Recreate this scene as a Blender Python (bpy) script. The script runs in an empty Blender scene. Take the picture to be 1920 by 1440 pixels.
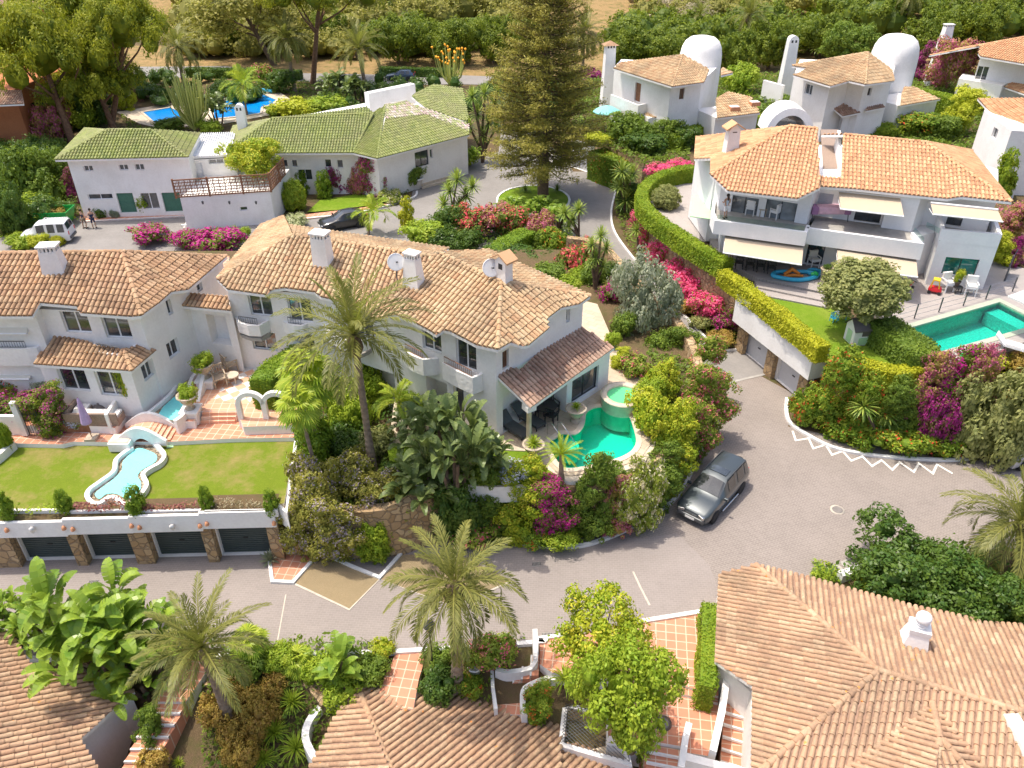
import bpy, bmesh, math, random
import numpy as np
from mathutils import Vector, Matrix
R = math.radians
scene = bpy.context.scene
COL = scene.collection
random.seed(7); RNG = np.random.default_rng(7)
# ---------------- camera, sky, sun, exposure ----------------
PITCH = R(33.5); FOC = 1493.0; HC = 27.5
SP, CP = math.sin(PITCH), math.cos(PITCH)
cd = bpy.data.cameras.new('camera'); cam = bpy.data.objects.new('camera', cd); COL.objects.link(cam)
cam.location = (0, 0, HC); cam.rotation_euler = (R(90) - PITCH, 0, 0)
cd.sensor_width = 36; cd.lens = FOC/1920*36; cd.clip_start = .5; cd.clip_end = 6000
scene.camera = cam
scene.render.resolution_x = 1024; scene.render.resolution_y = 768
SUN_EL = R(70); SUN_AZ = (-0.96, 0.28)     # towards the sun, on the ground
w = bpy.data.worlds.new("World"); scene.world = w; w.use_nodes = True
nt = w.node_tree; bg = nt.nodes['Background']
sky = nt.nodes.new('ShaderNodeTexSky'); sky.sky_type = 'NISHITA'; sky.sun_disc = False
sky.sun_elevation = SUN_EL; sky.sun_rotation = math.atan2(SUN_AZ[0], SUN_AZ[1])
sky.air_density = .8; sky.dust_density = 4.0; sky.ozone_density = .4
nt.links.new(sky.outputs[0], bg.inputs[0]); bg.inputs[1].default_value = 0.15
sd = bpy.data.lights.new('sun', 'SUN'); sd.energy = 2.2; sd.angle = R(0.55); sd.color = (1, .93, .81)
sun = bpy.data.objects.new('sun', sd); COL.objects.link(sun)
_d = Vector((-SUN_AZ[0]*math.cos(SUN_EL), -SUN_AZ[1]*math.cos(SUN_EL), -math.sin(SUN_EL)))
sun.rotation_euler = _d.to_track_quat('-Z', 'Y').to_euler(); sun.location = (-30, 60, 90)
vs = scene.view_settings; vs.view_transform = 'Standard'; vs.look = 'None'; vs.exposure = 0.9; vs.gamma = 1
# ---------------- picture point -> place in the scene ----------------
def ray(u, v):
 x = (u-960)/FOC; y = (v-720)/FOC
 return Vector((x, CP - y*SP, -SP - y*CP))
def P(u, v, z=0.0):
 d = ray(u, v); t = (z-HC)/d.z
 return Vector((d.x*t, d.y*t, z))
CAM = Vector((0, 0, HC))
def onplane(pl, u, v):
 p0, n = pl; d = ray(u, v); t = (p0-CAM).dot(n)/d.dot(n)
 return CAM + d*t
def depth(p): return p.y*CP + (HC-p.z)*SP
def mpp(p): return depth(p)/FOC          # metres per picture pixel
def up(base, v):                          # height over `base` that shows at row v
 y = (v-720)/FOC
 return HC - base.y*(SP+y*CP)/(CP-y*SP)
def proj(p):
 D = depth(p); return (960+FOC*p.x/D, 720+FOC*((HC-p.z)*CP-p.y*SP)/D)
def plane3(a, b, c):
 n = (b-a).cross(c-a).normalized()
 if n.z < 0: n = -n
 return (a, n)
def eplane(e0, e1, k):                    # roof plane rising at slope k behind eave e0-e1 (left to right)
 d = (e1-e0); h = Vector((-d.y, d.x, 0)).normalized()
 return plane3(e0, e1, e0 + h + Vector((0, 0, k)))
# ---------------- objects ----------------
def tagp(o, label=None, cat=None, group=None, kind=None):
 if label: o['label'] = label
 if cat: o['category'] = cat
 if group: o['group'] = group
 if kind: o['kind'] = kind
 return o
def thing(name, loc, label, cat, group=None, rz=0):
 o = bpy.data.objects.new(name, None); COL.objects.link(o); o.location = loc; o.rotation_euler = (0, 0, rz)
 o.empty_display_size = .2
 return tagp(o, label, cat, group)
def rootloc(o):
 if o is None: return Vector((0, 0, 0))
 while o.parent: o = o.parent
 return Vector(o.location)
class MB:
 def __init__(s): s.v = []; s.f = []; s.m = []; s.uv = []; s.hasuv = False; s.mi = 0; s.smooth = []
 def add(s, vs, fs, uv=None, smooth=False):
  b = len(s.v); s.v += [tuple(p) for p in vs]
  for f in fs:
   s.f.append([b+i for i in f]); s.m.append(s.mi); s.smooth.append(smooth)
   s.uv.append(uv if uv else (0, 0))
  if uv: s.hasuv = True
  return s
 def quad(s, a, b, c, d, **k): return s.add([a, b, c, d], [(0, 1, 2, 3)], **k)
 def box(s, c, d, rz=0, tap=1.0, tapy=None):
  cx, cy, cz = c; dx, dy, dz = d[0]/2, d[1]/2, d[2]/2; co, si = math.cos(rz), math.sin(rz)
  tapy = tap if tapy is None else tapy
  vs = []
  for z, t, t2 in ((-dz, 1, 1), (dz, tap, tapy)):
   for x, y in ((-dx, -dy), (dx, -dy), (dx, dy), (-dx, dy)):
    x *= t; y *= t2; vs.append((cx+x*co-y*si, cy+x*si+y*co, cz+z))
  return s.add(vs, [(3, 2, 1, 0), (4, 5, 6, 7), (0, 1, 5, 4), (1, 2, 6, 5), (2, 3, 7, 6), (3, 0, 4, 7)])
 def prism(s, poly, z0, z1, bottom=True):
  n = len(poly); area = sum(poly[i][0]*poly[(i+1) % n][1]-poly[(i+1) % n][0]*poly[i][1] for i in range(n))
  if area < 0: poly = list(poly)[::-1]
  g0 = (lambda i: z0[i]) if isinstance(z0, (list, tuple)) else (lambda i: z0)
  vs = [(p[0], p[1], g0(i)) for i, p in enumerate(poly)]+[(p[0], p[1], z1) for p in poly]
  fs = [(i, (i+1) % n, n+(i+1) % n, n+i) for i in range(n)]+[tuple(range(n, 2*n))]
  if bottom: fs.append(tuple(range(n-1, -1, -1)))
  return s.add(vs, fs)
 def tube(s, pts, r, n=8, cap=True, smooth=True, uv=None):
  pts = [Vector(p) for p in pts]; rs = r if isinstance(r, (list, tuple)) else [r]*len(pts)
  vs = []; m = len(pts)
  for i, p in enumerate(pts):
   t = (pts[min(i+1, m-1)]-pts[max(i-1, 0)]).normalized()
   a = t.cross(Vector((0, 0, 1))) if abs(t.z) < .95 else t.cross(Vector((0, 1, 0)))
   a.normalize(); b = t.cross(a)
   for k in range(n):
    an = 2*math.pi*k/n; vs.append(p+(a*math.cos(an)+b*math.sin(an))*rs[i])
  fs = [(i*n+k, i*n+(k+1) % n, (i+1)*n+(k+1) % n, (i+1)*n+k) for i in range(m-1) for k in range(n)]
  s.add(vs, fs, smooth=smooth, uv=uv)
  if cap: s.add(vs[:n], [tuple(range(n-1, -1, -1))], uv=uv); s.add(vs[-n:], [tuple(range(n))], uv=uv)
  return s
 def lathe(s, prof, c=(0, 0, 0), n=24, sx=1, sy=1, rz=0, smooth=True):
  vs = []; m = len(prof); co, si = math.cos(rz), math.sin(rz)
  for r, z in prof:
   for k in range(n):
    a = 2*math.pi*k/n; x = r*math.cos(a)*sx; y = r*math.sin(a)*sy
    vs.append((c[0]+x*co-y*si, c[1]+x*si+y*co, c[2]+z))
  fs = [(i*n+k, i*n+(k+1) % n, (i+1)*n+(k+1) % n, (i+1)*n+k) for i in range(m-1) for k in range(n)]
  s.add(vs, fs, smooth=smooth)
  if prof[0][0] > 1e-4: s.add(vs[:n], [tuple(range(n-1, -1, -1))])
  if prof[-1][0] > 1e-4: s.add(vs[-n:], [tuple(range(n))])
  return s
 def ribbon(s, pts, wid, z0, z1, closed=False):
  """a wall of thickness wid along a plan path; z0,z1 scalars or per-point lists"""
  pts = [Vector((p[0], p[1], 0)) for p in pts]; n = len(pts); L = []; Rr = []
  for i, p in enumerate(pts):
   if closed: a = pts[i-1]; b = pts[(i+1) % n]
   else: a = pts[max(i-1, 0)]; b = pts[min(i+1, n-1)]
   d1 = (p-a); d2 = (b-p)
   d1 = d1.normalized() if d1.length > 1e-6 else d2.normalized(); d2 = d2.normalized() if d2.length > 1e-6 else d1
   t = (d1+d2).normalized(); nn = Vector((-t.y, t.x, 0)); k = max(.5, nn.dot(Vector((-d1.y, d1.x, 0))))
   L.append(p+nn*wid/2/k); Rr.append(p-nn*wid/2/k)
  Z0 = z0 if isinstance(z0, list) else [z0]*n; Z1 = z1 if isinstance(z1, list) else [z1]*n
  vs = []
  for i in range(n):
   vs += [(L[i].x, L[i].y, Z0[i]), (L[i].x, L[i].y, Z1[i]), (Rr[i].x, Rr[i].y, Z1[i]), (Rr[i].x, Rr[i].y, Z0[i])]
  fs = []
  for i in range(n if closed else n-1):
   a = i*4; b = ((i+1) % n)*4
   fs += [(a, b, b+1, a+1), (a+1, b+1, b+2, a+2), (a+2, b+2, b+3, a+3)]
  if not closed: fs += [(0, 1, 2, 3), (4*n-1, 4*n-2, 4*n-3, 4*n-4)]
  return s.add(vs, fs)
 def build(s, name, mats, parent=None, bevel=0, tri=False):
  if not isinstance(mats, (list, tuple)): mats = [mats]
  me = bpy.data.meshes.new(name); off = rootloc(parent)
  me.from_pydata([(a-off.x, b-off.y, c-off.z) for a, b, c in s.v], [], s.f)
  for m in mats: me.materials.append(m)
  me.polygons.foreach_set('material_index', s.m); me.polygons.foreach_set('use_smooth', s.smooth)
  if s.hasuv:
   uvl = me.uv_layers.new(name='UVMap'); arr = []
   for i, f in enumerate(s.f): arr += list(s.uv[i])*len(f)
   uvl.data.foreach_set('uv', arr)
  me.update()
  o = bpy.data.objects.new(name, me); COL.objects.link(o)
  if parent: o.parent = parent
  if bevel:
   md = o.modifiers.new('b', 'BEVEL'); md.width = bevel; md.segments = 2; md.limit_method = 'ANGLE'
  return o
def sheet(name, poly, z, mat, kind='structure', parent=None):
 """flat polygon, properly triangulated"""
 bm = bmesh.new(); vs = [bm.verts.new((p[0], p[1], z)) for p in poly]; f = bm.faces.new(vs)
 f.normal_update()
 if f.normal.z < 0: f.normal_flip()
 bmesh.ops.triangulate(bm, faces=[f])
 me = bpy.data.meshes.new(name); off = rootloc(parent)
 bm.to_mesh(me); bm.free(); me.transform(Matrix.Translation(-off)); me.materials.append(mat)
 o = bpy.data.objects.new(name, me); COL.objects.link(o)
 if kind and not parent: o['kind'] = kind
 if parent: o.parent = parent
 return o
def smoothpx(pts, n=4, closed=False):
 """Catmull-Rom through points (tuples of any length)"""
 pts = [tuple(p) for p in pts]; N = len(pts); out = []
 rng = range(N if closed else N-1)
 for i in rng:
  p0 = pts[(i-1) % N] if closed or i > 0 else pts[0]; p1 = pts[i]; p2 = pts[(i+1) % N]
  p3 = pts[(i+2) % N] if closed or i < N-2 else pts[-1]
  for k in range(n):
   t = k/n
   out.append(tuple(.5*((2*b)+(-a+c)*t+(2*a-5*b+4*c-d)*t*t+(-a+3*b-3*c+d)*t**3) for a, b, c, d in zip(p0, p1, p2, p3)))
 if not closed: out.append(pts[-1])
 return out
# ---------------- materials ----------------
def newmat(name):
 m = bpy.data.materials.new(name); m.use_nodes = True; t = m.node_tree
 b = t.nodes['Principled BSDF']; return m, t, b
def N(t, kind, **k):
 n = t.nodes.new(kind)
 for a, b in k.items():
  if a.startswith('i_'):
   key = a[2:]; key = int(key) if key.isdigit() else key.replace('_', ' ')
   n.inputs[key].default_value = b
  else: setattr(n, a, b)
 return n
def ramp(t, stops, interp='LINEAR'):
 n = t.nodes.new('ShaderNodeValToRGB'); r = n.color_ramp; r.interpolation = interp
 while len(r.elements) < len(stops): r.elements.new(.5)
 for e, (p, c) in zip(r.elements, stops): e.position = p; e.color = (*c, 1)
 return n
def mixc(t, fac, a, b, mode='MIX'):
 n = t.nodes.new('ShaderNodeMix'); n.data_type = 'RGBA'; n.blend_type = mode
 for sock, val in ((n.inputs[0], fac), (n.inputs[6], a), (n.inputs[7], b)):
  if isinstance(val, (int, float)): sock.default_value = val
  elif isinstance(val, tuple): sock.default_value = (*val[:3], 1)
  else: t.links.new(val, sock)
 return n.outputs[2]
def mth(t, op, a, b=0.0, clamp=False):
 n = t.nodes.new('ShaderNodeMath'); n.operation = op; n.use_clamp = clamp
 for sock, val in ((n.inputs[0], a), (n.inputs[1], b)):
  if isinstance(val, (int, float)): sock.default_value = val
  else: t.links.new(val, sock)
 return n.outputs[0]
def pos(t): return N(t, 'ShaderNodeNewGeometry').outputs['Position']
def noise(t, scale, detail=4, vec=None, rough=.55):
 n = N(t, 'ShaderNodeTexNoise'); n.inputs['Scale'].default_value = scale; n.inputs['Detail'].default_value = detail
 n.inputs['Roughness'].default_value = rough
 t.links.new(vec if vec is not None else pos(t), n.inputs['Vector']); return n.outputs['Fac']
def bump(t, b, h, dist=.02, strength=.5):
 n = N(t, 'ShaderNodeBump'); n.inputs['Distance'].default_value = dist; n.inputs['Strength'].default_value = strength
 t.links.new(h, n.inputs['Height']); t.links.new(n.outputs[0], b.inputs['Normal'])
def simple(name, col, rough=.6, metal=0, var=0.12, scale=6, spec=.5, bmp=0):
 m, t, b = newmat(name); b.inputs['Roughness'].default_value = rough; b.inputs['Metallic'].default_value = metal
 b.inputs['Specular IOR Level'].default_value = spec
 nz = noise(t, scale); r = ramp(t, [(.3, tuple(c*(1-var) for c in col)), (.7, tuple(min(1, c*(1+var)) for c in col))])
 t.links.new(nz, r.inputs[0]); t.links.new(r.outputs[0], b.inputs['Base Color'])
 if bmp: bump(t, b, noise(t, scale*4), .02, bmp)
 return m
M = {}
def plaster(name, c, c2, bscale=9, bs=.35):
 m, t, b = newmat(name); b.inputs['Roughness'].default_value = .85; b.inputs['Specular IOR Level'].default_value = .2
 n1 = noise(t, .55, 5); n2 = noise(t, 7, 4)
 mp = N(t, 'ShaderNodeMapping'); mp.inputs['Scale'].default_value = (2.2, 2.2, .25); t.links.new(pos(t), mp.inputs[0])
 n3 = noise(t, 1.6, 5, mp.outputs[0], .65)
 f = mth(t, 'ADD', mth(t, 'MULTIPLY', n1, .6), mth(t, 'ADD', mth(t, 'MULTIPLY', n2, .28), mth(t, 'MULTIPLY', n3, .16)))
 r = ramp(t, [(.40, c2), (.60, c)]); t.links.new(f, r.inputs[0]); t.links.new(r.outputs[0], b.inputs['Base Color'])
 bump(t, b, noise(t, bscale, 3), .03, bs); return m
M['white'] = plaster('white_plaster', (.87, .85, .82), (.77, .745, .71))
M['rwhite'] = plaster('rough_white_plaster', (.87, .85, .82), (.75, .73, .70), 4.5, .9)
M['smooth'] = plaster('smooth_white_render', (.85, .84, .83), (.77, .765, .76), 20, .12)
M['orange'] = plaster('orange_plaster', (.52, .20, .09), (.42, .15, .07))
def tilemat(name, cols, lichen=.3, dirt=(.16, .10, .06), dirtamt=.5):
 m, t, b = newmat(name); b.inputs['Roughness'].default_value = .8; b.inputs['Specular IOR Level'].default_value = .25
 uv = N(t, 'ShaderNodeUVMap').outputs[0]
 wn = N(t, 'ShaderNodeTexWhiteNoise'); wn.noise_dimensions = '2D'; t.links.new(uv, wn.inputs['Vector'])
 r = ramp(t, [(i/(len(cols)-1), c) for i, c in enumerate(cols)]); t.links.new(wn.outputs['Value'], r.inputs[0])
 n1 = noise(t, .45, 5, None, .6); n2 = noise(t, 9, 5, None, .7)
 f = mth(t, 'ADD', mth(t, 'MULTIPLY', n1, .6), mth(t, 'MULTIPLY', n2, .5))
 rr = ramp(t, [(.50, (0, 0, 0)), (.68, (1, 1, 1))]); t.links.new(f, rr.inputs[0])
 col = mixc(t, mth(t, 'MULTIPLY', rr.outputs[0], dirtamt), r.outputs[0], dirt)
 if lichen:
  vo = N(t, 'ShaderNodeTexVoronoi'); vo.inputs['Scale'].default_value = 2.1; t.links.new(pos(t), vo.inputs[0])
  n3 = noise(t, 14, 4)
  lf = mth(t, 'LESS_THAN', mth(t, 'ADD', vo.outputs['Distance'], mth(t, 'MULTIPLY', n3, .25)), .22)
  lf = mth(t, 'MULTIPLY', lf, mth(t, 'GREATER_THAN', noise(t, .8, 2), .46))
  col = mixc(t, mth(t, 'MULTIPLY', lf, lichen), col, (.75, .28, .05))
 t.links.new(col, b.inputs['Base Color']); bump(t, b, n2, .015, .5); return m
M['tileA'] = tilemat('weathered_barrel_tiles', [(.27, .15, .09), (.50, .31, .17), (.39, .23, .13), (.58, .40, .24), (.42, .24, .14), (.54, .37, .23)], .35, (.15, .11, .07), .6)
M['tileC'] = tilemat('sunbleached_barrel_tiles', [(0.414, 0.267, 0.147), (0.58, 0.423, 0.248), (0.488, 0.322, 0.175), (0.616, 0.478, 0.294), (0.46, 0.258, 0.138), (0.552, 0.396, 0.23)], .35, (.16, .12, .08), .6)
M['tileD'] = tilemat('new_terracotta_barrel_tiles', [(0.639, 0.376, 0.188), (0.498, 0.235, 0.122), (0.667, 0.451, 0.244), (0.573, 0.301, 0.16), (0.649, 0.414, 0.226), (0.461, 0.216, 0.113)], .0, (.34, .19, .09), .22)
M['tileR'] = tilemat('reddish_barrel_tiles', [(.36, .20, .14), (.50, .33, .24), (.42, .25, .17), (.55, .39, .29), (.40, .25, .18)], .12, (.13, .09, .07), .55)
M['tileB'] = tilemat('pinkish_barrel_tiles', [(0.44, 0.255, 0.15), (0.546, 0.361, 0.22), (0.422, 0.255, 0.158), (0.581, 0.414, 0.264), (0.387, 0.229, 0.141), (0.51, 0.317, 0.194)], .8, (.16, .12, .08), .6)
M['tileG'] = tilemat('green_glazed_tiles', [(.17, .21, .045), (.27, .30, .08), (.21, .25, .06), (.34, .36, .13), (.14, .18, .045)], 0, (.22, .20, .10), .75)
M['tileP'] = tilemat('faded_green_glazed_tiles', [(.62, .50, .50), (.34, .40, .12), (.72, .60, .60), (.24, .34, .07), (.55, .36, .40)], 0, (.45, .34, .34), .4)
M['tileG'].node_tree.nodes['Principled BSDF'].inputs['Roughness'].default_value = .35
def brick(name, c1, c2, mort, bw, bh, ms=.02, off=.5, rot=0, rough=.8, var=.25, bias=0, bmp=.3):
 m, t, b = newmat(name); b.inputs['Roughness'].default_value = rough; b.inputs['Specular IOR Level'].default_value = .3
 mp = N(t, 'ShaderNodeMapping'); mp.inputs['Rotation'].default_value = (0, 0, rot); t.links.new(pos(t), mp.inputs[0])
 br = N(t, 'ShaderNodeTexBrick'); br.offset = off; br.inputs['Scale'].default_value = 1
 br.inputs['Brick Width'].default_value = bw; br.inputs['Row Height'].default_value = bh
 br.inputs['Mortar Size'].default_value = ms; br.inputs['Mortar Smooth'].default_value = .2; br.inputs['Bias'].default_value = bias
 br.inputs['Color1'].default_value = (*c1, 1); br.inputs['Color2'].default_value = (*c2, 1); br.inputs['Mortar'].default_value = (*mort, 1)
 t.links.new(mp.outputs[0], br.inputs['Vector'])
 n1 = noise(t, .35, 6, None, .65); n2 = noise(t, 3.5, 5, None, .7)
 f = mth(t, 'ADD', mth(t, 'MULTIPLY', n1, .65), mth(t, 'MULTIPLY', n2, .35))
 r = ramp(t, [(.35, (1-var,)*3), (.62, (1.0, 1.0, 1.0))]); t.links.new(f, r.inputs[0])
 t.links.new(mixc(t, 1.0, br.outputs['Color'], r.outputs[0], 'MULTIPLY'), b.inputs['Base Color'])
 if bmp: bump(t, b, br.outputs['Fac'], -.01, bmp)
 return m
M['paver'] = brick('road_pavers', (.275, .235, .208), (.245, .208, .184), (.33, .288, .255), .26, .13, .016, .5, R(28), var=.16)
M['paver2'] = brick('street_pavers', (.295, .255, .232), (.275, .238, .215), (.33, .29, .265), .24, .12, .013, .5, R(4), var=.13)
M['asphalt'] = brick('upper_drive_paving', (.28, .262, .245), (.262, .245, .23), (.30, .28, .262), .3, .15, .01, .5, R(40), var=.2)
M['terra'] = brick('terracotta_floor_tiles', (.66, .29, .18), (.60, .25, .15), (.72, .52, .38), .42, .42, .022, 0, R(8), var=.15)
M['terra2'] = brick('pale_terracotta_tiles', (.76, .42, .27), (.70, .36, .23), (.78, .58, .44), .45, .45, .022, 0, R(-2), var=.14)
M['deck'] = brick('grey_deck_boards', (.42, .375, .35), (.39, .35, .325), (.27, .24, .22), 2.4, .16, .012, .5, R(-14), var=.1)
M['stonepave'] = brick('travertine_paving', (.60, .49, .36), (.54, .43, .31), (.44, .35, .26), .6, .4, .014, .5, R(35), var=.2)
M['block'] = brick('white_blockwork', (.80, .80, .79), (.76, .77, .76), (.66, .68, .68), .9, .35, .012, .5, 0, var=.15)
M['check'] = None
def checkmat():
 m, t, b = newmat('checkered_floor_tiles'); b.inputs['Roughness'].default_value = .6
 mp = N(t, 'ShaderNodeMapping'); mp.inputs['Rotation'].default_value = (0, 0, R(50)); t.links.new(pos(t), mp.inputs[0])
 c = N(t, 'ShaderNodeTexChecker'); c.inputs['Scale'].default_value = 2.0; t.links.new(mp.outputs[0], c.inputs[0])
 c.inputs['Color1'].default_value = (.80, .76, .72, 1); c.inputs['Color2'].default_value = (.72, .42, .27, 1)
 t.links.new(mixc(t, noise(t, 5), c.outputs[0], (.7, .58, .48)), b.inputs['Base Color']) if False else t.links.new(c.outputs[0], b.inputs['Base Color'])
 return m
M['check'] = checkmat()
def stone(name, scale=2.6, cols=((.34, .21, .10), (.52, .36, .19), (.42, .28, .15), (.60, .45, .27)), mort=(.30, .22, .14)):
 m, t, b = newmat(name); b.inputs['Roughness'].default_value = .9; b.inputs['Specular IOR Level'].default_value = .2
 nd = N(t, 'ShaderNodeTexNoise'); nd.inputs['Scale'].default_value = 3; t.links.new(pos(t), nd.inputs[0])
 wp = N(t, 'ShaderNodeVectorMath'); wp.operation = 'MULTIPLY_ADD'; t.links.new(nd.outputs['Color'], wp.inputs[0])
 wp.inputs[1].default_value = (.25, .25, .25); t.links.new(pos(t), wp.inputs[2])
 v = N(t, 'ShaderNodeTexVoronoi'); v.inputs['Scale'].default_value = scale; t.links.new(wp.outputs[0], v.inputs[0])
 e = N(t, 'ShaderNodeTexVoronoi'); e.feature = 'DISTANCE_TO_EDGE'; e.inputs['Scale'].default_value = scale; t.links.new(wp.outputs[0], e.inputs[0])
 sx = N(t, 'ShaderNodeSeparateColor'); t.links.new(v.outputs['Color'], sx.inputs[0])
 r = ramp(t, [(i/(len(cols)-1), c) for i, c in enumerate(cols)]); t.links.new(sx.outputs[0], r.inputs[0])
 er = ramp(t, [(.02, (0, 0, 0)), (.09, (1, 1, 1))]); t.links.new(e.outputs['Distance'], er.inputs[0])
 c = mixc(t, er.outputs[0], mort, r.outputs[0]); c = mixc(t, mth(t, 'MULTIPLY', noise(t, 9, 5), .5), c, (.22, .16, .10))
 t.links.new(c, b.inputs['Base Color']); bump(t, b, er.outputs[0], .06, .8); return m
M['stone'] = stone('rubble_stone')
M['cobble'] = stone('rounded_cobbles', 4.5, ((.30, .24, .17), (.48, .38, .25), (.38, .32, .24), (.58, .50, .38)), (.12, .09, .06))
def lawn(name, c1, c2, dry, dryamt):
 m, t, b = newmat(name); b.inputs['Roughness'].default_value = .9; b.inputs['Specular IOR Level'].default_value = .1
 r = ramp(t, [(.3, c1), (.7, c2)]); t.links.new(noise(t, 22, 5, None, .8), r.inputs[0])
 big = ramp(t, [(.46, (0, 0, 0)), (.64, (1, 1, 1))]); t.links.new(noise(t, .6, 8, None, .75), big.inputs[0])
 c = mixc(t, mth(t, 'MULTIPLY', big.outputs[0], dryamt), r.outputs[0], dry)
 c = mixc(t, mth(t, 'MULTIPLY', noise(t, 2.2, 4), .5), c, tuple(x*.78 for x in c1))
 t.links.new(c, b.inputs['Base Color']); bump(t, b, noise(t, 40, 3), .05, .8); return m
M['lawn'] = lawn('sunlit_lawn', (.13, .19, .015), (.23, .29, .03), (.36, .27, .11), .9)
M['lawn2'] = lawn('lush_lawn', (.13, .23, .012), (.22, .33, .03), (.30, .34, .06), .6)
M['soil'] = lawn('garden_soil', (.13, .09, .05), (.20, .14, .08), (.09, .11, .03), .8)
M['dry'] = lawn('dry_grass_ground', (.30, .20, .09), (.42, .28, .13), (.13, .14, .04), .95)
M['gravel'] = lawn('tan_gravel', (.30, .23, .13), (.40, .31, .19), (.34, .27, .17), .4)
def glass(name, tint=(.02, .025, .03), rough=.06):
 m, t, b = newmat(name); b.inputs['Roughness'].default_value = rough; b.inputs['Specular IOR Level'].default_value = .9
 n = noise(t, .9, 3); r = ramp(t, [(.35, tint), (.7, tuple(c*3+.02 for c in tint))]); t.links.new(n, r.inputs[0])
 t.links.new(r.outputs[0], b.inputs['Base Color']); b.inputs['Coat Weight'].default_value = .6; b.inputs['Coat Roughness'].default_value = .02
 return m
M['glass'] = glass('dark_window_glass'); M['glassT'] = glass('teal_window_glass', (.004, .075, .06))
M['glassW'] = glass('curtained_window_glass', (.09, .10, .105))
def clear(name, tint=(.72, .88, .84), op=.25):
 m, t, b = newmat(name); out = t.nodes['Material Output']; t.nodes.remove(b)
 tr = N(t, 'ShaderNodeBsdfTransparent'); tr.inputs[0].default_value = (*tint, 1)
 gl = N(t, 'ShaderNodeBsdfGlossy'); gl.inputs['Roughness'].default_value = .03
 fr = N(t, 'ShaderNodeFresnel'); mx = N(t, 'ShaderNodeMixShader')
 t.links.new(mth(t, 'MULTIPLY', fr.outputs[0], 1.2, True), mx.inputs[0]); t.links.new(tr.outputs[0], mx.inputs[1]); t.links.new(gl.outputs[0], mx.inputs[2])
 t.links.new(mx.outputs[0], out.inputs[0]); return m
M['balglass'] = clear('clear_balustrade_glass')
def water(name, tint, rip=.25, scale=2.5):
 m, t, b = newmat(name); out = t.nodes['Material Output']; t.nodes.remove(b)
 tr = N(t, 'ShaderNodeBsdfTransparent'); tr.inputs[0].default_value = (*tint, 1)
 gl = N(t, 'ShaderNodeBsdfGlossy'); gl.inputs['Roughness'].default_value = .04
 fr = N(t, 'ShaderNodeFresnel'); fr.inputs[0].default_value = 1.33; mx = N(t, 'ShaderNodeMixShader')
 bp = N(t, 'ShaderNodeBump'); bp.inputs['Distance'].default_value = .08; bp.inputs['Strength'].default_value = rip
 t.links.new(noise(t, scale, 4), bp.inputs['Height']); t.links.new(bp.outputs[0], gl.inputs['Normal']); t.links.new(bp.outputs[0], fr.inputs['Normal'])
 t.links.new(fr.outputs[0], mx.inputs[0]); t.links.new(tr.outputs[0], mx.inputs[1]); t.links.new(gl.outputs[0], mx.inputs[2])
 t.links.new(mx.outputs[0], out.inputs[0]); return m
M['waterC'] = water('green_pool_water', (.38, .97, .88)); M['waterR'] = water('teal_pool_water', (.45, .92, .86), .5, 3)
M['waterS'] = water('spa_water', (.45, .95, .60)); M['waterL'] = water('pale_stream_water', (.72, .97, .98), .1)
M['waterB'] = water('blue_pool_water', (.25, .75, .95), .6, 3)
def basin(name, c, ts=.0):
 m, t, b = newmat(name); b.inputs['Roughness'].default_value = .5
 v = N(t, 'ShaderNodeTexVoronoi'); v.feature = 'DISTANCE_TO_EDGE'; v.inputs['Scale'].default_value = 1.7
 nd = N(t, 'ShaderNodeTexNoise'); nd.inputs['Scale'].default_value = 1.6; t.links.new(pos(t), nd.inputs[0])
 wp = N(t, 'ShaderNodeVectorMath'); wp.operation = 'MULTIPLY_ADD'; t.links.new(nd.outputs['Color'], wp.inputs[0]); wp.inputs[1].default_value = (1, 1, 1); t.links.new(pos(t), wp.inputs[2])
 n2 = noise(t, 9, 4, None, .7)
 r = ramp(t, [(.35, tuple(x*(1-ts) for x in c)), (.65, tuple(min(1, x*(1+ts)) for x in c))]); t.links.new(n2, r.inputs[0])
 t.links.new(r.outputs[0], b.inputs['Base Color']); return m
M['basinC'] = basin('green_pool_lining', (.03, .66, .50), .05); M['basinR'] = basin('teal_pool_mosaic', (.05, .54, .46), .3)
M['basinS'] = basin('spa_lining', (.12, .62, .25), .05); M['basinL'] = basin('pale_blue_lining', (.47, .84, .84), .04)
M['basinB'] = basin('blue_pool_mosaic', (.03, .42, .72), .25)
M['coping'] = simple('pool_coping', (.62, .52, .40), .7, var=.15, scale=3); M['copingG'] = simple('green_stone_coping', (.40, .44, .34), .7, var=.1)
M['kerb'] = simple('white_painted_kerb', (.76, .75, .73), .8, var=.12, scale=3, bmp=.3)
M['kerb2'] = simple('worn_concrete_edge', (.52, .46, .38), .85, var=.15, scale=4)
M['paintline'] = simple('worn_white_road_paint', (.78, .74, .66), .7, var=.1, scale=8)
M['black'] = simple('black_metal', (.03, .03, .032), .45); M['dgrey'] = simple('dark_grey_metal', (.10, .105, .11), .4, .3)
M['steel'] = simple('brushed_steel', (.6, .6, .6), .25, 1, .05); M['wmetal'] = simple('white_metal', (.8, .8, .8), .35, var=.03)
M['garagedoor'] = simple('dark_green_garage_paint', (.062, .082, .078), .5, var=.1); M['garagew'] = simple('grey_white_garage_paint', (.60, .61, .64), .5, var=.04)
M['greendoor'] = simple('green_painted_wood', (.05, .16, .11), .5); M['wood'] = simple('brown_stained_wood', (.26, .12, .06), .7, var=.25, scale=5)
M['teak'] = simple('weathered_teak', (.48, .38, .27), .7, var=.2); M['awning'] = simple('beige_awning_fabric', (.52, .42, .30), .9, var=.02, scale=2)
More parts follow.
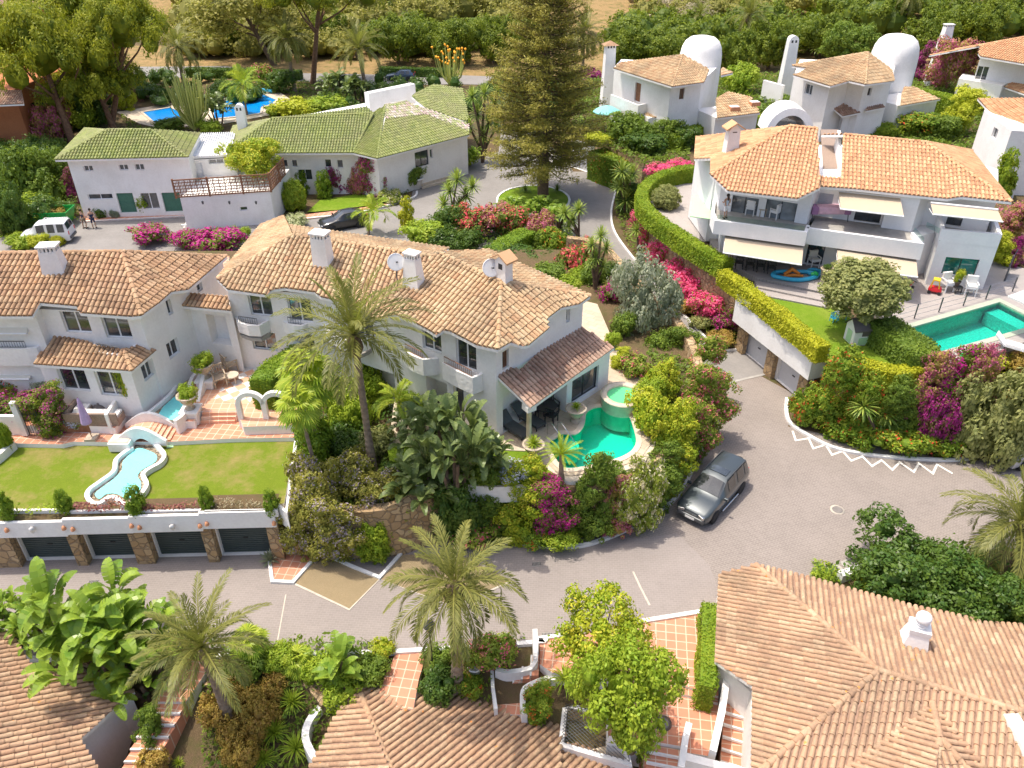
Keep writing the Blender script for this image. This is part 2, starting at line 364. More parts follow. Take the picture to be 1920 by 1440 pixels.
M['awningw'] = simple('cream_awning_fabric', (.70, .66, .56), .9, var=.03); M['terrapot'] = simple('terracotta_pot', (.58, .27, .14), .8, var=.2)
M['urn'] = simple('weathered_stone_urn', (.46, .38, .29), .9, var=.25, scale=5, bmp=.5); M['conc'] = simple('grey_concrete', (.36, .34, .31), .9, var=.15, scale=2)
M['cushion'] = simple('white_cushion_fabric', (.78, .76, .73), .9, var=.04); M['wicker'] = simple('dark_wicker', (.12, .09, .07), .8, var=.3, scale=20)
M['wickerb'] = simple('grey_brown_wicker', (.30, .22, .17), .8, var=.25, scale=20); M['rattan'] = simple('natural_rattan', (.38, .24, .11), .7, var=.2, scale=10)
M['lilac'] = simple('lilac_parasol_fabric', (.42, .30, .50), .85); M['tealf'] = simple('faded_teal_parasol_fabric', (.24, .60, .55), .85, var=.1)
M['pink'] = simple('pale_pink_fabric', (.66, .42, .50), .9); M['purple'] = simple('mauve_fabric', (.34, .17, .30), .9)
M['skin'] = simple('skin', (.46, .27, .18), .6, var=.05); M['navy'] = simple('navy_cotton', (.02, .03, .07), .9); M['ltblue'] = simple('pale_blue_cotton', (.55, .66, .76), .9)
M['khaki'] = simple('khaki_cotton', (.20, .16, .12), .9); M['hair'] = simple('dark_hair', (.03, .018, .012), .7); M['shoe'] = simple('dark_shoe_leather', (.04, .035, .03), .6)
M['red'] = simple('red_plastic', (.68, .02, .03), .35, var=.03); M['yellow'] = simple('yellow_plastic', (.85, .55, .03), .35, var=.03)
M['cyan'] = simple('light_blue_vinyl', (.05, .45, .68), .3, var=.05); M['orangep'] = simple('orange_vinyl', (.78, .25, .03), .35, var=.05); M['greenp'] = simple('green_plastic', (.02, .42, .10), .4, var=.05)
M['skip'] = simple('green_skip_paint', (.012, .34, .055), .45, var=.15, scale=2); M['tyre'] = simple('tyre_rubber', (.025, .025, .027), .8)
M['trunk'] = simple('brown_bark', (.15, .10, .065), .95, var=.35, scale=4, bmp=.8); M['ptrunk'] = simple('palm_trunk_bark', (.27, .20, .14), .95, var=.3, scale=5, bmp=.8)
M['pinetrunk'] = simple('reddish_pine_bark', (.22, .12, .07), .95, var=.35, scale=4, bmp=.8)
M['mint'] = simple('mint_plastic', (.42, .62, .38), .5, var=.04); M['slate'] = simple('brown_grey_plastic_roof', (.13, .11, .10), .6)
# ---------------- foliage ----------------
def leafmat(name, dark, light, fl=None, thr=.55, fs=.9, trans=.3, fl2=None, rough=.55):
 k_ = (1, 1, 1) if light[2] > light[1]*.5 else (1.12, 1.0, .85); dark = tuple(x*2.4*q for x, q in zip(dark, k_)); light = tuple(min(.6, x*1.36*q) for x, q in zip(light, k_)); trans = trans*1.2
 m, t, b = newmat(name); out = t.nodes['Material Output']
 a = N(t, 'ShaderNodeAttribute'); a.attribute_name = 'rnd'; c = N(t, 'ShaderNodeAttribute'); c.attribute_name = 'cl'
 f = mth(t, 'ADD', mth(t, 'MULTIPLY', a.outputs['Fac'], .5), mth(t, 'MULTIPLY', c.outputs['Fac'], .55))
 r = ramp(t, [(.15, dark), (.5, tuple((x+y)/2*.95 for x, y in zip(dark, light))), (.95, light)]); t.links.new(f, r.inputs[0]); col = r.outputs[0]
 if fl:
  nz = noise(t, fs, 2); k = mth(t, 'ADD', nz, mth(t, 'MULTIPLY', mth(t, 'SUBTRACT', a.outputs['Fac'], .5), .42))
  k = mth(t, 'ADD', k, mth(t, 'MULTIPLY', mth(t, 'SUBTRACT', c.outputs['Fac'], .5), .12))
  fc = ramp(t, [(.2, fl), (.8, fl2 or tuple(min(1, x*1.25+.02) for x in fl))]); t.links.new(noise(t, 2.3, 3), fc.inputs[0])
  col = mixc(t, mth(t, 'GREATER_THAN', k, thr), col, fc.outputs[0])
 t.links.new(col, b.inputs['Base Color']); b.inputs['Roughness'].default_value = rough; b.inputs['Specular IOR Level'].default_value = .3
 tl = N(t, 'ShaderNodeBsdfTranslucent'); t.links.new(mixc(t, .35, col, (.35, .45, .03), 'MIX') if not fl else col, tl.inputs[0])
 mx = N(t, 'ShaderNodeMixShader'); mx.inputs[0].default_value = trans
 t.links.new(b.outputs[0], mx.inputs[1]); t.links.new(tl.outputs[0], mx.inputs[2]); t.links.new(mx.outputs[0], out.inputs[0]); return m
L = {}
L['mid'] = leafmat('mid_green_leaves', (.045, .085, .014), (.15, .23, .03))
L['dark'] = leafmat('dark_glossy_leaves', (.022, .055, .012), (.085, .15, .025), rough=.4)
L['bright'] = leafmat('bright_green_leaves', (.10, .17, .015), (.27, .36, .035))
L['yel'] = leafmat('yellow_green_leaves', (.16, .21, .012), (.44, .44, .04))
L['lemon'] = leafmat('lemon_leaves', (.10, .17, .012), (.36, .40, .03), (.62, .55, .05), .72, 1.5)
L['olive'] = leafmat('olive_leaves', (.10, .125, .05), (.26, .29, .12))
L['grey'] = leafmat('grey_green_leaves', (.10, .12, .08), (.34, .35, .25))
L['hedge'] = leafmat('clipped_hedge_leaves', (.07, .13, .01), (.24, .32, .025))
L['hedgey'] = leafmat('golden_hedge_leaves', (.15, .18, .01), (.46, .42, .03))
L['cyp'] = leafmat('cypress_leaves', (.055, .11, .012), (.19, .29, .022))
L['pine'] = leafmat('stone_pine_needles', (.05, .08, .008), (.32, .35, .02))
L['arau'] = leafmat('araucaria_needles', (.05, .065, .014), (.26, .25, .05), trans=.15)
L['oliveback'] = leafmat('eucalyptus_leaves', (.09, .10, .025), (.30, .30, .08))
L['yelback'] = leafmat('yellowish_scrub_leaves', (.17, .16, .03), (.45, .40, .10))
L['greyback'] = leafmat('dry_grey_scrub_leaves', (.17, .14, .09), (.38, .33, .22))
L['darkb'] = leafmat('carob_leaves', (.032, .06, .008), (.17, .23, .02))
L['boug'] = leafmat('magenta_bougainvillea', (.06, .10, .015), (.22, .25, .04), (.50, .015, .22), .50, 1.2, fl2=(.68, .06, .36))
L['bougd'] = leafmat('purple_bougainvillea', (.05, .045, .02), (.20, .12, .05), (.26, .02, .13), .46, 1.0, fl2=(.50, .05, .30))
L['bougp'] = leafmat('bright_pink_bougainvillea', (.08, .12, .02), (.30, .26, .06), (.85, .05, .27), .37, 1.1, fl2=(.90, .22, .34))
L['bougm'] = leafmat('fading_bougainvillea', (.12, .12, .03), (.42, .28, .10), (.48, .07, .24), .52, 1.0, fl2=(.66, .26, .26))
L['boug2'] = leafmat('scarlet_bougainvillea', (.05, .09, .015), (.20, .24, .04), (.75, .05, .10), .56, 1.4, fl2=(.80, .20, .16))
L['olea'] = leafmat('pink_oleander', (.07, .12, .015), (.26, .33, .05), (.80, .07, .15), .66, 2.0, fl2=(.85, .30, .36))
L['oleaw'] = leafmat('cream_oleander', (.09, .14, .02), (.30, .36, .07), (.75, .70, .42), .60, 2.4, fl2=(.82, .72, .55))
L['hib'] = leafmat('red_flowering_shrub', (.06, .12, .012), (.24, .32, .03), (.75, .09, .03), .74, 2.6)
L['plum'] = leafmat('plumbago', (.07, .12, .02), (.24, .28, .07), (.60, .62, .82), .52, 2.0, fl2=(.78, .78, .85))
L['jaca'] = leafmat('lilac_blooming_shrub', (.11, .13, .025), (.32, .32, .08), (.46, .38, .42), .66, 1.5)
L['laven'] = leafmat('dark_red_shrubs', (.14, .07, .04), (.32, .17, .10), (.30, .10, .10), .5, 2.0)
L['brown'] = leafmat('half_dry_hedge', (.14, .09, .03), (.36, .30, .07))
L['palm'] = leafmat('date_palm_fronds', (.04, .055, .018), (.19, .205, .06), trans=.3, rough=.45)
L['fan'] = leafmat('fan_palm_fronds', (.09, .18, .02), (.36, .44, .06), trans=.35, rough=.4)
L['ban'] = leafmat('paddle_leaves', (.05, .11, .02), (.24, .36, .05), trans=.3, rough=.32)
L['band'] = leafmat('bluish_paddle_leaves', (.03, .055, .02), (.15, .21, .08), trans=.2, rough=.3)
L['yuc'] = leafmat('yucca_blades', (.07, .13, .03), (.30, .38, .09), trans=.25, rough=.4)
L['grass'] = leafmat('strappy_leaves', (.09, .16, .015), (.32, .42, .05), trans=.35)
L['cact'] = leafmat('candelabra_stems', (.20, .24, .08), (.34, .38, .14), trans=0)
L['orangefl'] = leafmat('orange_flower_tips', (.45, .22, .02), (.80, .42, .04), trans=0)
L['bougl'] = leafmat('sparsely_flowering_bougainvillea', (.05, .09, .012), (.22, .28, .03), (.42, .02, .22), .62, 1.3, fl2=(.60, .08, .36))
L['mag'] = leafmat('flower_clusters', (.55, .02, .26), (.85, .16, .45))
L['euc'] = leafmat('white_green_variegated', (.16, .18, .07), (.45, .46, .28))

class LB:
 def __init__(s): s.q = []; s.r = []; s.c = []; s.x = []   # quads (n,4,3), rnd, cl ; extra (verts, faces, rnd, cl)
 def quads(s, q, r, c): s.q.append(np.asarray(q, np.float32).reshape(-1, 4, 3)); s.r.append(np.broadcast_to(r, len(s.q[-1])).astype(np.float32)); s.c.append(np.broadcast_to(c, len(s.q[-1])).astype(np.float32))
 def leaves(s, C, Nn, size, r, c, asp=.5, bend=0):
  n = len(C); Nn = Nn/np.maximum(np.linalg.norm(Nn, axis=1, keepdims=True), 1e-6)
  t = RNG.normal(size=(n, 3)); t -= Nn*(t*Nn).sum(1, keepdims=True); t /= np.maximum(np.linalg.norm(t, axis=1, keepdims=True), 1e-6)
  b = np.cross(Nn, t); sz = np.broadcast_to(size, n)[:, None]
  s.quads(np.stack([C-t*sz, C-b*sz*asp, C+t*sz, C+b*sz*asp], 1), r, c)
 def build(s, name, norm=False):
  q = np.concatenate(s.q)
  if norm:
   V0 = q.reshape(-1, 3); e = np.percentile(np.abs(V0), 96, axis=0); e[0] = e[1] = max(e[0], e[1]); q = q/e*.97*np.array([1, 1, norm], np.float32)
  n = len(q); me = bpy.data.meshes.new(name)
  V = q.reshape(-1, 3); loops = np.arange(4*n, dtype=np.int32); starts = np.arange(0, 4*n, 4, dtype=np.int32)
  me.vertices.add(len(V)); me.vertices.foreach_set('co', V.ravel()); me.loops.add(4*n); me.loops.foreach_set('vertex_index', loops)
  me.polygons.add(n); me.polygons.foreach_set('loop_start', starts); me.update(calc_edges=True)
  for nm, arr in (('rnd', s.r), ('cl', s.c)):
   at = me.attributes.new(nm, 'FLOAT', 'FACE'); at.data.foreach_set('value', np.concatenate(arr))
  me.materials.append(L['mid']); return me
def sph(n):
 d = RNG.normal(size=(n, 3)); return d/np.linalg.norm(d, axis=1, keepdims=True)
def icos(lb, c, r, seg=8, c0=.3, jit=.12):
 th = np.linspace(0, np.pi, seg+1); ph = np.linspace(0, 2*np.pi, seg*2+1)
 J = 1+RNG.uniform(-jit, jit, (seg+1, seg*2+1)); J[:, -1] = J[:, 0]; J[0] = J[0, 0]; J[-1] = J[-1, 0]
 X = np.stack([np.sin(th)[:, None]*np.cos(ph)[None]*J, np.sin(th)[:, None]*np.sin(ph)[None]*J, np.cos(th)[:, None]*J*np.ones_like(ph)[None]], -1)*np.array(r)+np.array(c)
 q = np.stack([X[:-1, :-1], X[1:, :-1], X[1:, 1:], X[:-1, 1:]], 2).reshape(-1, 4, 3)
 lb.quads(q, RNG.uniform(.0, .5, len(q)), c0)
def crown(name, blobs, ncl, rcl, nlf, ls, asp=.55, core=.46, flat=0, upb=.25, low=-.85, norm=True, zn=1.0):
 lb = LB(); bl = [np.array(b, float) for b in blobs]; wts = np.array([b[3]*b[4]+b[3]*b[5] for b in bl]); wts /= wts.sum()
 for bi in RNG.choice(len(bl), ncl, p=wts):
  b = bl[bi]; d = sph(1)[0]
  if d[2] < low: d[2] = -d[2]
  rad = RNG.uniform(.72, 1.0); c = b[:3]+d*b[3:]*rad
  inside = any(np.sum(((c-o[:3])/o[3:])**2) < .5 for k, o in enumerate(bl) if k != bi)
  if inside: continue
  rr = rcl*RNG.uniform(.6, 1.35); cv = RNG.uniform(0, 1)
  e = sph(nlf); Cn = c+e*rr*RNG.uniform(.55, 1.0, (nlf, 1))*np.array([1, 1, 1-flat])
  lb.leaves(Cn, e*.8+d*.4+np.array([0, 0, upb])+RNG.normal(size=(nlf, 3))*.45, ls*RNG.uniform(.6, 1.3, nlf), RNG.uniform(0, 1, nlf), cv, asp)
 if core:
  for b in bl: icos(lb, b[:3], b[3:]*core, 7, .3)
 return lb.build(name, norm and zn)
def rblobs(n, spread=.55, r=(.4, .6), zs=.7):
 out = [(0, 0, 0, .62, .62, .62*zs+.1)]
 for i in range(n):
  a = 2*math.pi*i/n+random.uniform(-.3, .3); q = random.uniform(.7, 1)*spread; z = random.uniform(-.4, .5)*zs; rr = random.uniform(*r)
  out.append((q*math.cos(a), q*math.sin(a), z, rr, rr, rr*random.uniform(.75, 1)))
 return out
T = {}
T['s1'] = crown('dense_shrub', rblobs(5), 95, .25, 64, .06)
T['s2'] = crown('dense_shrub', rblobs(6, .6, (.32, .5)), 100, .24, 64, .06)
T['s3'] = crown('loose_shrub', rblobs(6, .65, (.28, .45)), 105, .24, 46, .07, core=.5)
T['g1'] = crown('garden_mass', rblobs(8, .68, (.26, .42)), 240, .155, 58, .043)
T['g2'] = crown('garden_mass', rblobs(9, .7, (.24, .4)), 250, .15, 58, .042)
T['ball'] = crown('clipped_ball', [(0, 0, 0, .88, .88, .88)], 300, .14, 54, .042, core=.72)
T['col'] = crown('column_shrub', [(0, 0, -.45, .55, .55, .5), (0, 0, 0, .6, .6, .6), (0, 0, .5, .42, .42, .45)], 110, .2, 50, .06)
T['t1'] = crown('tree_crown', rblobs(8, .66, (.3, .46), .6), 290, .145, 62, .037, core=.36)
T['t2'] = crown('tree_crown', rblobs(9, .66, (.26, .42), .8), 300, .145, 60, .037, core=.36)
T['t3'] = crown('airy_crown', rblobs(11, .7, (.2, .34), .9), 230, .145, 54, .034, core=.3)
T['pn1'] = crown('pine_crown', [(0, 0, -.05, .5, .5, .22)]+[(random.uniform(.45, .78)*math.cos(a), random.uniform(.45, .78)*math.sin(a), random.uniform(-.12, .06), .28, .28, .15) for a in np.linspace(0, 6, 11)]+[(.3*math.cos(a), .3*math.sin(a), .12, .28, .28, .15) for a in np.linspace(0, 5, 5)], 400, .095, 90, .021, .32, core=.5, flat=.3, upb=.9, low=-.3)
T['pn2'] = crown('pine_crown', [(0, 0, -.05, .45, .45, .22)]+[(random.uniform(.4, .85)*math.cos(a), random.uniform(.4, .85)*math.sin(a), random.uniform(-.2, .1), .25, .25, .14) for a in np.linspace(0, 6, 12)]+[(.3*math.cos(a), .3*math.sin(a), .12, .26, .26, .14) for a in np.linspace(0, 5, 5)], 400, .095, 90, .021, .32, core=.45, flat=.3, upb=.9, low=-.3)
_tall = lambda r: [(random.uniform(-.45, .45), random.uniform(-.45, .45), z, random.uniform(.4, .6), random.uniform(.4, .6), .45) for z in (-1.2, -.8, -.4, 0, .4, .8, 1.2)]+[(random.uniform(-.6, .6), random.uniform(-.6, .6), random.uniform(-1, .8), .4, .4, .4) for _ in range(6)]
T['v1'] = crown('tall_shrub', _tall(0), 330, .17, 56, .046, zn=1.7); T['v2'] = crown('tall_shrub', _tall(0), 330, .17, 56, .046, zn=1.7)
def pick(tp, r, h):
 if h > 1.35*r and tp[0] in 'sgt' and tp != 't3': return random.choice(['v1', 'v2']), h/1.7
 return tp, h
def setmat(o, m):
 o.material_slots[0].link = 'OBJECT'; o.material_slots[0].material = m
def inst(name, me, loc, sc, mat, parent=None, rz=None, rx=0):
 o = bpy.data.objects.new(name, me); COL.objects.link(o)
 o.scale = sc if isinstance(sc, (tuple, list)) else (sc,)*3
 o.rotation_euler = (rx, 0, random.uniform(0, 6.28) if rz is None else rz)
 if parent: o.parent = parent; o.location = Vector(loc)-rootloc(parent)
 else: o.location = loc
 setmat(o, mat); return o
_fits = lambda hh, r, s2: math.sqrt(max(hh*hh-(r*s2)**2, (.45*r)**2))
def ellip(u, v, hw, hh, zg, zc=None):
 """world centre and radii of a round mass that covers the given half sizes; zg ground level under it"""
 z = zg+1 if zc is None else zc
 for _ in range(4):
  c = P(u, v, z); k = mpp(c); th = math.atan2(SP+(v-720)/FOC*CP, CP-(v-720)/FOC*SP)
  r = hw*k; rz = _fits(hh*k, r, math.sin(th))/math.cos(th)
  if zc is None: z = zg+rz*.82
 return c, r, rz
def shrub(name, u, v, hw, hh, zg, mat, label, cat='shrub', tp=None, group=None, ry=None, rz=0):
 g0 = P(u, v+hh*.6, zg); zg = max(zg, gz(g0.x, g0.y)) if v > 1220 else zg; c, r, h = ellip(u, v, hw, hh, zg); tp = tp or 'g1'; tp, h = pick(tp, r, h)
 o = inst(name, T[tp], c, (r, (ry or 1)*r, h), L[mat], rz=(rz if ry else None)); return tagp(o, label, cat, group)
def tree(name, u, v, hw, hh, zg, zc, mat, label, cat='tree', tp='t1', group=None, tr=.16, trunkm='trunk', lean=(0, 0), ryf=1.0):
 c, r, h = ellip(u, v, hw, hh, zg, zc); tp, h = pick(tp, r, h); base = Vector((c.x+lean[0], c.y+lean[1], zg))
 t = thing(name, base, label, cat, group)
 inst('crown', T[tp], c, (r, r*ryf, h), L[mat], t)
 mb = MB(); top = c+Vector((0, 0, -h*.2)); mid = base.lerp(top, .55)+Vector((random.uniform(-.2, .2), random.uniform(-.2, .2), 0))
 mb.tube([base-Vector((0, 0, .2)), base.lerp(mid, .5), mid, top], [tr*1.35, tr, tr*.8, tr*.4], 8)
 for k in range(5):
  a = 2*math.pi*k/5+random.uniform(-.4, .4); e = c+Vector((math.cos(a)*r*.65, math.sin(a)*r*.65, h*random.uniform(-.1, .4)))
  s0 = base.lerp(top, random.uniform(.5, .8)); mb.tube([s0, s0.lerp(e, .5)+Vector((0, 0, -.1*h)), e], [tr*.5, tr*.35, tr*.12], 6)
 mb.build('trunk', M[trunkm], t); return t
def bush(u, vb, vt, hw, zg, mat, label, tp='g1', ry=.7, name='shrub'):
 """upright bush standing at (u,vb) whose top shows at row vt"""
 b = P(u, vb, zg); k = mpp(b); zt = up(b+Vector((0, hw*k*ry*.4, 0)), vt); r = hw*k; tp, h = pick(tp, r, (zt-zg)*.55); o = inst(name, T[tp], b+Vector((0, 0, (zt-zg)*.48)), (r, r*ry, h), L[mat], rz=random.choice((0, math.pi))); return tagp(o, label, 'shrub')
# clipped hedges along a plan path
def hedge(name, pts, wid, z0, z1, mat, label, dens=230, ls=.07, cat='hedge', group=None, rough=.07, closed=False):
 t = [Vector((p[0], p[1], 0)) for p in pts]; lb = LB(); z0a = z0 if isinstance(z0, list) else [z0]*len(t); z1a = z1 if isinstance(z1, list) else [z1]*len(t)
 segs = list(range(len(t)-1)); core = []
 for i in segs:
  a, b = np.array(t[i]), np.array(t[i+1]); d = b-a; ln = np.linalg.norm(d)
  if ln < 1e-4: continue
  d /= ln; nn = np.array([-d[1], d[0], 0]); h = ((z1a[i]-z0a[i])+(z1a[i+1]-z0a[i+1]))/2
  for kind, area in (('top', ln*wid), ('l', ln*h), ('r', ln*h)):
   n = max(4, int(area*dens)); s = RNG.uniform(-.02, 1.02, n); zlo = z0a[i]+(z0a[i+1]-z0a[i])*s; zhi = z1a[i]+(z1a[i+1]-z1a[i])*s
   base = a+d*ln*s[:, None]
   if kind == 'top':
    w_ = RNG.uniform(-.5, .5, n); C = base+nn*(w_*wid)[:, None]; C[:, 2] = zhi-.10*(2*abs(w_))**4; nr = np.tile([0, 0, 1.], (n, 1))
   else:
    sg = 1 if kind == 'l' else -1; C = base+nn*(sg*wid/2); C[:, 2] = RNG.uniform(0, 1, n)*(zhi-zlo)+zlo; nr = np.tile(nn*sg, (n, 1))+[0, 0, .3]
   lump = np.sin(C[:, 0]*2.1+C[:, 2]*3)*np.cos(C[:, 1]*2.3)*rough
   C = C+nr*(lump+RNG.uniform(-rough, rough, n))[:, None]
   cl = np.clip(.5+.5*np.sin(C[:, 0]*1.7+1)*np.sin(C[:, 1]*1.9)+RNG.normal(size=n)*.2, 0, 1)
   lb.leaves(C, nr+RNG.normal(size=(n, 3))*.55, ls*RNG.uniform(.6, 1.3, n), RNG.uniform(0, 1, n), cl, .6)
  w2 = wid/2-.05; A = [a+nn*w2, b+nn*w2, b-nn*w2, a-nn*w2]; za = [z0a[i], z0a[i+1], z0a[i+1], z0a[i]]; zb = [z1a[i]-.07, z1a[i+1]-.07, z1a[i+1]-.07, z1a[i]-.07]
  lo = [np.array([q[0], q[1], z]) for q, z in zip(A, za)]; hi = [np.array([q[0], q[1], z]) for q, z in zip(A, zb)]
  lb.quads([[hi[0], hi[3], hi[2], hi[1]]]+[[lo[k], lo[(k+1) % 4], hi[(k+1) % 4], hi[k]] for k in range(4)], .3, .3)
 for e, sg in ((0, -1), (-1, 1)):
  p = np.array(t[e]); q = np.array(t[1 if e == 0 else -2]); d = (p-q)/max(np.linalg.norm(p-q), 1e-5); nn = np.array([-d[1], d[0], 0]); h = z1a[e]-z0a[e]; n = int(wid*h*dens)+4
  C = p+nn*RNG.uniform(-.5, .5, (n, 1))*wid+d*RNG.uniform(-.05, .08, (n, 1)); C[:, 2] = z0a[e]+RNG.uniform(0, 1, n)*h
  lb.leaves(C, d+RNG.normal(size=(n, 3))*.5, ls, RNG.uniform(0, 1, n), RNG.uniform(.2, .8, n), .6)
 me = lb.build(name); o = bpy.data.objects.new(name, me); COL.objects.link(o)
 c = sum(t, Vector())/len(t); c.z = z0a[0]; me.transform(Matrix.Translation(-c)); o.location = c; setmat(o, L[mat]); return tagp(o, label, cat, group)
def bank(name, poly, z, h, mat, label, dens=60, ls=.1, cat='ground cover', kind='stuff'):
 """low planting that fills a plan polygon; nobody could count its leaves"""
 pl = np.array([(p[0], p[1]) for p in poly]); lo = pl.min(0); hi = pl.max(0); n = int((hi-lo).prod()*dens)
 Q = RNG.uniform(lo, hi, (n, 2)); ins = np.zeros(n, bool); j = len(pl)-1
 for i in range(len(pl)):
  a, b = pl[i], pl[j]; ins ^= ((a[1] > Q[:, 1]) != (b[1] > Q[:, 1])) & (Q[:, 0] < (b[0]-a[0])*(Q[:, 1]-a[1])/(b[1]-a[1]+1e-9)+a[0]); j = i
 Q = Q[ins]; n = len(Q); hh = h*(.45+.35*np.sin(Q[:, 0]*1.3+Q[:, 1]*.7)*np.cos(Q[:, 1]*1.6)+.2*np.sin(Q[:, 0]*4)*np.sin(Q[:, 1]*4.4)+.3)
 zb = np.array([z(x, y) for x, y in Q]) if callable(z) else z
 C = np.column_stack([Q, zb+hh*RNG.uniform(.3, 1, n)]); lb = LB()
 cl = np.clip(.5+.5*np.sin(Q[:, 0]*1.1+2)*np.sin(Q[:, 1]*1.4)+RNG.normal(size=n)*.15, 0, 1)
 lb.leaves(C, np.array([0, 0, 1.])+RNG.normal(size=(n, 3))*.7, ls*RNG.uniform(.6, 1.4, n), RNG.uniform(0, 1, n), cl, .5)
 me = lb.build(name); o = bpy.data.objects.new(name, me); COL.objects.link(o); setmat(o, L[mat]); o['kind'] = kind; o['label'] = label; o['category'] = cat; return o
# palms and other spiky plants
def blade(lb, p, d, ln, wd, droop, seg=3, r=.5, c=.5, upv=None):
 """one narrow leaf from p along d, bending down; tapers to a point"""
 d = np.array(d, float); d /= np.linalg.norm(d); side = np.cross(d, [0, 0, 1.]); s = np.linalg.norm(side)
 side = side/s if s > .05 else np.array([1., 0, 0]); P0 = np.array(p, float); w0 = wd*.6
 for i in range(seg):
  w1 = wd*(1.0 if i < seg-1 else .08); P1 = P0+d*ln/seg
  lb.quads([[P0-side*w0, P0+side*w0, P1+side*w1, P1-side*w1]], r, c); P0 = P1; w0 = w1; d = d+np.array([0, 0, -droop]); d /= np.linalg.norm(d)
def frond_crown(name, nf=38, nl=42, emin=-30, emax=80, ll=.17, lw=.0075, curve=1.75, seed=0):
 g = np.random.default_rng(seed); lb = LB(); ga = math.pi*(3-5**.5)
 for i in range(nf):
  f = i/(nf-1); e0 = R(emax+(emin-emax)*f**.85)+g.normal()*.06; az = i*ga+g.normal()*.15; Lf = g.uniform(.86, 1.05)*(1-.12*(f > .9)); Lf *= .8+.2*min(1, f*4)
  cur = curve*g.uniform(.75, 1.2)*(.22+.85*math.cos(e0)); ns = 11; p = np.zeros(3); pts = [p.copy()]; dirs = []
  for k in range(ns):
   e = e0-cur*(k/ns)**1.35; d = np.array([math.cos(e)*math.cos(az), math.cos(e)*math.sin(az), math.sin(e)]); dirs.append(d); p = p+d*Lf/ns; pts.append(p.copy())
  dirs.append(dirs[-1]); pts = np.array(pts); dirs = np.array(dirs); side = np.array([-math.sin(az), math.cos(az), 0]); tw = g.normal()*.25
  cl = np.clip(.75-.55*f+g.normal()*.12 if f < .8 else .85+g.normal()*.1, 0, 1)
  for a in range(ns):
   wr = .012*(1-a/ns)+.003; lb.quads([[pts[a]-side*wr, pts[a]+side*wr, pts[a+1]+side*wr*.9, pts[a+1]-side*wr*.9]], .9, .9)
  s = np.linspace(.14, 1, nl); idx = s*ns; i0 = np.minimum(idx.astype(int), ns-1); fr = (idx-i0)[:, None]
  B = pts[i0]*(1-fr)+pts[i0+1]*fr; D = dirs[i0]; nrm = np.cross(D, side); nrm *= np.where(nrm[:, 2:3] < 0, -1, 1)*1.0
  ln = ll*np.sin(np.pi*(.18+.74*s))**.7*g.uniform(.85, 1.1, nl)
  for sg in (1, -1):
   dv = D*(.75+.5*s[:, None])+side*sg*.75+nrm*(.30+tw*sg)+g.normal(size=(nl, 3))*.10; dv /= np.linalg.norm(dv, axis=1, keepdims=True)
   tip = B+dv*ln[:, None]+np.array([0, 0, -1.])*(ln*.22)[:, None]; wv = np.cross(dv, nrm); wv /= np.maximum(np.linalg.norm(wv, axis=1, keepdims=True), 1e-5); md = B+dv*ln[:, None]*.5
   lb.quads(np.stack([B-wv*lw*.6, md-wv*lw, tip, md+wv*lw], 1), g.uniform(0, 1, nl), cl)
 return lb.build(name)
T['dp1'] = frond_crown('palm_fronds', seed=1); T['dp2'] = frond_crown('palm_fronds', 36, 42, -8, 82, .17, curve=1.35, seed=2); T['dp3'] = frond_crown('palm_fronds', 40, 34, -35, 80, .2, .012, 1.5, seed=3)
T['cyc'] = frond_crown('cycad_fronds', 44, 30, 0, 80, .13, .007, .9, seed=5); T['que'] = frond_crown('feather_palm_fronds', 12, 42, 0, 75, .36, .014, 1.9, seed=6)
def fan_crown(name, n=30, seed=0):
 g = np.random.default_rng(seed); lb = LB(); ga = math.pi*(3-5**.5)
 for i in range(n):
  f = i/(n-1); e = R(80-115*f**.9); az = i*ga; d = np.array([math.cos(e)*math.cos(az), math.cos(e)*math.sin(az), math.sin(e)]); pl = g.uniform(.42, .58)
  side = np.array([-math.sin(az), math.cos(az), 0]); hub = d*pl+np.array([0, 0, -.1*f]); lb.quads([[-side*.012, side*.012, hub+side*.01, hub-side*.01]], .6, .7)
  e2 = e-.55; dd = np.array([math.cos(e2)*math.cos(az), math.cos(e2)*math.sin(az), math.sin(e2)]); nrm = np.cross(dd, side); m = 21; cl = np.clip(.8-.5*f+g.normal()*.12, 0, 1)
  ang = np.linspace(-2.0, 2.0, m); rad = .52*(1-.18*(ang/2)**2)
  dirs = dd[None]*np.cos(ang)[:, None]+side[None]*np.sin(ang)[:, None]
  for k in range(m-1):
   a0 = dirs[k]; a1 = dirs[k+1]; md = (a0+a1)/2; dr = np.array([0, 0, -1.])
   fold = nrm*.02*(1 if k % 2 else -1)
   lb.quads([[hub, hub+a0*rad[k]*.6+fold+dr*.03, hub+md*rad[k]+dr*.14, hub+a1*rad[k+1]*.6-fold+dr*.03]], g.uniform(), cl)
 return lb.build(name)
T['fan1'] = fan_crown('fan_leaves', 30, 1); T['fan2'] = fan_crown('fan_leaves', 22, 2)
def rosette(lb, c, r, n=70, g=RNG, droop=.16, wd=.045, low=-35):
 ga = math.pi*(3-5**.5)
 for i in range(n):
  f = i/(n-1); e = R(88+(low-88)*f); az = i*ga+g.normal()*.1
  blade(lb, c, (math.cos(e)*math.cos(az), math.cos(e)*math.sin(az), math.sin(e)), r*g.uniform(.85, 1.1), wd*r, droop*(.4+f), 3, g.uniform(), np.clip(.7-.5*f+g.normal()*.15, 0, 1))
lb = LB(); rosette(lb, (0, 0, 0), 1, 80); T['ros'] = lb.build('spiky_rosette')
lb = LB(); rosette(lb, (0, 0, 0), 1, 70, droop=.35, wd=.028, low=10); T['tuft'] = lb.build('grassy_tuft')
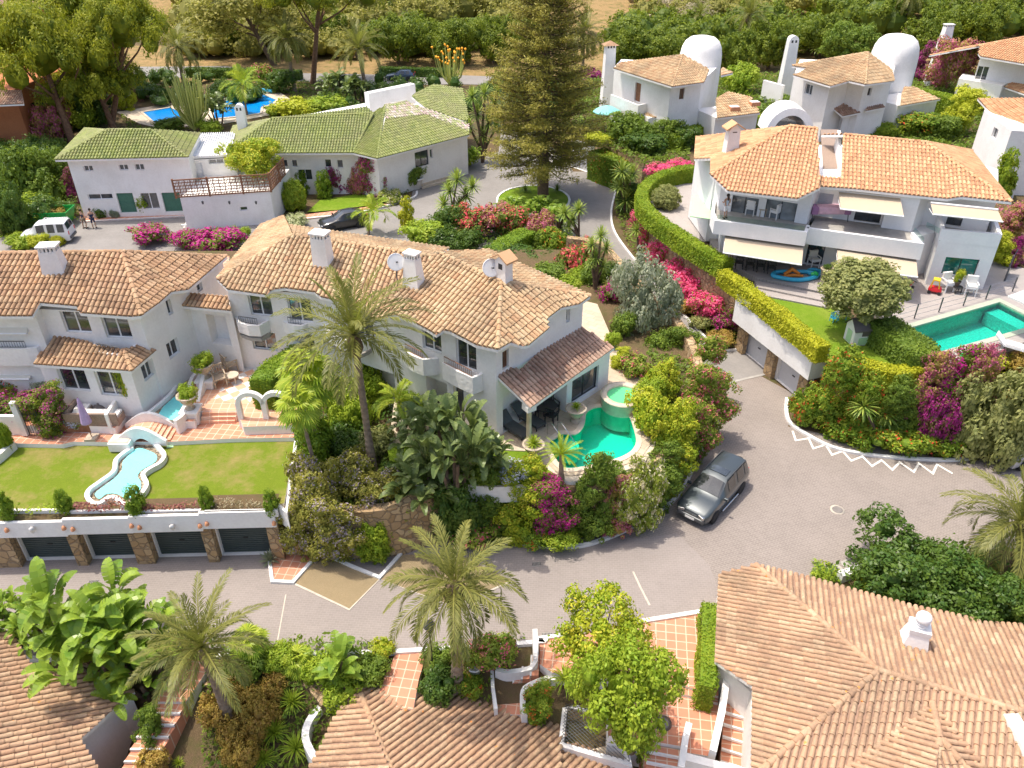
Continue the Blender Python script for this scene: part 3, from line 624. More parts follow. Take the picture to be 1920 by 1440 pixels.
lb = LB(); rosette(lb, (0, 0, 0), 1, 34, droop=.05, wd=.1, low=5); T['agave'] = lb.build('agave_rosette')
def paddle(lb, base, az, e, pet, ln, wd, g, c):
 d = np.array([math.cos(e)*math.cos(az), math.cos(e)*math.sin(az), math.sin(e)]); side = np.array([-math.sin(az), math.cos(az), 0]); base = np.array(base, float)
 p = base+d*pet; lb.quads([[base-side*.02, base+side*.02, p+side*.015, p-side*.015]], .4, .6)
 n = 7; tw = g.normal()*.4; e1 = e; v = .28
 for i in range(n):
  s0 = i/n; s1 = (i+1)/n; w0 = wd*max(.12, math.sin(math.pi*min(1, .12+s0*.86)))**.6 if i else wd*.35; w1 = wd*(math.sin(math.pi*min(.995, .12+s1*.86))**.6) if i < n-1 else .02
  e1 -= .17; dd = np.array([math.cos(e1)*math.cos(az), math.cos(e1)*math.sin(az), math.sin(e1)]); nr = np.cross(side, dd); nr = nr if nr[2] > 0 else -nr; q = p+dd*ln/n
  for sg in (1, -1):
   sd = side*sg*math.cos(.35)+nr*v*(1+tw*sg); gap = g.uniform(0, .03)*ln if g.uniform() < .35 else 0
   lb.quads([[p, p+sd*w0+dd*gap, q+sd*w1-dd*gap, q]], g.uniform(.3, .8), np.clip(c+.1*sg, 0, 1))
  p = q
def paddle_plant(name, stems, seed, leaf=.33, wd=.085, nl=10):
 g = np.random.default_rng(seed); lb = LB()
 for (x, y, h) in stems:
  fan = g.uniform(0, 3.14)
  for k in range(nl):
   f = (k+.5)/nl*2-1; e = R(86-52*abs(f)-g.uniform(0, 12)); az = fan+(0 if f > 0 else math.pi)+g.normal()*.5
   paddle(lb, (x, y, h*.78), az, e, .16*g.uniform(.8, 1.2), leaf*g.uniform(.8, 1.1), wd*g.uniform(.85, 1.1), g, g.uniform(.1, .95))
 return lb.build(name)
_st1 = [(0, 0, 1), (.35, .1, .8), (-.3, .2, .85), (.1, -.35, .6), (-.25, -.3, .55), (.45, -.25, .5), (-.5, -.02, .6), (.05, .45, .7), (.6, .2, .55), (-.55, .35, .75), (.3, -.5, .8), (-.1, .1, .8), (.2, .3, .9)]
T['pad1'] = paddle_plant('paddle_leaves', _st1, 1); T['pad2'] = paddle_plant('paddle_leaves', [(x*.9, -y, h) for x, y, h in _st1[::-1]], 2); T['pad3'] = paddle_plant('paddle_leaves', [(0, 0, 1), (.2, .1, .7), (-.15, -.15, .6)], 3, .5, .12)
def crownpt(base, u, v):
 z = up(base, v); p = Vector((0, base.y, z)); return Vector(((u-960)/FOC*depth(p), base.y, z))
def palm(name, bu, bv, z0, cu, cv, Lf, label, tp='dp1', tr=.24, mat='palm', boss=True, cat='palm tree', group=None, bend=0):
 base = P(bu, bv, z0); c = crownpt(base, cu, cv); t = thing(name, base, label, cat, group)
 mb = MB(); n = max(6, int((c.z-z0)/.16)); pts = []; rs = []
 for i in range(n+1):
  f = i/n; q = base.lerp(c, f)+Vector((bend*math.sin(math.pi*f), 0, 0)); pts.append(q); rs.append(tr*(1.3-.45*min(1, f*3))*(1.07 if i % 2 else .95))
 pts[0] = pts[0]-Vector((0, 0, .4)); mb.tube(pts, rs, 12, smooth=False); mb.build('trunk', M['ptrunk'], t)
 if boss:
  mb = MB(); top = c-Vector((0, 0, .75*Lf/3))
  mb.lathe([(tr*.9, -.1), (tr*1.5, .12), (tr*1.95, .35), (tr*1.8, .6), (tr*1.2, .85), (.05, 1.05)], top, 10, smooth=False); mb.build('crown_shaft', M['trunk'], t)
 inst('fronds', T[tp], c, Lf, L[mat], t); return t
def spiky(name, u, v, zg, heads, label, cat='yucca', mat='yuc', tp='ros', group=None, tr=.09):
 """heads: (picture u, v of the head, radius in pixels) on stems from one foot"""
 base = P(u, v, zg); t = thing(name, base, label, cat, group); mb = MB(); any_ = False
 for (hu, hv, hr) in heads:
  c = crownpt(base+Vector((0, random.uniform(-.4, .4), 0)), hu, hv); k = mpp(c)*hr
  if c.z > zg+.25:
   mid = base.lerp(c, .5)+Vector((random.uniform(-.1, .1), 0, .0)); mb.tube([base, Vector((mid.x*.6+base.x*.4, mid.y, mid.z)), c], [tr*1.3, tr, tr*.8], 7); any_ = True
  inst('leaves', T[tp], c, k, L[mat], t)
 if any_: mb.build('stem', M['trunk'], t)
 return t
def tuft(name, u, v, r, zg, label, mat='grass', tp='tuft', cat='plant', group=None):
 p = P(u, v, zg); zg = max(zg, gz(p.x, p.y)) if v > 1220 else zg; p = P(u, v, zg); o = inst(name, T[tp], p, mpp(p)*r, L[mat]); return tagp(o, label, cat, group)
def paddles(name, u, v, zg, tu, tv, label, tp='pad1', mat='ban', group=None, wide=1.0):
 """clump from foot (u,v) whose topmost leaves reach row tv"""
 base = P(u, v, zg); c = crownpt(base, tu, tv); h = (c.z-zg)/1.25; t = thing(name, base, label, 'tropical plant', group)
 inst('leaves', T[tp], base, (h*wide, h*wide, h), L[mat], t, rz=random.uniform(0, 6.28)); mb = MB()
 for (x, y, q) in _st1[:5]: mb.tube([base+Vector((x*h*wide*.3, y*h*wide*.3, -.1)), base+Vector((x*h*wide*.9, y*h*wide*.9, q*h*.8))], [.11, .07], 7)
 mb.build('stem', M['trunk'], t); return t
# ---------------- roofs, walls, windows ----------------
def plan_inside(poly, s):
 """t intervals of the polygon (s,t) at this s"""
 xs = []
 for i in range(len(poly)):
  (s0, t0), (s1, t1) = poly[i], poly[(i+1) % len(poly)]
  if (s0 > s) != (s1 > s): xs.append(t0+(t1-t0)*(s-s0)/(s1-s0))
 xs.sort(); return list(zip(xs[::2], xs[1::2]))
def tiles_on(mb, pl, pts, w=.235, Lt=.36):
 """real barrel tiles: covers with stepped laps, in columns down the slope"""
 n = pl[1]; dn = (Vector((0, 0, -1))+n*n.z).normalized(); ac = n.cross(dn); o = pts[0]
 poly = [((p-o).dot(ac), (p-o).dot(dn)) for p in pts]; s0 = min(p[0] for p in poly); s1 = max(p[0] for p in poly)
 k = random.randrange(10000); col = 0; s = s0+w*.5
 while s < s1:
  col += 1
  for (t0, t1) in plan_inside(poly, s):
   t = t1
   row = 0; jit = random.uniform(-.02, .02)
   while t > t0+.04:
    a = max(t0, t-Lt*1.08); row += 1; js = random.uniform(-.012, .012); vs = []
    for (tt, r, lift) in ((t, w*.40, .026), (a, w*.33, .0)):
     for j in range(5):
      an = math.pi*(1-j/4); x = math.cos(an)*r+js+jit*.3; h = math.sin(an)*r*.95+lift+.012
      vs.append(o+ac*(s+x)+dn*tt+n*h)
    uv = (k+col+.5, row+.5)
    mb.add(vs, [(j, j+5, j+6, j+1) for j in range(4)], uv=uv, smooth=True); mb.add(vs[:5], [(0, 1, 2, 3, 4)], uv=uv)
    t -= Lt
  s += w
def cap_line(mb, a, b, r=.13, Lc=.4):
 d = b-a; ln = d.length; d.normalize(); side = d.cross(Vector((0, 0, 1))).normalized(); upv = side.cross(d); k = random.randrange(9999); t = 0; i = 0
 if d.z > 0: pass
 while t < ln:
  e = min(ln, t+Lc*1.1); i += 1; vs = []
  for (q, rr, lift) in ((t, r, .03), (e, r*.82, .01)):
   for j in range(6):
    an = math.pi*j/5; vs.append(a+d*q+side*math.cos(an)*rr+upv*(math.sin(an)*rr*.85+lift))
  mb.add(vs, [(j, j+1, j+7, j+6) for j in range(5)], uv=(k+.5, i+.5), smooth=True); mb.add(vs[:6], [tuple(range(5, -1, -1))], uv=(k+.5, i+.5)); t += Lc
def capr(a, b): return (a, b) if a.z < b.z else (b, a)
def roof(parent, faces, ridges, tile, w=.255, Lt=.42, drop=.16, slab=None, name='roof', sofz=None):
 """faces: list of (plane, [picture points or Vectors])"""
 mb = MB(); un = MB(); cv = MB()
 for pl, pts in faces:
  q = [p if isinstance(p, Vector) else onplane(pl, *p) for p in pts]
  n = pl[1]; q = [Vector((p.x, p.y, pl[0].z-((p.x-pl[0].x)*n.x+(p.y-pl[0].y)*n.y)/n.z)) for p in q]
  tiles_on(mb, pl, q, w, Lt)
  bm_poly = q; m = len(q)
  # bed under the tiles, tessellated through a sheet, and the plastered eaves below it
  ar = sum(q[i].x*q[(i+1) % m].y-q[(i+1) % m].x*q[i].y for i in range(m))
  if ar < 0: q = q[::-1]
  cv.add([p+Vector((0, 0, -.004)) for p in q], [tuple(range(m))])
  un.add([p+Vector((0, 0, -.012)) for p in q]+[p+Vector((0, 0, -drop)) for p in q], [(m+i, m+(i+1) % m, (i+1) % m, i) for i in range(m)]+[tuple(range(2*m-1, m-1, -1))])
 for a, b in ridges: cap_line(mb, *capr(a, b))
 r = mb.build(name, tile, parent)
 bed = cv.build('tile_bed', [BEDS.get(tile.name, M['soilbed'])], r); e = un.build('eaves', slab or M['white'], r)
 for o in (bed, e):
  bm = bmesh.new(); bm.from_mesh(o.data); bmesh.ops.triangulate(bm, faces=[f for f in bm.faces if len(f.verts) > 4]); bm.to_mesh(o.data); bm.free()
 return r
M['soilbed'] = simple('tile_channel_clay', (.26, .16, .10), .9, var=.25, scale=5)
BEDS = {M['tileD'].name: simple('new_channel_clay', (.44, .25, .15), .9, var=.2, scale=5), M['tileG'].name: simple('green_channel_glaze', (.13, .17, .05), .7, var=.25, scale=5),
  M['tileP'].name: simple('faded_channel_glaze', (.30, .28, .18), .7, var=.25, scale=5), M['tileB'].name: simple('pink_channel_clay', (.32, .20, .14), .9, var=.25, scale=5), M['tileC'].name: simple('pale_channel_clay', (.30, .18, .11), .9, var=.25, scale=5)}
def wallseg(body, parent, a, b, z0, z1, ops=(), rec=.22, mat=None):
 """a->b runs left to right seen from outside. ops: (u0,v0,u1,v1,kind) in the picture"""
 a = Vector((a.x, a.y, 0)); b = Vector((b.x, b.y, 0)); d = b-a; ln = d.length; d.normalize(); out = Vector((d.y, -d.x, 0)); pl = (a, out); rect = []
 for op in ops:
  if len(op) == 5:
   u0, v0, u1, v1, kind = op; um, vm = (u0+u1)/2, (v0+v1)/2
   s_0 = (onplane(pl, u0, vm)-a).dot(d); s_1 = (onplane(pl, u1, vm)-a).dot(d); t = onplane(pl, um, v0).z; bt = onplane(pl, um, v1).z
  else: s_0, s_1, bt, t, kind, _ = op; s_0 *= ln; s_1 *= ln
  s_0, s_1 = max(.06, min(s_0, s_1)), min(ln-.06, max(s_0, s_1)); bt = max(z0+.03, bt); t = min(z1-.06, t)
  if s_1-s_0 < .15 or t-bt < .15: continue
  rect.append((s_0, s_1, bt, t, kind))
 ss = sorted({0, ln, *[r[0] for r in rect], *[r[1] for r in rect]}); zz = sorted({z0, z1, *[r[2] for r in rect], *[r[3] for r in rect]})
 pt = lambda s, z, dep=0: a+d*s-out*dep+Vector((0, 0, z))
 for i in range(len(ss)-1):
  for j in range(len(zz)-1):
   cs, cz = (ss[i]+ss[i+1])/2, (zz[j]+zz[j+1])/2
   if any(r[0] < cs < r[1] and r[2] < cz < r[3] for r in rect): continue
   body.quad(pt(ss[i], zz[j]), pt(ss[i+1], zz[j]), pt(ss[i+1], zz[j+1]), pt(ss[i], zz[j+1]))
 for (p, q, bt, t, kind) in rect:
  dp = {'open': .8, 'garage': .25, 'garagew': .2}.get(kind, rec)
  body.quad(pt(p, bt), pt(p, bt, dp), pt(p, t, dp), pt(p, t)); body.quad(pt(q, bt, dp), pt(q, bt), pt(q, t), pt(q, t, dp))
  body.quad(pt(p, t, dp), pt(q, t, dp), pt(q, t), pt(p, t)); body.quad(pt(p, bt), pt(q, bt), pt(q, bt, dp), pt(p, bt, dp))
  if kind == 'open': body.quad(pt(p, bt, dp), pt(q, bt, dp), pt(q, t, dp), pt(p, t, dp)); continue
  fm = M['black'] if kind in ('dark', 'darkT', 'curtain') else M['wood'] if kind in ('wooddoor', 'woodwin') else M['wmetal']
  gm = {'darkT': M['glassT'], 'curtain': M['glassW']}.get(kind, M['glass'])
  f = MB(); r = .035 if kind in ('dark', 'darkT', 'curtain') else .045; dd = dp-.05
  def bar(s0, s1, b0, t0, dep=dd, th=.05, mb=f):
   c = pt((s0+s1)/2, (b0+t0)/2, dep); mb.box(c, (s1-s0, th, t0-b0), rz=math.atan2(d.y, d.x))
  if kind in ('garage', 'garagew', 'door', 'wooddoor', 'greendoor', 'whitedoor', 'shutter'):
   dm = {'garage': M['garagedoor'], 'garagew': M['garagew'], 'greendoor': M['greendoor'], 'whitedoor': M['wmetal'], 'shutter': M['garagew']}.get(kind, M['wood'])
   bar(p, q, bt, t, dp-.02, .05)
   if kind == 'garage' or kind == 'shutter':
    nr = int((t-bt)/.12)
    for i in range(nr): bar(p+.03, q-.03, bt+.03+i*(t-bt)/nr, bt+.03+(i+.62)*(t-bt)/nr, dp-.055, .03)
   elif kind != 'garagew':
    for (x0, x1, y0, y1) in ((.12, .88, .1, .48), (.12, .88, .56, .92)):
     bar(p+(q-p)*x0, p+(q-p)*x1, bt+(t-bt)*y0, bt+(t-bt)*y1, dp-.055, .03)
   o = f.build('garage_door' if 'garage' in kind else 'roller_shutter' if kind == 'shutter' else 'door', dm, parent)
   if kind in ('garage', 'garagew'):
    h = MB(); h.box(pt((p+q)/2, bt+(t-bt)*.42, dp-.09), (.22, .05, .05), rz=math.atan2(d.y, d.x)); h.build('handle', M['black'], o)
   continue
  bar(p, p+r, bt, t); bar(q-r, q, bt, t); bar(p+r, q-r, t-r, t); bar(p+r, q-r, bt, bt+r)
  nm = max(1, round((q-p)/1.15)); nm = 2 if (nm == 1 and q-p > .75) else nm
  for i in range(1, nm): x = p+(q-p)*i/nm; bar(x-r*.8, x+r*.8, bt+r, t-r)
  if kind == 'woodwin':
   for i in range(1, 5): x = p+(q-p)*i/5; bar(x-.012, x+.012, bt+r, t-r, dd-.06, .02)
  o = f.build('window' if bt > z0+.4 else 'glass_door', fm, parent); g = MB()
  g.quad(pt(p+.01, bt+.01, dp-.045), pt(q-.01, bt+.01, dp-.045), pt(q-.01, t-.01, dp-.045), pt(p+.01, t-.01, dp-.045)); g.build('pane', gm, o)
def bodywalls(parent, segs, z0, z1, mat, name='wall', cap=True, rec=.22):
 """segs: [(Vector a, ops)...] path; ops of segment i->i+1. closed loop when last has ops None => closed"""
 mb = MB(); pts = [s[0] for s in segs]; n = len(pts)
 for i in range(n):
  a, b = pts[i], pts[(i+1) % n]; wallseg(mb, parent, a, b, z0, z1, segs[i][1], rec)
 if cap:
  m = n; mb.add([(p.x, p.y, z1-.02) for p in pts], [tuple(range(m))])
 o = mb.build(name, mat, parent)
 bm = bmesh.new(); bm.from_mesh(o.data); bmesh.ops.triangulate(bm, faces=[f for f in bm.faces if len(f.verts) > 4]); bm.to_mesh(o.data); bm.free(); return o
def rect4(a, b, dep):
 """front edge a->b (left to right from outside), extruded dep metres back -> 4 corners going round"""
 d = (b-a); h = Vector((-d.y, d.x, 0)).normalized()*dep; return [a, b, b+h, a+h]
def railing(parent, a, b, z, h=.9, mat=None, name='railing', gap=.13, glass=False):
 mb = MB(); d = b-a; ln = Vector((d.x, d.y, 0)).length; n = max(2, int(ln/gap)); A = Vector((a.x, a.y, z)); B = Vector((b.x, b.y, z))
 mb.tube([A+Vector((0, 0, h)), B+Vector((0, 0, h))], .025, 6); mb.tube([A+Vector((0, 0, .06)), B+Vector((0, 0, .06))], .018, 6)
 for i in range(n+1):
  p = A.lerp(B, i/n); mb.tube([p+Vector((0, 0, .05)), p+Vector((0, 0, h))], .010, 5)
 return mb.build(name, mat or M['dgrey'], parent)
def chimney(parent, u, v, zb, wpx, zt, kind='plain', rot=0, tap=.72, depthf=.75):
 """foot centre seen at (u,v) on height zb, width in pixels, top height zt"""
 p = P(u, v, zb); wd = mpp(p)*wpx; mb = MB(); h = zt-zb
 mb.box((p.x, p.y, zb+h/2-.35), (wd, wd*depthf, h+.7), rot, tap)
 tw, td = wd*tap, wd*depthf*tap; co, si = math.cos(rot), math.sin(rot)
 def loc(x, y, z): return (p.x+x*co-y*si, p.y+x*si+y*co, z)
 c = mb.build('chimney', M['white'], parent); k = MB()
 if kind == 'plain':
  nx = 5
  for i in range(nx):
   for sy in (-1, 1): k.box(loc((i/(nx-1)-.5)*tw*.86, sy*td*.42, zt+.11), (tw*.11, td*.14, .22), rot)
  for sx in (-1, 1): k.box(loc(sx*tw*.43, 0, zt+.11), (tw*.10, td*.12, .22), rot)
  k.box(loc(0, 0, zt+.265), (tw*1.15, td*1.15, .09), rot); k.build('chimney_cap', M['white'], c)
  kk = MB(); kk.box(loc(0, 0, zt+.1), (tw*.7, td*.6, .2), rot); kk.build('flue', M['black'], c)
 elif kind == 'arch':
  a = MB(); n = 10; prof = [(math.cos(math.pi*i/n)*tw/2, math.sin(math.pi*i/n)*tw/2) for i in range(n+1)]
  vs = [loc(x, -td/2, zt+y) for x, y in prof]+[loc(x, td/2, zt+y) for x, y in prof]
  a.add(vs, [(i, i+1, n+2+i, n+1+i) for i in range(n)]+[tuple(range(n, -1, -1)), tuple(range(n+1, 2*n+2))]); a.build('chimney_cap', M['white'], c)
  kk = MB()
  for s in (-1, 1): kk.box(loc(s*tw*.2, 0, zt-.05), (tw*.2, td*1.03, .28), rot)
  kk.build('flue', M['black'], c)
 elif kind == 'gable':
  a = MB()
  for s in (-1, 1):
   vs = [loc(s*tw*.85, -td*.8, zt-.02), loc(s*tw*.85, td*.8, zt-.02), loc(0, td*.8, zt+.5*tw), loc(0, -td*.8, zt+.5*tw)]
   vs = vs if s > 0 else vs[::-1]; vv = [Vector(x)+Vector((0, 0, .09)) for x in vs]
   a.add([Vector(x) for x in vs]+vv, [(3, 2, 1, 0), (4, 5, 6, 7), (0, 1, 5, 4), (1, 2, 6, 5), (2, 3, 7, 6), (3, 0, 4, 7)])
  a.build('chimney_cap', M['tileD'], c); b = MB(); b.add([loc(-tw/2, -td/2, zt-.03), loc(tw/2, -td/2, zt-.03), loc(0, -td/2, zt+.45*tw), loc(-tw/2, td/2, zt-.03), loc(tw/2, td/2, zt-.03), loc(0, td/2, zt+.45*tw)], [(0, 1, 2), (5, 4, 3), (0, 2, 5, 3), (1, 4, 5, 2)]); b.build('gable_top', M['white'], c)
  kk = MB(); kk.box(loc(0, 0, zt-.3), (tw*.4, td*1.02, .3), rot); kk.build('flue', M['black'], c)
 elif kind == 'round':
  a = MB(); a.box(loc(0, 0, zt+.09), (tw*1.12, td*1.12, .2), rot); a.build('chimney_collar', M['white'], c)
  k = MB(); k.lathe([(tw*.30, zt+.19-zt), (tw*.30, .5)], (p.x, p.y, zt), 20)
  for i in range(3): k.lathe([(tw*.38, .28+i*.1), (tw*.38, .32+i*.1)], (p.x, p.y, zt), 20)
  k.lathe([(tw*.42, .56), (tw*.42, .68), (tw*.36, .76), (.01, .77)], (p.x, p.y, zt), 20); k.build('flue_cap', M['wmetal'], c)
 elif kind == 'tiled':
  a = MB(); k = MB()
  for i in range(3): k.box(loc((i-1)*tw*.3, -td*.5, zt-.16), (tw*.17, .04, .22), rot)
  k.build('flue', M['black'], c)
  a.add([loc(-tw*.8, -td*.8, zt), loc(tw*.8, -td*.8, zt), loc(tw*.8, td*.8, zt), loc(-tw*.8, td*.8, zt), loc(0, 0, zt+.45)], [(0, 1, 4), (1, 2, 4), (2, 3, 4), (3, 0, 4), (3, 2, 1, 0)]); a.build('chimney_cap', M['tileA'], c)
 return c
def parapet(parent, pts, z0, z1, wid=.14, mat=None, name='balcony_wall', floor=None, fz=None):
 mb = MB(); mb.ribbon(pts, wid, z0, z1); o = mb.build(name, mat or M['rwhite'], parent)
 if floor:
  f = MB(); f.prism([(p.x, p.y) for p in floor], fz-.2, fz); f.build('balcony_floor', M['conc'] if floor else M['white'], parent)
 return o
def awning(parent, px4, thick=.02, mat=None):
 """px4: four (u,v,z): back-left, back-right, front-right, front-left"""
 a, b, c, d = [P(*q) for q in px4]; mb = MB(); z = Vector((0, 0, -thick)); mb.add([a, b, c, d, a+z, b+z, c+z, d+z], [(3, 2, 1, 0), (4, 5, 6, 7), (0, 1, 5, 4), (1, 2, 6, 5), (2, 3, 7, 6), (3, 0, 4, 7)])
 o = mb.build('awning', mat or M['awning'], parent); k = MB(); k.tube([d, c], .05, 8); k.build('front_bar', M['wmetal'], o)
 k = MB(); k.tube([a+Vector((0, 0, .03)), b+Vector((0, 0, .03))], .07, 8); k.build('roller_box', M['wmetal'], o)
 k = MB()
 for (p, q) in ((a, d), (b, c)): k.tube([p+Vector((0, 0, -.35)), q+Vector((0, 0, -.04))], .02, 6)
 k.build('folding_arm', M['wmetal'], o); return o
# ---------------- ground, terraces, roads, pools ----------------
def W_(pts, z): return [P(u, v, z) for u, v in pts]
def holed(name, outer, holes, z, mat, parent=None, kind='structure'):
 bm = bmesh.new(); es = []
 for loop in [outer]+list(holes):
  vs = [bm.verts.new((p[0], p[1], z)) for p in loop]
  es += [bm.edges.new((vs[i], vs[(i+1) % len(vs)])) for i in range(len(vs))]
 bmesh.ops.triangle_fill(bm, use_beauty=True, use_dissolve=False, edges=es)
 for f in bm.faces:
  f.normal_update()
  if f.normal.z < 0: f.normal_flip()
 me = bpy.data.meshes.new(name); off = rootloc(parent); bm.to_mesh(me); bm.free(); me.transform(Matrix.Translation(-off)); me.materials.append(mat)
 o = bpy.data.objects.new(name, me); COL.objects.link(o)
 if parent: o.parent = parent
 elif kind: o['kind'] = kind
 return o
def terrace(name, outer, z, z0, top, side, holes=()):
 o = holed(name, outer, holes, z, top); bm = bmesh.new(); bm.from_mesh(o.data); n = len(outer); o.data.materials.append(side)
 vs = [bm.verts.new((p[0], p[1], zz)) for zz in (z0, z) for p in outer]
 for i in range(n):
  f = bm.faces.new((vs[i], vs[(i+1) % n], vs[n+(i+1) % n], vs[n+i])); f.material_index = 1
 bm.to_mesh(o.data); bm.free(); return o
_kb = [P(u, v, 0) for u, v in [(-600, 1250), (0, 1238), (480, 1230), (740, 1224), (1000, 1208), (1080, 1192), (1316, 1149), (1570, 1085), (1850, 1030), (2500, 1000)]]
_kx = [p.x for p in _kb]; _ky = [p.y for p in _kb]
def gz(x, y):
 yk = float(np.interp(x, _kx, _ky))
 k = .42+.9*min(1, max(0, (-14.3-x)/.8))*(y < yk-1.3)
 if y < yk-.2: return max(-3.4, -k*(yk-.2-y))-.03
 if y > 150: return -.03+(y-150)*.10
 return -.03
xs = [-4000, -600, -200]+[-120+3*i for i in range(27)]+[-39+1.0*i for i in range(79)]+[42+3*i for i in range(30)]+[200, 600, 4000]
ys = [-300, -40, 0, 6]+[10+.5*i for i in range(60)]+[40+4*i for i in range(28)]+[160, 200, 300, 600, 1500, 5000]
xs = sorted(set(xs)); ys = sorted(set(ys))
gm = MB(); nx = len(xs); vs_ = [(x, y, gz(x, y)) for y in ys for x in xs]
gm.add(vs_, [(j*nx+i, j*nx+i+1, (j+1)*nx+i+1, (j+1)*nx+i) for j in range(len(ys)-1) for i in range(nx-1)]); g = gm.build('ground', M['soil']); g['kind'] = 'structure'
far = [(-900, 128), (-60, 127), (-30, 131), (40, 128), (900, 126), (2500, 900), (-2500, 900)]
fm = MB(); _n = 40
fm.add([(x, y, (-.02 if y < 150 else (y-150)*.10+.02)) for y in (121, 150, 200, 400, 900) for x in np.linspace(-700, 700, _n)], [(j*_n+i, j*_n+i+1, (j+1)*_n+i+1, (j+1)*_n+i) for j in range(4) for i in range(_n-1)])
o = fm.build('hillside', M['dry']); o['kind'] = 'structure'
# streets
street = [(-400, 1252), (0, 1238), (480, 1230), (740, 1224), (1000, 1208), (1080, 1192), (1316, 1149), (1400, 1130), (1570, 1085), (1640, 1067), (1700, 1080), (1850, 1030), (2500, 1020), (2500, 740), (1850, 770), (1845, 850), (1790, 865), (1478, 800), (1475, 745), (1500, 745), (1423, 703), (1343, 723), (1300, 700), (1280, 900), (1000, 960), (560, 990), (-400, 1030)]
sheet('street', W_(street, 0), .0, M['paver'])
lower = [(-400, 1252), (0, 1238), (480, 1230), (740, 1224), (1000, 1208), (1080, 1192), (1316, 1149), (1360, 1140), (1330, 1060), (1270, 1000), (1200, 1010), (1000, 1000), (560, 1000), (-400, 1030)]
sheet('lower_street', W_(lower, 0), .006, M['paver2'])
upper = [(1343, 723), (1423, 703), (1448, 704), (1385, 652), (1345, 657), (1320, 633), (1280, 590), (1173, 467), (1150, 430), (1148, 400), (1155, 345), (1112, 322), (1075, 322), (1060, 300), (1000, 240), (940, 240), (935, 285), (860, 312), (830, 330), (775, 352), (770, 380), (700, 395), (575, 412), (520, 420), (345, 408), (150, 405), (60, 430), (-100, 470), (400, 500), (850, 500), (1050, 480), (1100, 520), (1200, 620), (1290, 700)]
sheet('upper_drive', W_(upper, 0), .012, M['asphalt'])
d = MB(); a, b = P(1343, 723, .02), P(1440, 700, .02); q = Vector((.05, .12, 0)); d.quad(a-q, b-q, b+q, a+q); o = d.build('drain_strip', M['conc']); o['kind'] = 'structure'
sheet('avenue', W_([(-100, 128), (420, 124), (560, 137), (720, 140), (860, 141), (1100, 150), (1100, 163), (860, 158), (700, 160), (420, 145), (-100, 150)], 0), .01, M['asphalt'])
sheet('roadside_grass', W_([(330, 103), (720, 114), (860, 119), (1060, 122), (1060, 131), (860, 130), (720, 128), (330, 118)], 0), .015, M['dry'])
def kerb(px, z=0, wid=.16, h=.13, mat='kerb', name='kerb', sm=4, closed=False):
 pts = [P(u, v, z) for u, v in (smoothpx(px, sm, closed) if sm else px)]; mb = MB(); mb.ribbon(pts, wid, z-.1, z+h, closed)
 o = mb.build(name, M[mat]); o['kind'] = 'structure'; return o
kerb([(-300, 1247), (0, 1238), (480, 1230), (740, 1224), (1000, 1207), (1010, 1203)], wid=.2); kerb([(1003, 1200), (1080, 1191)], sm=0); kerb([(1192, 1169), (1316, 1149), (1345, 1142)], sm=0, wid=.2)
kerb([(1475, 748), (1474, 775), (1482, 795), (1510, 815), (1560, 840), (1620, 853), (1700, 861), (1790, 864), (1830, 856), (1845, 835)], wid=.2)
kerb([(970, 1022), (1035, 1027), (1090, 1025), (1140, 1010), (1180, 992), (1225, 968), (1262, 940), (1290, 900), (1330, 800), (1350, 740)], wid=.2)
kerb([(1380, 657), (1347, 657), (1323, 635), (1280, 590), (1230, 535), (1173, 467), (1150, 430), (1146, 395), (1153, 345), (1112, 324)], wid=.16)
kerb([(1640, 1066), (1572, 1087)], sm=0, wid=.35, h=.4)
kerb([(505, 1048), (511, 1092), (550, 1094), (600, 1037), (660, 1064), (712, 1085), (752, 1040)], sm=0, wid=.16)
kerb([(550, 1094), (655, 1143), (712, 1085), (850, 1137), (960, 1090)], sm=0, wid=.1, h=.03, mat='kerb2', name='paving_edge')
sheet('terracotta_landing', W_([(507, 1050), (513, 1089), (548, 1091), (597, 1037), (560, 1020), (530, 1020)], .05), .05, M['terra'])
sheet('gravel_bed', W_([(552, 1092), (655, 1141), (710, 1086), (602, 1040)], .03), .035, M['gravel']); sheet('gravel_bed', W_([(714, 1086), (850, 1136), (958, 1088), (860, 1040), (755, 1040)], .03), .035, M['gravel'])
kerb([(525, 416), (575, 411), (640, 404), (700, 394), (735, 384), (776, 371), (782, 360)], wid=.2); sheet('pink_footway', W_([(560, 412), (640, 403), (700, 393), (735, 380), (700, 386), (640, 394), (570, 402)], .1), .1, M['terra'])
sheet('front_lawn', W_([(575, 398), (600, 375), (680, 362), (700, 372), (690, 385), (640, 393)], .12), .12, M['lawn2'])
kerb([(152, 417), (345, 407)], sm=0); kerb([(340, 424), (430, 424), (520, 408)], sm=0)
sheet('footway', W_([(150, 416), (345, 406), (345, 395), (150, 402)], .1), .1, M['terra'])
# planting island of the upper drive
isl = [(1000+68*math.cos(a), 377+27*math.sin(a)) for a in np.linspace(0, 2*math.pi, 26)[:-1]]
mb = MB(); mb.prism([(p.x, p.y) for p in W_(isl, 0)], -.1, .1); o = mb.build('island_lawn', M['lawn2']); o['kind'] = 'structure'; kerb(isl, wid=.2, sm=0, closed=True, h=.16)
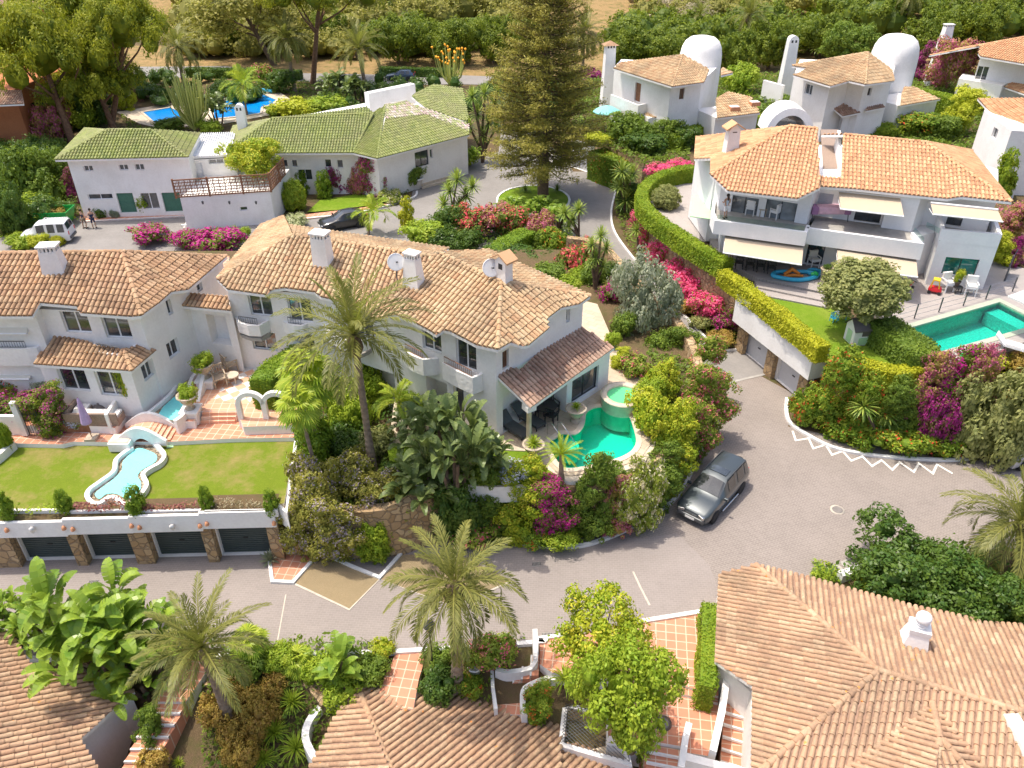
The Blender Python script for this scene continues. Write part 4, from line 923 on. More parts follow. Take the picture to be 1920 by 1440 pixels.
# zigzag paint
zz = [(1486, 808), (1492, 826), (1516, 822), (1525, 841), (1548, 834), (1560, 853), (1580, 846), (1596, 864), (1617, 856), (1635, 874), (1653, 863), (1673, 881), (1687, 867), (1713, 885), (1723, 869), (1749, 888), (1757, 871), (1786, 888)]
mb = MB(); mb.ribbon(W_(zz, 0), .12, .006, .012); o = mb.build('zigzag_marking', M['paintline']); o['kind'] = 'structure'
mb = MB(); mb.ribbon(W_([(1187, 1072), (1200, 1100), (1218, 1135)], 0), .09, .010, .016); o = mb.build('faded_lane_line', M['kerb2']); o['kind'] = 'structure'
mb = MB(); mb.ribbon(W_([(536, 1115), (528, 1160), (518, 1215)], 0), .05, .010, .014); o = mb.build('faded_lane_line', M['kerb2']); o['kind'] = 'structure'
mb = MB(); mb.ribbon(W_([(266, 425), (273, 416)], 0), .12, .016, .02); mb.ribbon(W_([(345, 427), (352, 410)], 0), .12, .016, .02); o = mb.build('parking_marking', M['paintline']); o['kind'] = 'structure'
# garages terrace, lawn and house platform on the left
T1 = W_([(-330, 966), (0, 958), (380, 948), (530, 944), (556, 826), (640, 780), (660, 470), (-330, 470)], 2.9)
terrace('lawn_terrace', T1, 2.88, -.1, M['soil'], M['white'])
pond = smoothpx([(248, 838), (230, 850), (217, 863), (213, 883), (187, 903), (168, 917), (163, 930), (173, 942), (187, 943), (203, 933), (217, 933), (229, 944), (249, 942), (267, 923), (275, 907), (268, 890), (279, 879), (300, 867), (308, 853), (299, 840), (287, 828)], 4)
sheet('lawn', W_([(-330, 970), (0, 958), (380, 950), (533, 944), (553, 824), (436, 824), (318, 830), (215, 832), (20, 838), (-330, 850)], 2.9), 2.9, M['lawn'])
path = W_([(-330, 838), (20, 831), (117, 833), (138, 828), (215, 829), (318, 828), (358, 826), (436, 822), (551, 820), (560, 700), (560, 500), (-330, 500)], 3.15)
terrace('tiled_path', path, 3.15, 2.8, M['terra'], M['white'])
plat = W_([(-330, 800), (60, 798), (118, 797), (205, 800), (215, 803), (236, 775), (300, 775), (330, 790), (365, 790), (420, 600), (430, 480), (-330, 480)], 3.6)
terrace('house_platform', plat, 3.6, 3.0, M['terra'], M['white'])
sheet('cream_patio', W_([(62, 720), (108, 748), (118, 795), (205, 797), (214, 792), (252, 735), (240, 715), (100, 700)], 3.6), 3.61, M['coping'])
platB = W_([(372, 770), (444, 771), (456, 800), (552, 797), (575, 740), (600, 700), (640, 650), (455, 600), (372, 600)], 3.68)
terrace('upper_patio', platB, 3.68, 3.0, M['terra2'], M['white'])
sheet('checkered_floor', W_([(463, 672), (500, 690), (492, 725), (466, 758), (444, 757), (402, 748), (416, 728), (440, 702)], 3.68), 3.69, M['check'])
st = thing('terrace_steps', P(412, 793, 3.15), 'three wide terracotta steps beside the urn pedestal', 'steps')
for i in range(3):
 mb = MB(); z = 3.15+.17*(2-i); a, b = P(380-2*i, 779+8*i, z), P(445-2*i, 778+8*i, z); h = Vector((0, .55+.3*(2-i), 0)); mb.prism([(a.x, a.y), (b.x, b.y), (b.x, b.y+1.2), (a.x, a.y+1.2)], 3.0, z+.16); mb.build('step', M['terra2'], st)
def ribbon_thing(name, pxz, wid, z0, z1, mat, label, cat='low wall', sm=4, closed=False, kind=None, group=None):
 pts = smoothpx(pxz, sm, closed) if sm else pxz; Pp = [P(*q) for q in pts]; mb = MB()
 zt = z1 if not callable(z1) else [z1(i/(len(Pp)-1)) for i in range(len(Pp))]; mb.ribbon(Pp, wid, z0, zt, closed); c = sum(Pp, Vector())/len(Pp); c.z = z0
 mb.v = [(a-c.x, b-c.y, d-c.z) for a, b, d in mb.v]; o = mb.build(name, M[mat]); o.location = c; return tagp(o, label, cat, group, kind)
def water_body(name, px, z, depth_, wat, lining, lab=None, cobble=None):
 pts = W_(px, z); mb = MB(); n = len(pts)
 if cobble: sheet('cobble_edge', W_(cobble, z+.02), z+.015, M['cobble'])
 s = sheet(name, pts, z+.03 if cobble else z, M[wat]); return s
# the stream
ribbon_thing('pond_wall', [(u, v, 3.15) for u, v in pond], .2, 2.8, 3.18, 'white', 'curving white wall around the lower pond on the lawn', 'pond wall', sm=0)
sheet('pond_cobbles', W_(pond+[(252, 832)], 2.95), 2.96, M['cobble'])
pw = smoothpx([(260, 840), (276, 844), (293, 853), (291, 866), (266, 881), (258, 893), (264, 904), (262, 920), (248, 931), (236, 936), (226, 929), (213, 925), (198, 927), (187, 935), (179, 930), (181, 922), (213, 898), (229, 880), (230, 866), (247, 848)], 3, True)
def pool_basin(px, z, dp, wat, lin, wname='pond_water', bname='pond_lining', hole=True, wz=-.1):
 pts = W_(px, z); mb = MB(); n = len(pts)
 mb.add([(p.x, p.y, z-.01) for p in pts]+[(p.x, p.y, z-dp) for p in pts], [(i, (i+1) % n, n+(i+1) % n, n+i) for i in range(n)])
 b = mb.build(bname, M[lin]); b['kind'] = 'structure'; f = sheet(bname, pts, z-dp, M[lin]); sheet(wname, pts, z+wz, M[wat])
sheet('pond_water', W_(pw, 2.985), 2.995, M['waterL']); sheet('pond_lining', W_(pw, 2.975), 2.98, M['basinL'])
ch_l = [(277, 775), (300, 757), (322, 736), (336, 713), (358, 697), (379, 680), (386, 660), (393, 640)]; ch_r = [(328, 791), (344, 778), (352, 757), (356, 735), (357, 718), (366, 703), (385, 690), (402, 672), (412, 650)]
ribbon_thing('stream_wall', [(u, v, 3.8) for u, v in ch_l], .18, 3.1, 3.86, 'white', 'white wall on the house side of the upper stream', 'stream wall')
ribbon_thing('stream_wall', [(u, v, 3.9) for u, v in ch_r], .2, 3.1, 3.98, 'white', 'white wall on the patio side of the upper stream', 'stream wall')
ch = smoothpx(ch_l, 4)+smoothpx(ch_r, 4)[::-1]; sheet('stream_cobbles', W_(ch, 3.65), 3.64, M['cobble'])
w1 = [(327, 743), (344, 745), (343, 765), (334, 780), (326, 788), (310, 784), (296, 778), (306, 762)]; w2 = [(343, 727), (354, 718), (356, 724), (350, 732)]
for w_ in (w1, w2): sheet('stream_lining', W_(w_, 3.67), 3.66, M['basinL']); sheet('stream_water', W_(w_, 3.68), 3.68, M['waterL'])
# little bridge
br = thing('footbridge', P(268, 815, 3.15), 'small white arched footbridge with terracotta treads over the stream', 'footbridge')
def bridge_side(fr, to, bot, prof, wid=.18):
 n = 14; pts = [P(fr[0]+(to[0]-fr[0])*i/n, fr[1]+(to[1]-fr[1])*i/n, 3.15) for i in range(n+1)]; mb = MB(); mb.ribbon(pts, wid, [bot(i/n) for i in range(n+1)], [prof(i/n) for i in range(n+1)]); mb.build('bridge_parapet', M['rwhite'], br)
hump = lambda f: 3.35+.75*math.sin(math.pi*min(1, max(0, f*.98+.01)))**1.1
bridge_side((220, 829), (314, 832), lambda f: 3.08+(.42*math.cos((f-.52)*math.pi/.42) if abs(f-.52) < .21 else 0), hump)
bridge_side((237, 800), (334, 803), lambda f: 3.08+(.40*math.cos((f-.5)*math.pi/.42) if abs(f-.5) < .21 else 0), hump)
dk = MB(); n = 12
for i in range(n):
 f0, f1 = i/n, (i+1)/n; z = 3.18+.42*math.sin(math.pi*(f0+f1)/2)
 q = [P(232+94*f0, 816, 3.15), P(232+94*f1, 816, 3.15)]; dk.prism([(q[0].x, q[0].y-.5), (q[1].x, q[1].y-.5), (q[1].x, q[1].y+.75), (q[0].x, q[0].y+.75)], z-.15, z)
dk.build('deck', M['terra2'], br)
mb = MB(); c = P(232, 838, 2.95); mb.box((0, 0, .25), (1.05, .85, .5)); o = mb.build('stone_bench', M['white'], bevel=.03); o.location = c; tagp(o, 'square white block seat beside the footbridge', 'bench')
mb = MB(); mb.box((0, 0, .52), (.9, .7, .04)); k = mb.build('seat_slab', M['coping'], None); k.parent = o; k.location = (0, 0, 0)
ribbon_thing('garden_wall', [(-40, 885, 3.2), (0, 850, 3.3), (24, 829, 3.3)], .25, 2.8, 3.35, 'white', 'thick white kerb wall at the left corner of the lawn', sm=0)
# central villa terrace
T3px = [(556, 1034), (620, 1040), (735, 1037), (800, 1017), (880, 1002), (960, 990), (1060, 1000), (1150, 983), (1222, 946), (1272, 890), (1297, 810), (1290, 745), (1262, 690), (1225, 655), (1190, 610), (1150, 565), (1120, 535), (1060, 525)]
T3 = W_(T3px, 0)+W_([(850, 525), (520, 530), (500, 700), (520, 900)], 0)
poolC = smoothpx([(1094, 775), (1104, 766), (1120, 761), (1150, 762), (1181, 777), (1192, 800), (1198, 828), (1190, 846), (1172, 858), (1150, 866), (1125, 872), (1094, 879), (1066, 882), (1050, 876), (1036, 860), (1025, 832), (1038, 820), (1052, 811), (1076, 812), (1087, 803), (1092, 790)], 3, True)
PC = W_(poolC, 3.4)
terrace('villa_terrace', T3, 2.55, -.1, M['soil'], M['stone'], [PC])
patC = W_([(740, 745), (770, 820), (915, 836), (985, 839), (1003, 852), (1014, 867), (1030, 872), (1047, 888), (1070, 892), (1130, 884), (1200, 862), (1222, 830), (1232, 760), (1205, 705), (1150, 640), (1120, 570), (1080, 560), (930, 700)], 3.4)
terrace('villa_platform', W_([(740, 745), (728, 835), (735, 885), (780, 905), (930, 912), (1030, 908), (1047, 898), (1070, 902), (1130, 894), (1205, 870), (1228, 836), (1238, 760), (1208, 705), (1150, 640), (1120, 570), (1080, 560), (930, 700)], 3.4), 3.36, 2.4, M['coping'], M['white'], [PC])
holed('villa_patio', patC, [PC], 3.4, M['stonepave']); pool_basin(poolC, 3.4, 1.25, 'waterC', 'basinC', 'pool_water', 'pool_lining')
mb = MB(); mb.ribbon(PC, .28, 3.37, 3.435, True); o = mb.build('pool_coping', M['coping']); o['kind'] = 'structure'
sheet('villa_lawn', W_([(725, 835), (770, 838), (920, 838), (985, 842), (1003, 856), (1014, 871), (1045, 892), (1030, 905), (930, 910), (780, 905), (735, 890)], 3.37), 3.37, M['lawn2'])
for i in range(3):
 mb = MB(); c = P(1056+i*5, 826+i*4, 3.25); mb.lathe([(.95-.2*i+.05, 0), (.95-.2*i, .26)], (c.x-.1, c.y, 2.4+.24*(2-i)), 20, 1, .6, -.5); o = mb.build('pool_step', M['basinC']); o['kind'] = 'structure'
mb = MB(); mb.prism([(p.x, p.y) for p in W_([(905, 834), (985, 838), (985, 846), (905, 842)], 3.4)], 3.2, 3.415); o = mb.build('patio_edge', M['coping']); o['kind'] = 'structure'
wallpx = [(u, v, 0) for u, v in T3px]
ribbon_thing('stone_wall', wallpx[:9], .5, -.1, lambda f: 3.0-.15*math.sin(f*9)+.3*f, 'stone', 'curved rubble stone retaining wall below the villa garden, facing the street', 'stone wall')
ribbon_thing('stone_wall', wallpx[8:], .5, -.1, lambda f: 3.3+.3*f*f, 'stone', 'rubble stone wall on the drive side of the central villa', 'stone wall')
# garages terrace of the large right villa
T4px = [(1392, 538), (1532, 642), (1600, 698), (1650, 704), (1745, 704), (1800, 690), (1860, 668), (1920, 652), (2400, 640), (2400, 330), (1300, 322), (1255, 335), (1222, 350), (1207, 375), (1222, 405), (1262, 440), (1330, 505)]
poolR = [(1688, 616), (1874, 563), (1963, 608), (1765, 664)]; PR = W_(poolR, 3.9)
T4 = W_(T4px, 3.6); terrace('right_terrace', T4, 3.55, -.1, M['soil'], M['stone'], [PR])
dk = W_([(1332, 455), (1368, 498), (1420, 521), (1548, 549), (1600, 566), (1650, 590), (1680, 612), (1700, 630), (1760, 668), (1752, 690), (1800, 676), (1860, 662), (1920, 642), (2300, 630), (2300, 520), (1930, 505), (1860, 490), (1840, 440), (1330, 400)], 3.9)
terrace('pool_deck', dk, 3.9, 3.4, M['deck'], M['deck'], [PR]); pool_basin(poolR, 3.9, 1.35, 'waterR', 'basinR', 'pool_water', 'pool_lining', wz=-.07)
mb = MB(); mb.ribbon(PR, .4, 3.75, 3.93, True); o = mb.build('pool_coping', M['copingG']); o['kind'] = 'structure'
mb = MB(); q = W_([(1852, 573), (1874, 566), (1952, 606), (1930, 612)], 3.9); mb.prism([(p.x, p.y) for p in q], 2.6, 3.45); o = mb.build('pool_bench', M['basinR']); o['kind'] = 'structure'
for i in range(2):
 mb = MB(); mb.prism([(p.x, p.y) for p in W_([(1415-12*i, 523+8*i), (1550, 551+8*i), (1552, 563+8*i), (1420-12*i, 536+8*i)], 3.9)], 3.5, 3.82-.12*i); o = mb.build('deck_step', M['deck']); o['kind'] = 'structure'
sheet('right_lawn', W_([(1395, 535), (1420, 548), (1550, 572), (1600, 600), (1655, 640), (1712, 678), (1740, 692), (1650, 696), (1590, 690), (1530, 665), (1470, 620)], 3.6), 3.6, M['lawn2'])
sheet('side_drive', W_([(1215, 372), (1240, 352), (1300, 340), (1340, 350), (1335, 455), (1300, 450), (1250, 415)], 3.6), 3.6, M['deck'])
# terraces of the tower houses
T5 = W_([(1062, 238), (1112, 258), (1155, 282), (1205, 312), (1290, 318), (1600, 320), (1900, 380), (2500, 400), (2500, 120), (1128, 150), (1080, 200)], 3.2)
terrace('upper_terrace', T5, 3.2, -.1, M['soil'], M['stone'])
# lower plaza and steps
pa = W_([(1012, 1199), (1080, 1192), (1197, 1169), (1316, 1150), (1345, 1144), (1347, 1306), (1251, 1277), (1150, 1272), (1085, 1268), (1035, 1262), (1012, 1246)], 0)
terrace('terracotta_plaza', pa, .03, -3.6, M['terra'], M['white'])
pb = W_([(1140, 1275), (1251, 1278), (1347, 1308), (1340, 1420), (1290, 1412), (1280, 1400), (1205, 1388), (1140, 1380)], -.3)
terrace('lower_plaza', pb, -.28, -3.6, M['terra'], M['white'])
pa2 = W_([(1150, 1272), (1251, 1278), (1347, 1308), (1346, 1318), (1250, 1294), (1150, 1288)], -.13); terrace('plaza_step', pa2, -.12, -.4, M['terra'], M['kerb'])
def stairs(name, label, a0, a1, z0, stepdir, n, run=.34, rise=.17, mat='terra', bottom=-3.6, nose=True, group=None, up_=False):
 """flight from edge a0-a1 (world points) going along stepdir, down by default"""
 t = thing(name, Vector(((a0.x+a1.x)/2, (a0.y+a1.y)/2, z0)), label, 'steps', group)
 for i in range(n):
  p, q = a0+stepdir*run*i, a1+stepdir*run*i; r_, s_ = a1+stepdir*run*(i+1), a0+stepdir*run*(i+1); z = z0+(rise if up_ else -rise)*(i+1)
  mb = MB(); mb.prism([(p.x, p.y), (q.x, q.y), (r_.x, r_.y), (s_.x, s_.y)], bottom, z); o = mb.build('step', M[mat], t)
  if nose:
   k = MB(); e0, e1 = (s_, r_) if not up_ else (p, q); dd = stepdir*.05*(1 if not up_ else -1); k.prism([(e0-dd*1.2)[:2], (e1-dd*1.2)[:2], (e1+dd*.3)[:2], (e0+dd*.3)[:2]], z-.12, z+.012); k.build('nosing', M['kerb'], o)
 return t
stairs('staircase', 'terracotta steps with white edges below the leafy tree on the plaza', P(1205, 1388, -.3), P(1278, 1402, -.3), -.28, Vector((.1, -1, 0)).normalized(), 7)
a, b = P(352, 1231, 0), P(408, 1231, 0); sd_ = Vector((-.28, -1, 0)).normalized()
terrace('garden_path', [a, b, b+sd_*2.2, a+sd_*2.2], .02, -3.5, M['terra'], M['kerb'])
stairs('staircase', 'long terracotta garden steps with white edges at the lower left, past the leaning palm', a+sd_*2.2, b+sd_*2.2, .02, sd_, 11, .42, .15)
terrace('garden_path', W_([(742, 1226), (800, 1225), (785, 1275), (775, 1330), (700, 1330), (722, 1268)], 0), .02, -3.5, M['terra'], M['kerb'])
a, b = P(1016, 1245, 0), P(1022, 1268, 0)
stairs('staircase', 'narrow terracotta steps descending left behind the curved white wall', P(1012, 1216, 0), P(1010, 1262, 0), .03, Vector((-1, -.1, 0)), 5, .35, .17)
terrace('lower_landing', W_([(930, 1240), (960, 1238), (975, 1265), (975, 1340), (925, 1340)], -.85), -.85, -3.6, M['terra'], M['kerb'])
stairs('staircase', 'shaded terracotta steps with white edges behind the middle tiled roof', P(925, 1285, -.85), P(975, 1285, -.85), -.85, Vector((0, -1, 0)), 5, .4, .16)
mb = MB(); q = W_([(440, 1236), (742, 1228), (725, 1262), (640, 1300), (600, 1290), (565, 1268), (440, 1268)], -.2)
stw = [(388, 1272, -.3), (480, 1270, -.3), (560, 1270, -.3), (590, 1282, -.3), (618, 1318, -.4)]
ribbon_thing('stone_wall', stw, .7, -3.2, -.25, 'stone', 'low broad stone wall curving round the sunken bed left of the middle roof', 'stone wall')
ribbon_thing('stone_wall', [(318, 1300, -.2), (312, 1340, -.5), (300, 1400, -1.0)], .6, -3.3, lambda f: .1-.9*f, 'stone', 'rubble stone wall on the left side of the long garden steps', 'stone wall')
# ---------------- houses ----------------
def dplane(p, d, k):
 d = Vector((d[0], d[1])).normalized(); return (p, Vector((k*d.x, k*d.y, 1)).normalized())
def backface(RL, RR, off): return (plane3(RL, RR, RR+off), [RL, RR, RR+off, RL+off])
def OP(pl, u, v): return onplane(pl, u, v)
def slabf(parent, pts, z0, z1, mat, name='balcony_floor'):
 mb = MB(); mb.prism([(p.x, p.y) for p in pts], z0, z1); o = mb.build(name, mat, parent)
 bm = bmesh.new(); bm.from_mesh(o.data); bmesh.ops.triangulate(bm, faces=[f for f in bm.faces if len(f.verts) > 4]); bm.to_mesh(o.data); bm.free(); return o
def lantern(parent, p, name='wall_lantern', mat='black', s=1.0):
 mb = MB(); mb.lathe([(.05*s, -.18*s), (.10*s, -.12*s), (.12*s, .08*s), (.15*s, .10*s), (.03*s, .2*s), (.01, .23*s)], p, 8); return mb.build(name, M[mat], parent)
# --- white villa at the left
E = 8.9
A = thing('villa', P(150, 740, 3.3), 'white two-storey villa at the left with balconies and a weathered tiled roof', 'house')
FA = eplane(P(0, 593, E), P(265, 592, E), .36); apex = OP(FA, 230, 472); h0 = P(265, 592, E); hb = P(425, 481, E); RL = OP(FA, -330, 478)
FA2 = plane3(h0, apex, hb); off = hb-apex; rd = (apex-RL).normalized(); off = off-rd*off.dot(rd)
roof(A, [(FA, [(-330, 593), (60, 593), (75, 568), (143, 574), (150, 587), (247, 594), (265, 592), (230, 472), (-330, 478)]),
         (FA2, [(265, 592), (300, 567), (322, 547), (353, 543), (425, 481), (230, 472)]), (plane3(RL, apex, hb), [RL, apex, hb, RL+off])], [(h0, apex), (hb, apex), (RL, apex)], M['tileA'])
bodywalls(A, [(P(-330, 586, 8.8), []), (P(64, 586, 8.8), []), (P(74, 578, 8.8), [(118, 585, 167, 624, 'win'), (194, 592, 243, 634, 'win')]), (P(260, 586, 8.8), [(313, 560, 323, 592, 'win'), (313, 636, 337, 670, 'win'), (368, 522, 379, 548, 'win')]),
              (P(416, 485, 8.8), []), (P(416, 485, 8.8)+Vector((-4, 1, 0)), []), (P(-330, 480, 8.8), [])], 3.25, 8.75, M['white'])
lo = [P(70, 676, 6.5), P(243, 690, 6.5)]; rr = P(288, 652, 6.5)
bodywalls(A, [(lo[0], [(112, 690, 163, 732, 'win'), (183, 697, 232, 742, 'win')]), (lo[1], [(265, 674, 292, 711, 'win')]), (rr, []), (P(120, 640, 6.5), [])], 3.5, 6.42, M['white'], name='ground_floor_wall')
FL = eplane(P(62, 683, 6.5), P(247, 696, 6.5), .40); h0 = P(247, 696, 6.5); t0 = OP(FL, 233, 655); FL2 = plane3(h0, t0, P(294, 656, 6.5))
roof(A, [(FL, [(62, 683), (247, 696), (233, 655), (180, 648), (165, 640), (104, 628)]), (FL2, [(247, 696), (294, 656), (268, 645), (233, 655)])], [(h0, t0)], M['tileA'], name='porch_roof')
bp = [P(u, v, 7.25) for u, v in smoothpx([(101, 606), (104, 619), (172, 630), (177, 644), (220, 652), (262, 628)], 2)]
parapet(A, bp, 6.15, 6.9, .15, floor=bp+[P(240, 610, 7.25), P(110, 600, 7.25)], fz=6.4)
railing(A, P(108, 620, 7.25), P(168, 629, 7.25), 6.88, .4); railing(A, P(180, 645, 7.25), P(218, 652, 7.25), 6.88, .4)
bp = [P(u, v, 7.3) for u, v in [(-330, 640), (45, 640), (62, 638), (100, 614)]]; parapet(A, bp, 5.9, 6.9, .15, floor=bp+[P(60, 600, 7.3), P(-330, 600, 7.3)], fz=6.3); railing(A, bp[0], bp[1], 6.9, .4)
awning(A, [(-330, 598, 8.3), (54, 598, 8.3), (50, 626, 7.7), (-330, 626, 7.7)], mat=M['awningw']); awning(A, [(-330, 682, 5.5), (66, 682, 5.5), (55, 711, 5.0), (-330, 711, 5.0)], mat=M['awningw'])
chimney(A, 109, 518, 9.6, 47, 11.05, 'plain', .1, .66)
for q in ((83, 690, 5.4), (240, 702, 5.4)): lantern(A, P(*q))
pc = MB(); pts = smoothpx([(304, 699), (312, 704), (326, 700), (345, 682), (352, 662), (356, 648)], 4); pc.ribbon(W_(pts, 4.0), .12, 3.3, 3.95); o = pc.build('planter_wall', M['white']); o['label'] = 'curved white planter wall beside the villa passage'; o['category'] = 'planter'
sheet('planter_soil', W_(pts+[(350, 646), (306, 696)], 3.8), 3.8, M['soil'])
# passage roof with arch
pa_ = thing('passage_gate', P(385, 640, 3.3), 'white arched passage wall with a small tiled roof between two villas', 'gateway')
FP = eplane(P(332, 573, 7.7), P(433, 583, 7.7), .38); roof(pa_, [(FP, [(332, 573), (433, 583), (427, 556), (347, 549)])], [], M['tileA'])
bodywalls(pa_, [(P(338, 568, 7.6), [(392, 592, 428, 645, 'open')]), (P(434, 580, 7.6), []), (P(430, 566, 7.6), []), (P(346, 560, 7.6), [])], 3.25, 7.6, M['white'])
# --- central row of villas
C = thing('villa', P(880, 850, 2.6), 'long central white villa row with chimneys, satellite dishes and a sunbleached tiled roof', 'house')
FB = eplane(P(427, 543, E), P(613, 560, E), .34); aL = OP(FB, 550, 440); rM = OP(FB, 813, 481)
FC = eplane(P(767, 600, E), P(933, 656, E), .30); ap = OP(FC, 940, 528); rC = OP(FC, 826, 474); h0 = P(933, 656, E); hb = P(1107, 555, E); FC3 = plane3(h0, ap, hb)
lf = P(407, 523, E); lb_ = P(490, 422, E); FBL = plane3(lf, aL, lb_)
rd = (ap-rC).normalized(); off = hb-ap; off = off-rd*off.dot(rd)
roof(C, [(FB, [(407, 523), (427, 543), (500, 553), (510, 543), (533, 540), (590, 548), (602, 557), (640, 566), (700, 600), (735, 560), (813, 481), (550, 440)]),
         (FC, [(700, 600), (740, 590), (767, 600), (800, 617), (818, 628), (832, 619), (845, 622), (893, 647), (933, 656), (940, 528), (826, 474), (813, 481), (735, 560)]),
         (FC3, [(933, 656), (958, 642), (980, 649), (992, 647), (1028, 617), (1027, 597), (1053, 577), (1087, 570), (1107, 555), (940, 528)]),
         (FBL, [lf, aL, lb_+Vector((1.5, 0, 0)), lb_]), (plane3(aL, rM, rM+Vector((.5, 3.6, -1.15))), [aL, rM, rM+Vector((.5, 3.6, -1.15)), aL+Vector((-1.6, 3.6, -1.15))]),
         (plane3(rC, ap, hb), [rC, ap, hb, rC+off])], [(h0, ap), (hb, ap), (rC, ap), (lf, aL), (aL, rM)], M['tileC'])
bodywalls(C, [(P(424, 535, 8.8), [(467, 549, 509, 592, 'win'), (541, 560, 584, 604, 'win'), (473, 623, 518, 656, 'win'), (562, 628, 590, 660, 'win')]), (P(612, 552, 8.8), []), (P(640, 556, 8.8), [(.1, .45, 6.3, 8.4, 'win', 0), (.2, .7, 2.8, 5.0, 'open', 0)]),
              (P(766, 592, 8.8), [(792, 616, 827, 658, 'win'), (855, 641, 893, 692, 'win'), (.16, .42, 3.45, 5.6, 'open', 0), (.5, .62, 3.45, 5.6, 'win', 0)]),
              (P(929, 646, 8.8), [(942, 657, 954, 691, 'woodwin'), (1062, 577, 1069, 604, 'win'), (.07, .42, 3.45, 5.6, 'open', 0)]), (P(1094, 553, 8.8), []), (P(1010, 505, 8.8), []), (P(820, 466, 8.8), []), (P(500, 432, 8.8), [])], 2.5, 8.72, M['white'])
for px, fl in ((smoothpx([(438, 574), (446, 598), (484, 605), (509, 588)], 2), [(500, 575), (445, 562)]), (smoothpx([(520, 589), (538, 601), (566, 605), (592, 592)], 2), [(590, 580), (525, 575)]), (smoothpx([(604, 598), (616, 616), (666, 638), (702, 618)], 2), [(700, 600), (612, 580)]),
               (smoothpx([(757, 628), (758, 650), (793, 668), (826, 664)], 2), [(826, 645), (765, 620)]), (smoothpx([(830, 674), (886, 702), (908, 688)], 2), [(900, 670), (835, 650)])):
 bp = [P(u, v, 7.1) for u, v in px]; parapet(C, bp, 6.3 if px[0][0] < 700 else 6.0, 6.95, .14, floor=bp+[P(u, v, 7.1) for u, v in fl], fz=6.15)
for q in (((448, 599), (482, 604)), ((760, 651), (792, 667)), ((833, 675), (884, 701)), ((540, 601), (564, 604))): railing(C, P(*q[0], 7.1), P(*q[1], 7.1), 6.9, .4, M['wood'] if q[0][0] > 700 else None)
FR = plane3(P(995, 765, 6.0), P(1152, 652, 6.0), P(932, 705, 7.0))
roof(C, [(FR, [(995, 765), (1152, 652), (1083, 608), (1063, 606), (1057, 626), (1012, 652), (1008, 662), (975, 693), (953, 688), (932, 705)])], [], M['tileR'], name='porch_roof')
a, b = P(1061, 773, 3.4), P(1139, 722, 3.4); bk = Vector((-(b-a).y, (b-a).x, 0)).normalized()*3.4
bodywalls(C, [(a, [(1073, 700, 1121, 742, 'dark')]), (b, []), (b+bk, []), (a+bk, [])], 3.3, 5.95, M['smooth'], name='pool_room_wall')
mb = MB(); c = P(991, 838, 3.4); mb.lathe([(.19, 0), (.19, .12), (.13, .2), (.12, 2.15), (.19, 2.2), (.19, 2.3)], c, 16); mb.build('porch_column', M['coping'], C); mb = MB(); mb.box((c.x, c.y, 5.8), (.5, .5, .3), .6); mb.build('column_head', M['white'], C)
chimney(C, 608, 500, 9.5, 34, 11.15, 'plain', -.3, .85, .8); chimney(C, 776, 528, 9.7, 38, 11.0, 'plain', -.5, .66); chimney(C, 945, 530, 9.9, 27, 11.15, 'gable', -.75, .95)
def dish(u, v, z, r, rz, label):
 p = P(u, v, z); t = thing('satellite_dish', p, label, 'satellite dish'); mb = MB(); n = 20; prof = [(r*k/6, .28*r*(k/6)**2) for k in range(7)]
 mb.lathe([(.001, 0)]+prof[1:], (0, 0, 0), n); o = mb.build('dish', M['wmetal'], None); o.parent = t; o.location = (0, 0, .75); o.rotation_euler = (R(68), 0, rz)
 md = o.modifiers.new('s', 'SOLIDIFY'); md.thickness = .02
 mb = MB(); mb.tube([(0, 0, -.6), (0, 0, .72)], .035, 8); k = mb.build('mast', M['dgrey'], None); k.parent = t
 mb = MB(); mb.tube([(0, 0, 0), (0, 0, r*.8)], .02, 6); mb.box((0, 0, r*.85), (.08, .08, .12)); k = mb.build('receiver', M['dgrey'], None); k.parent = t; k.location = (0, 0, .75); k.rotation_euler = (R(68), 0, rz)
dish(744, 517, 10.0, .44, .35, 'satellite dish left of the trapezoid chimney on the central roof'); dish(920, 528, 9.9, .46, .4, 'satellite dish beside the gabled chimney at the roof peak')
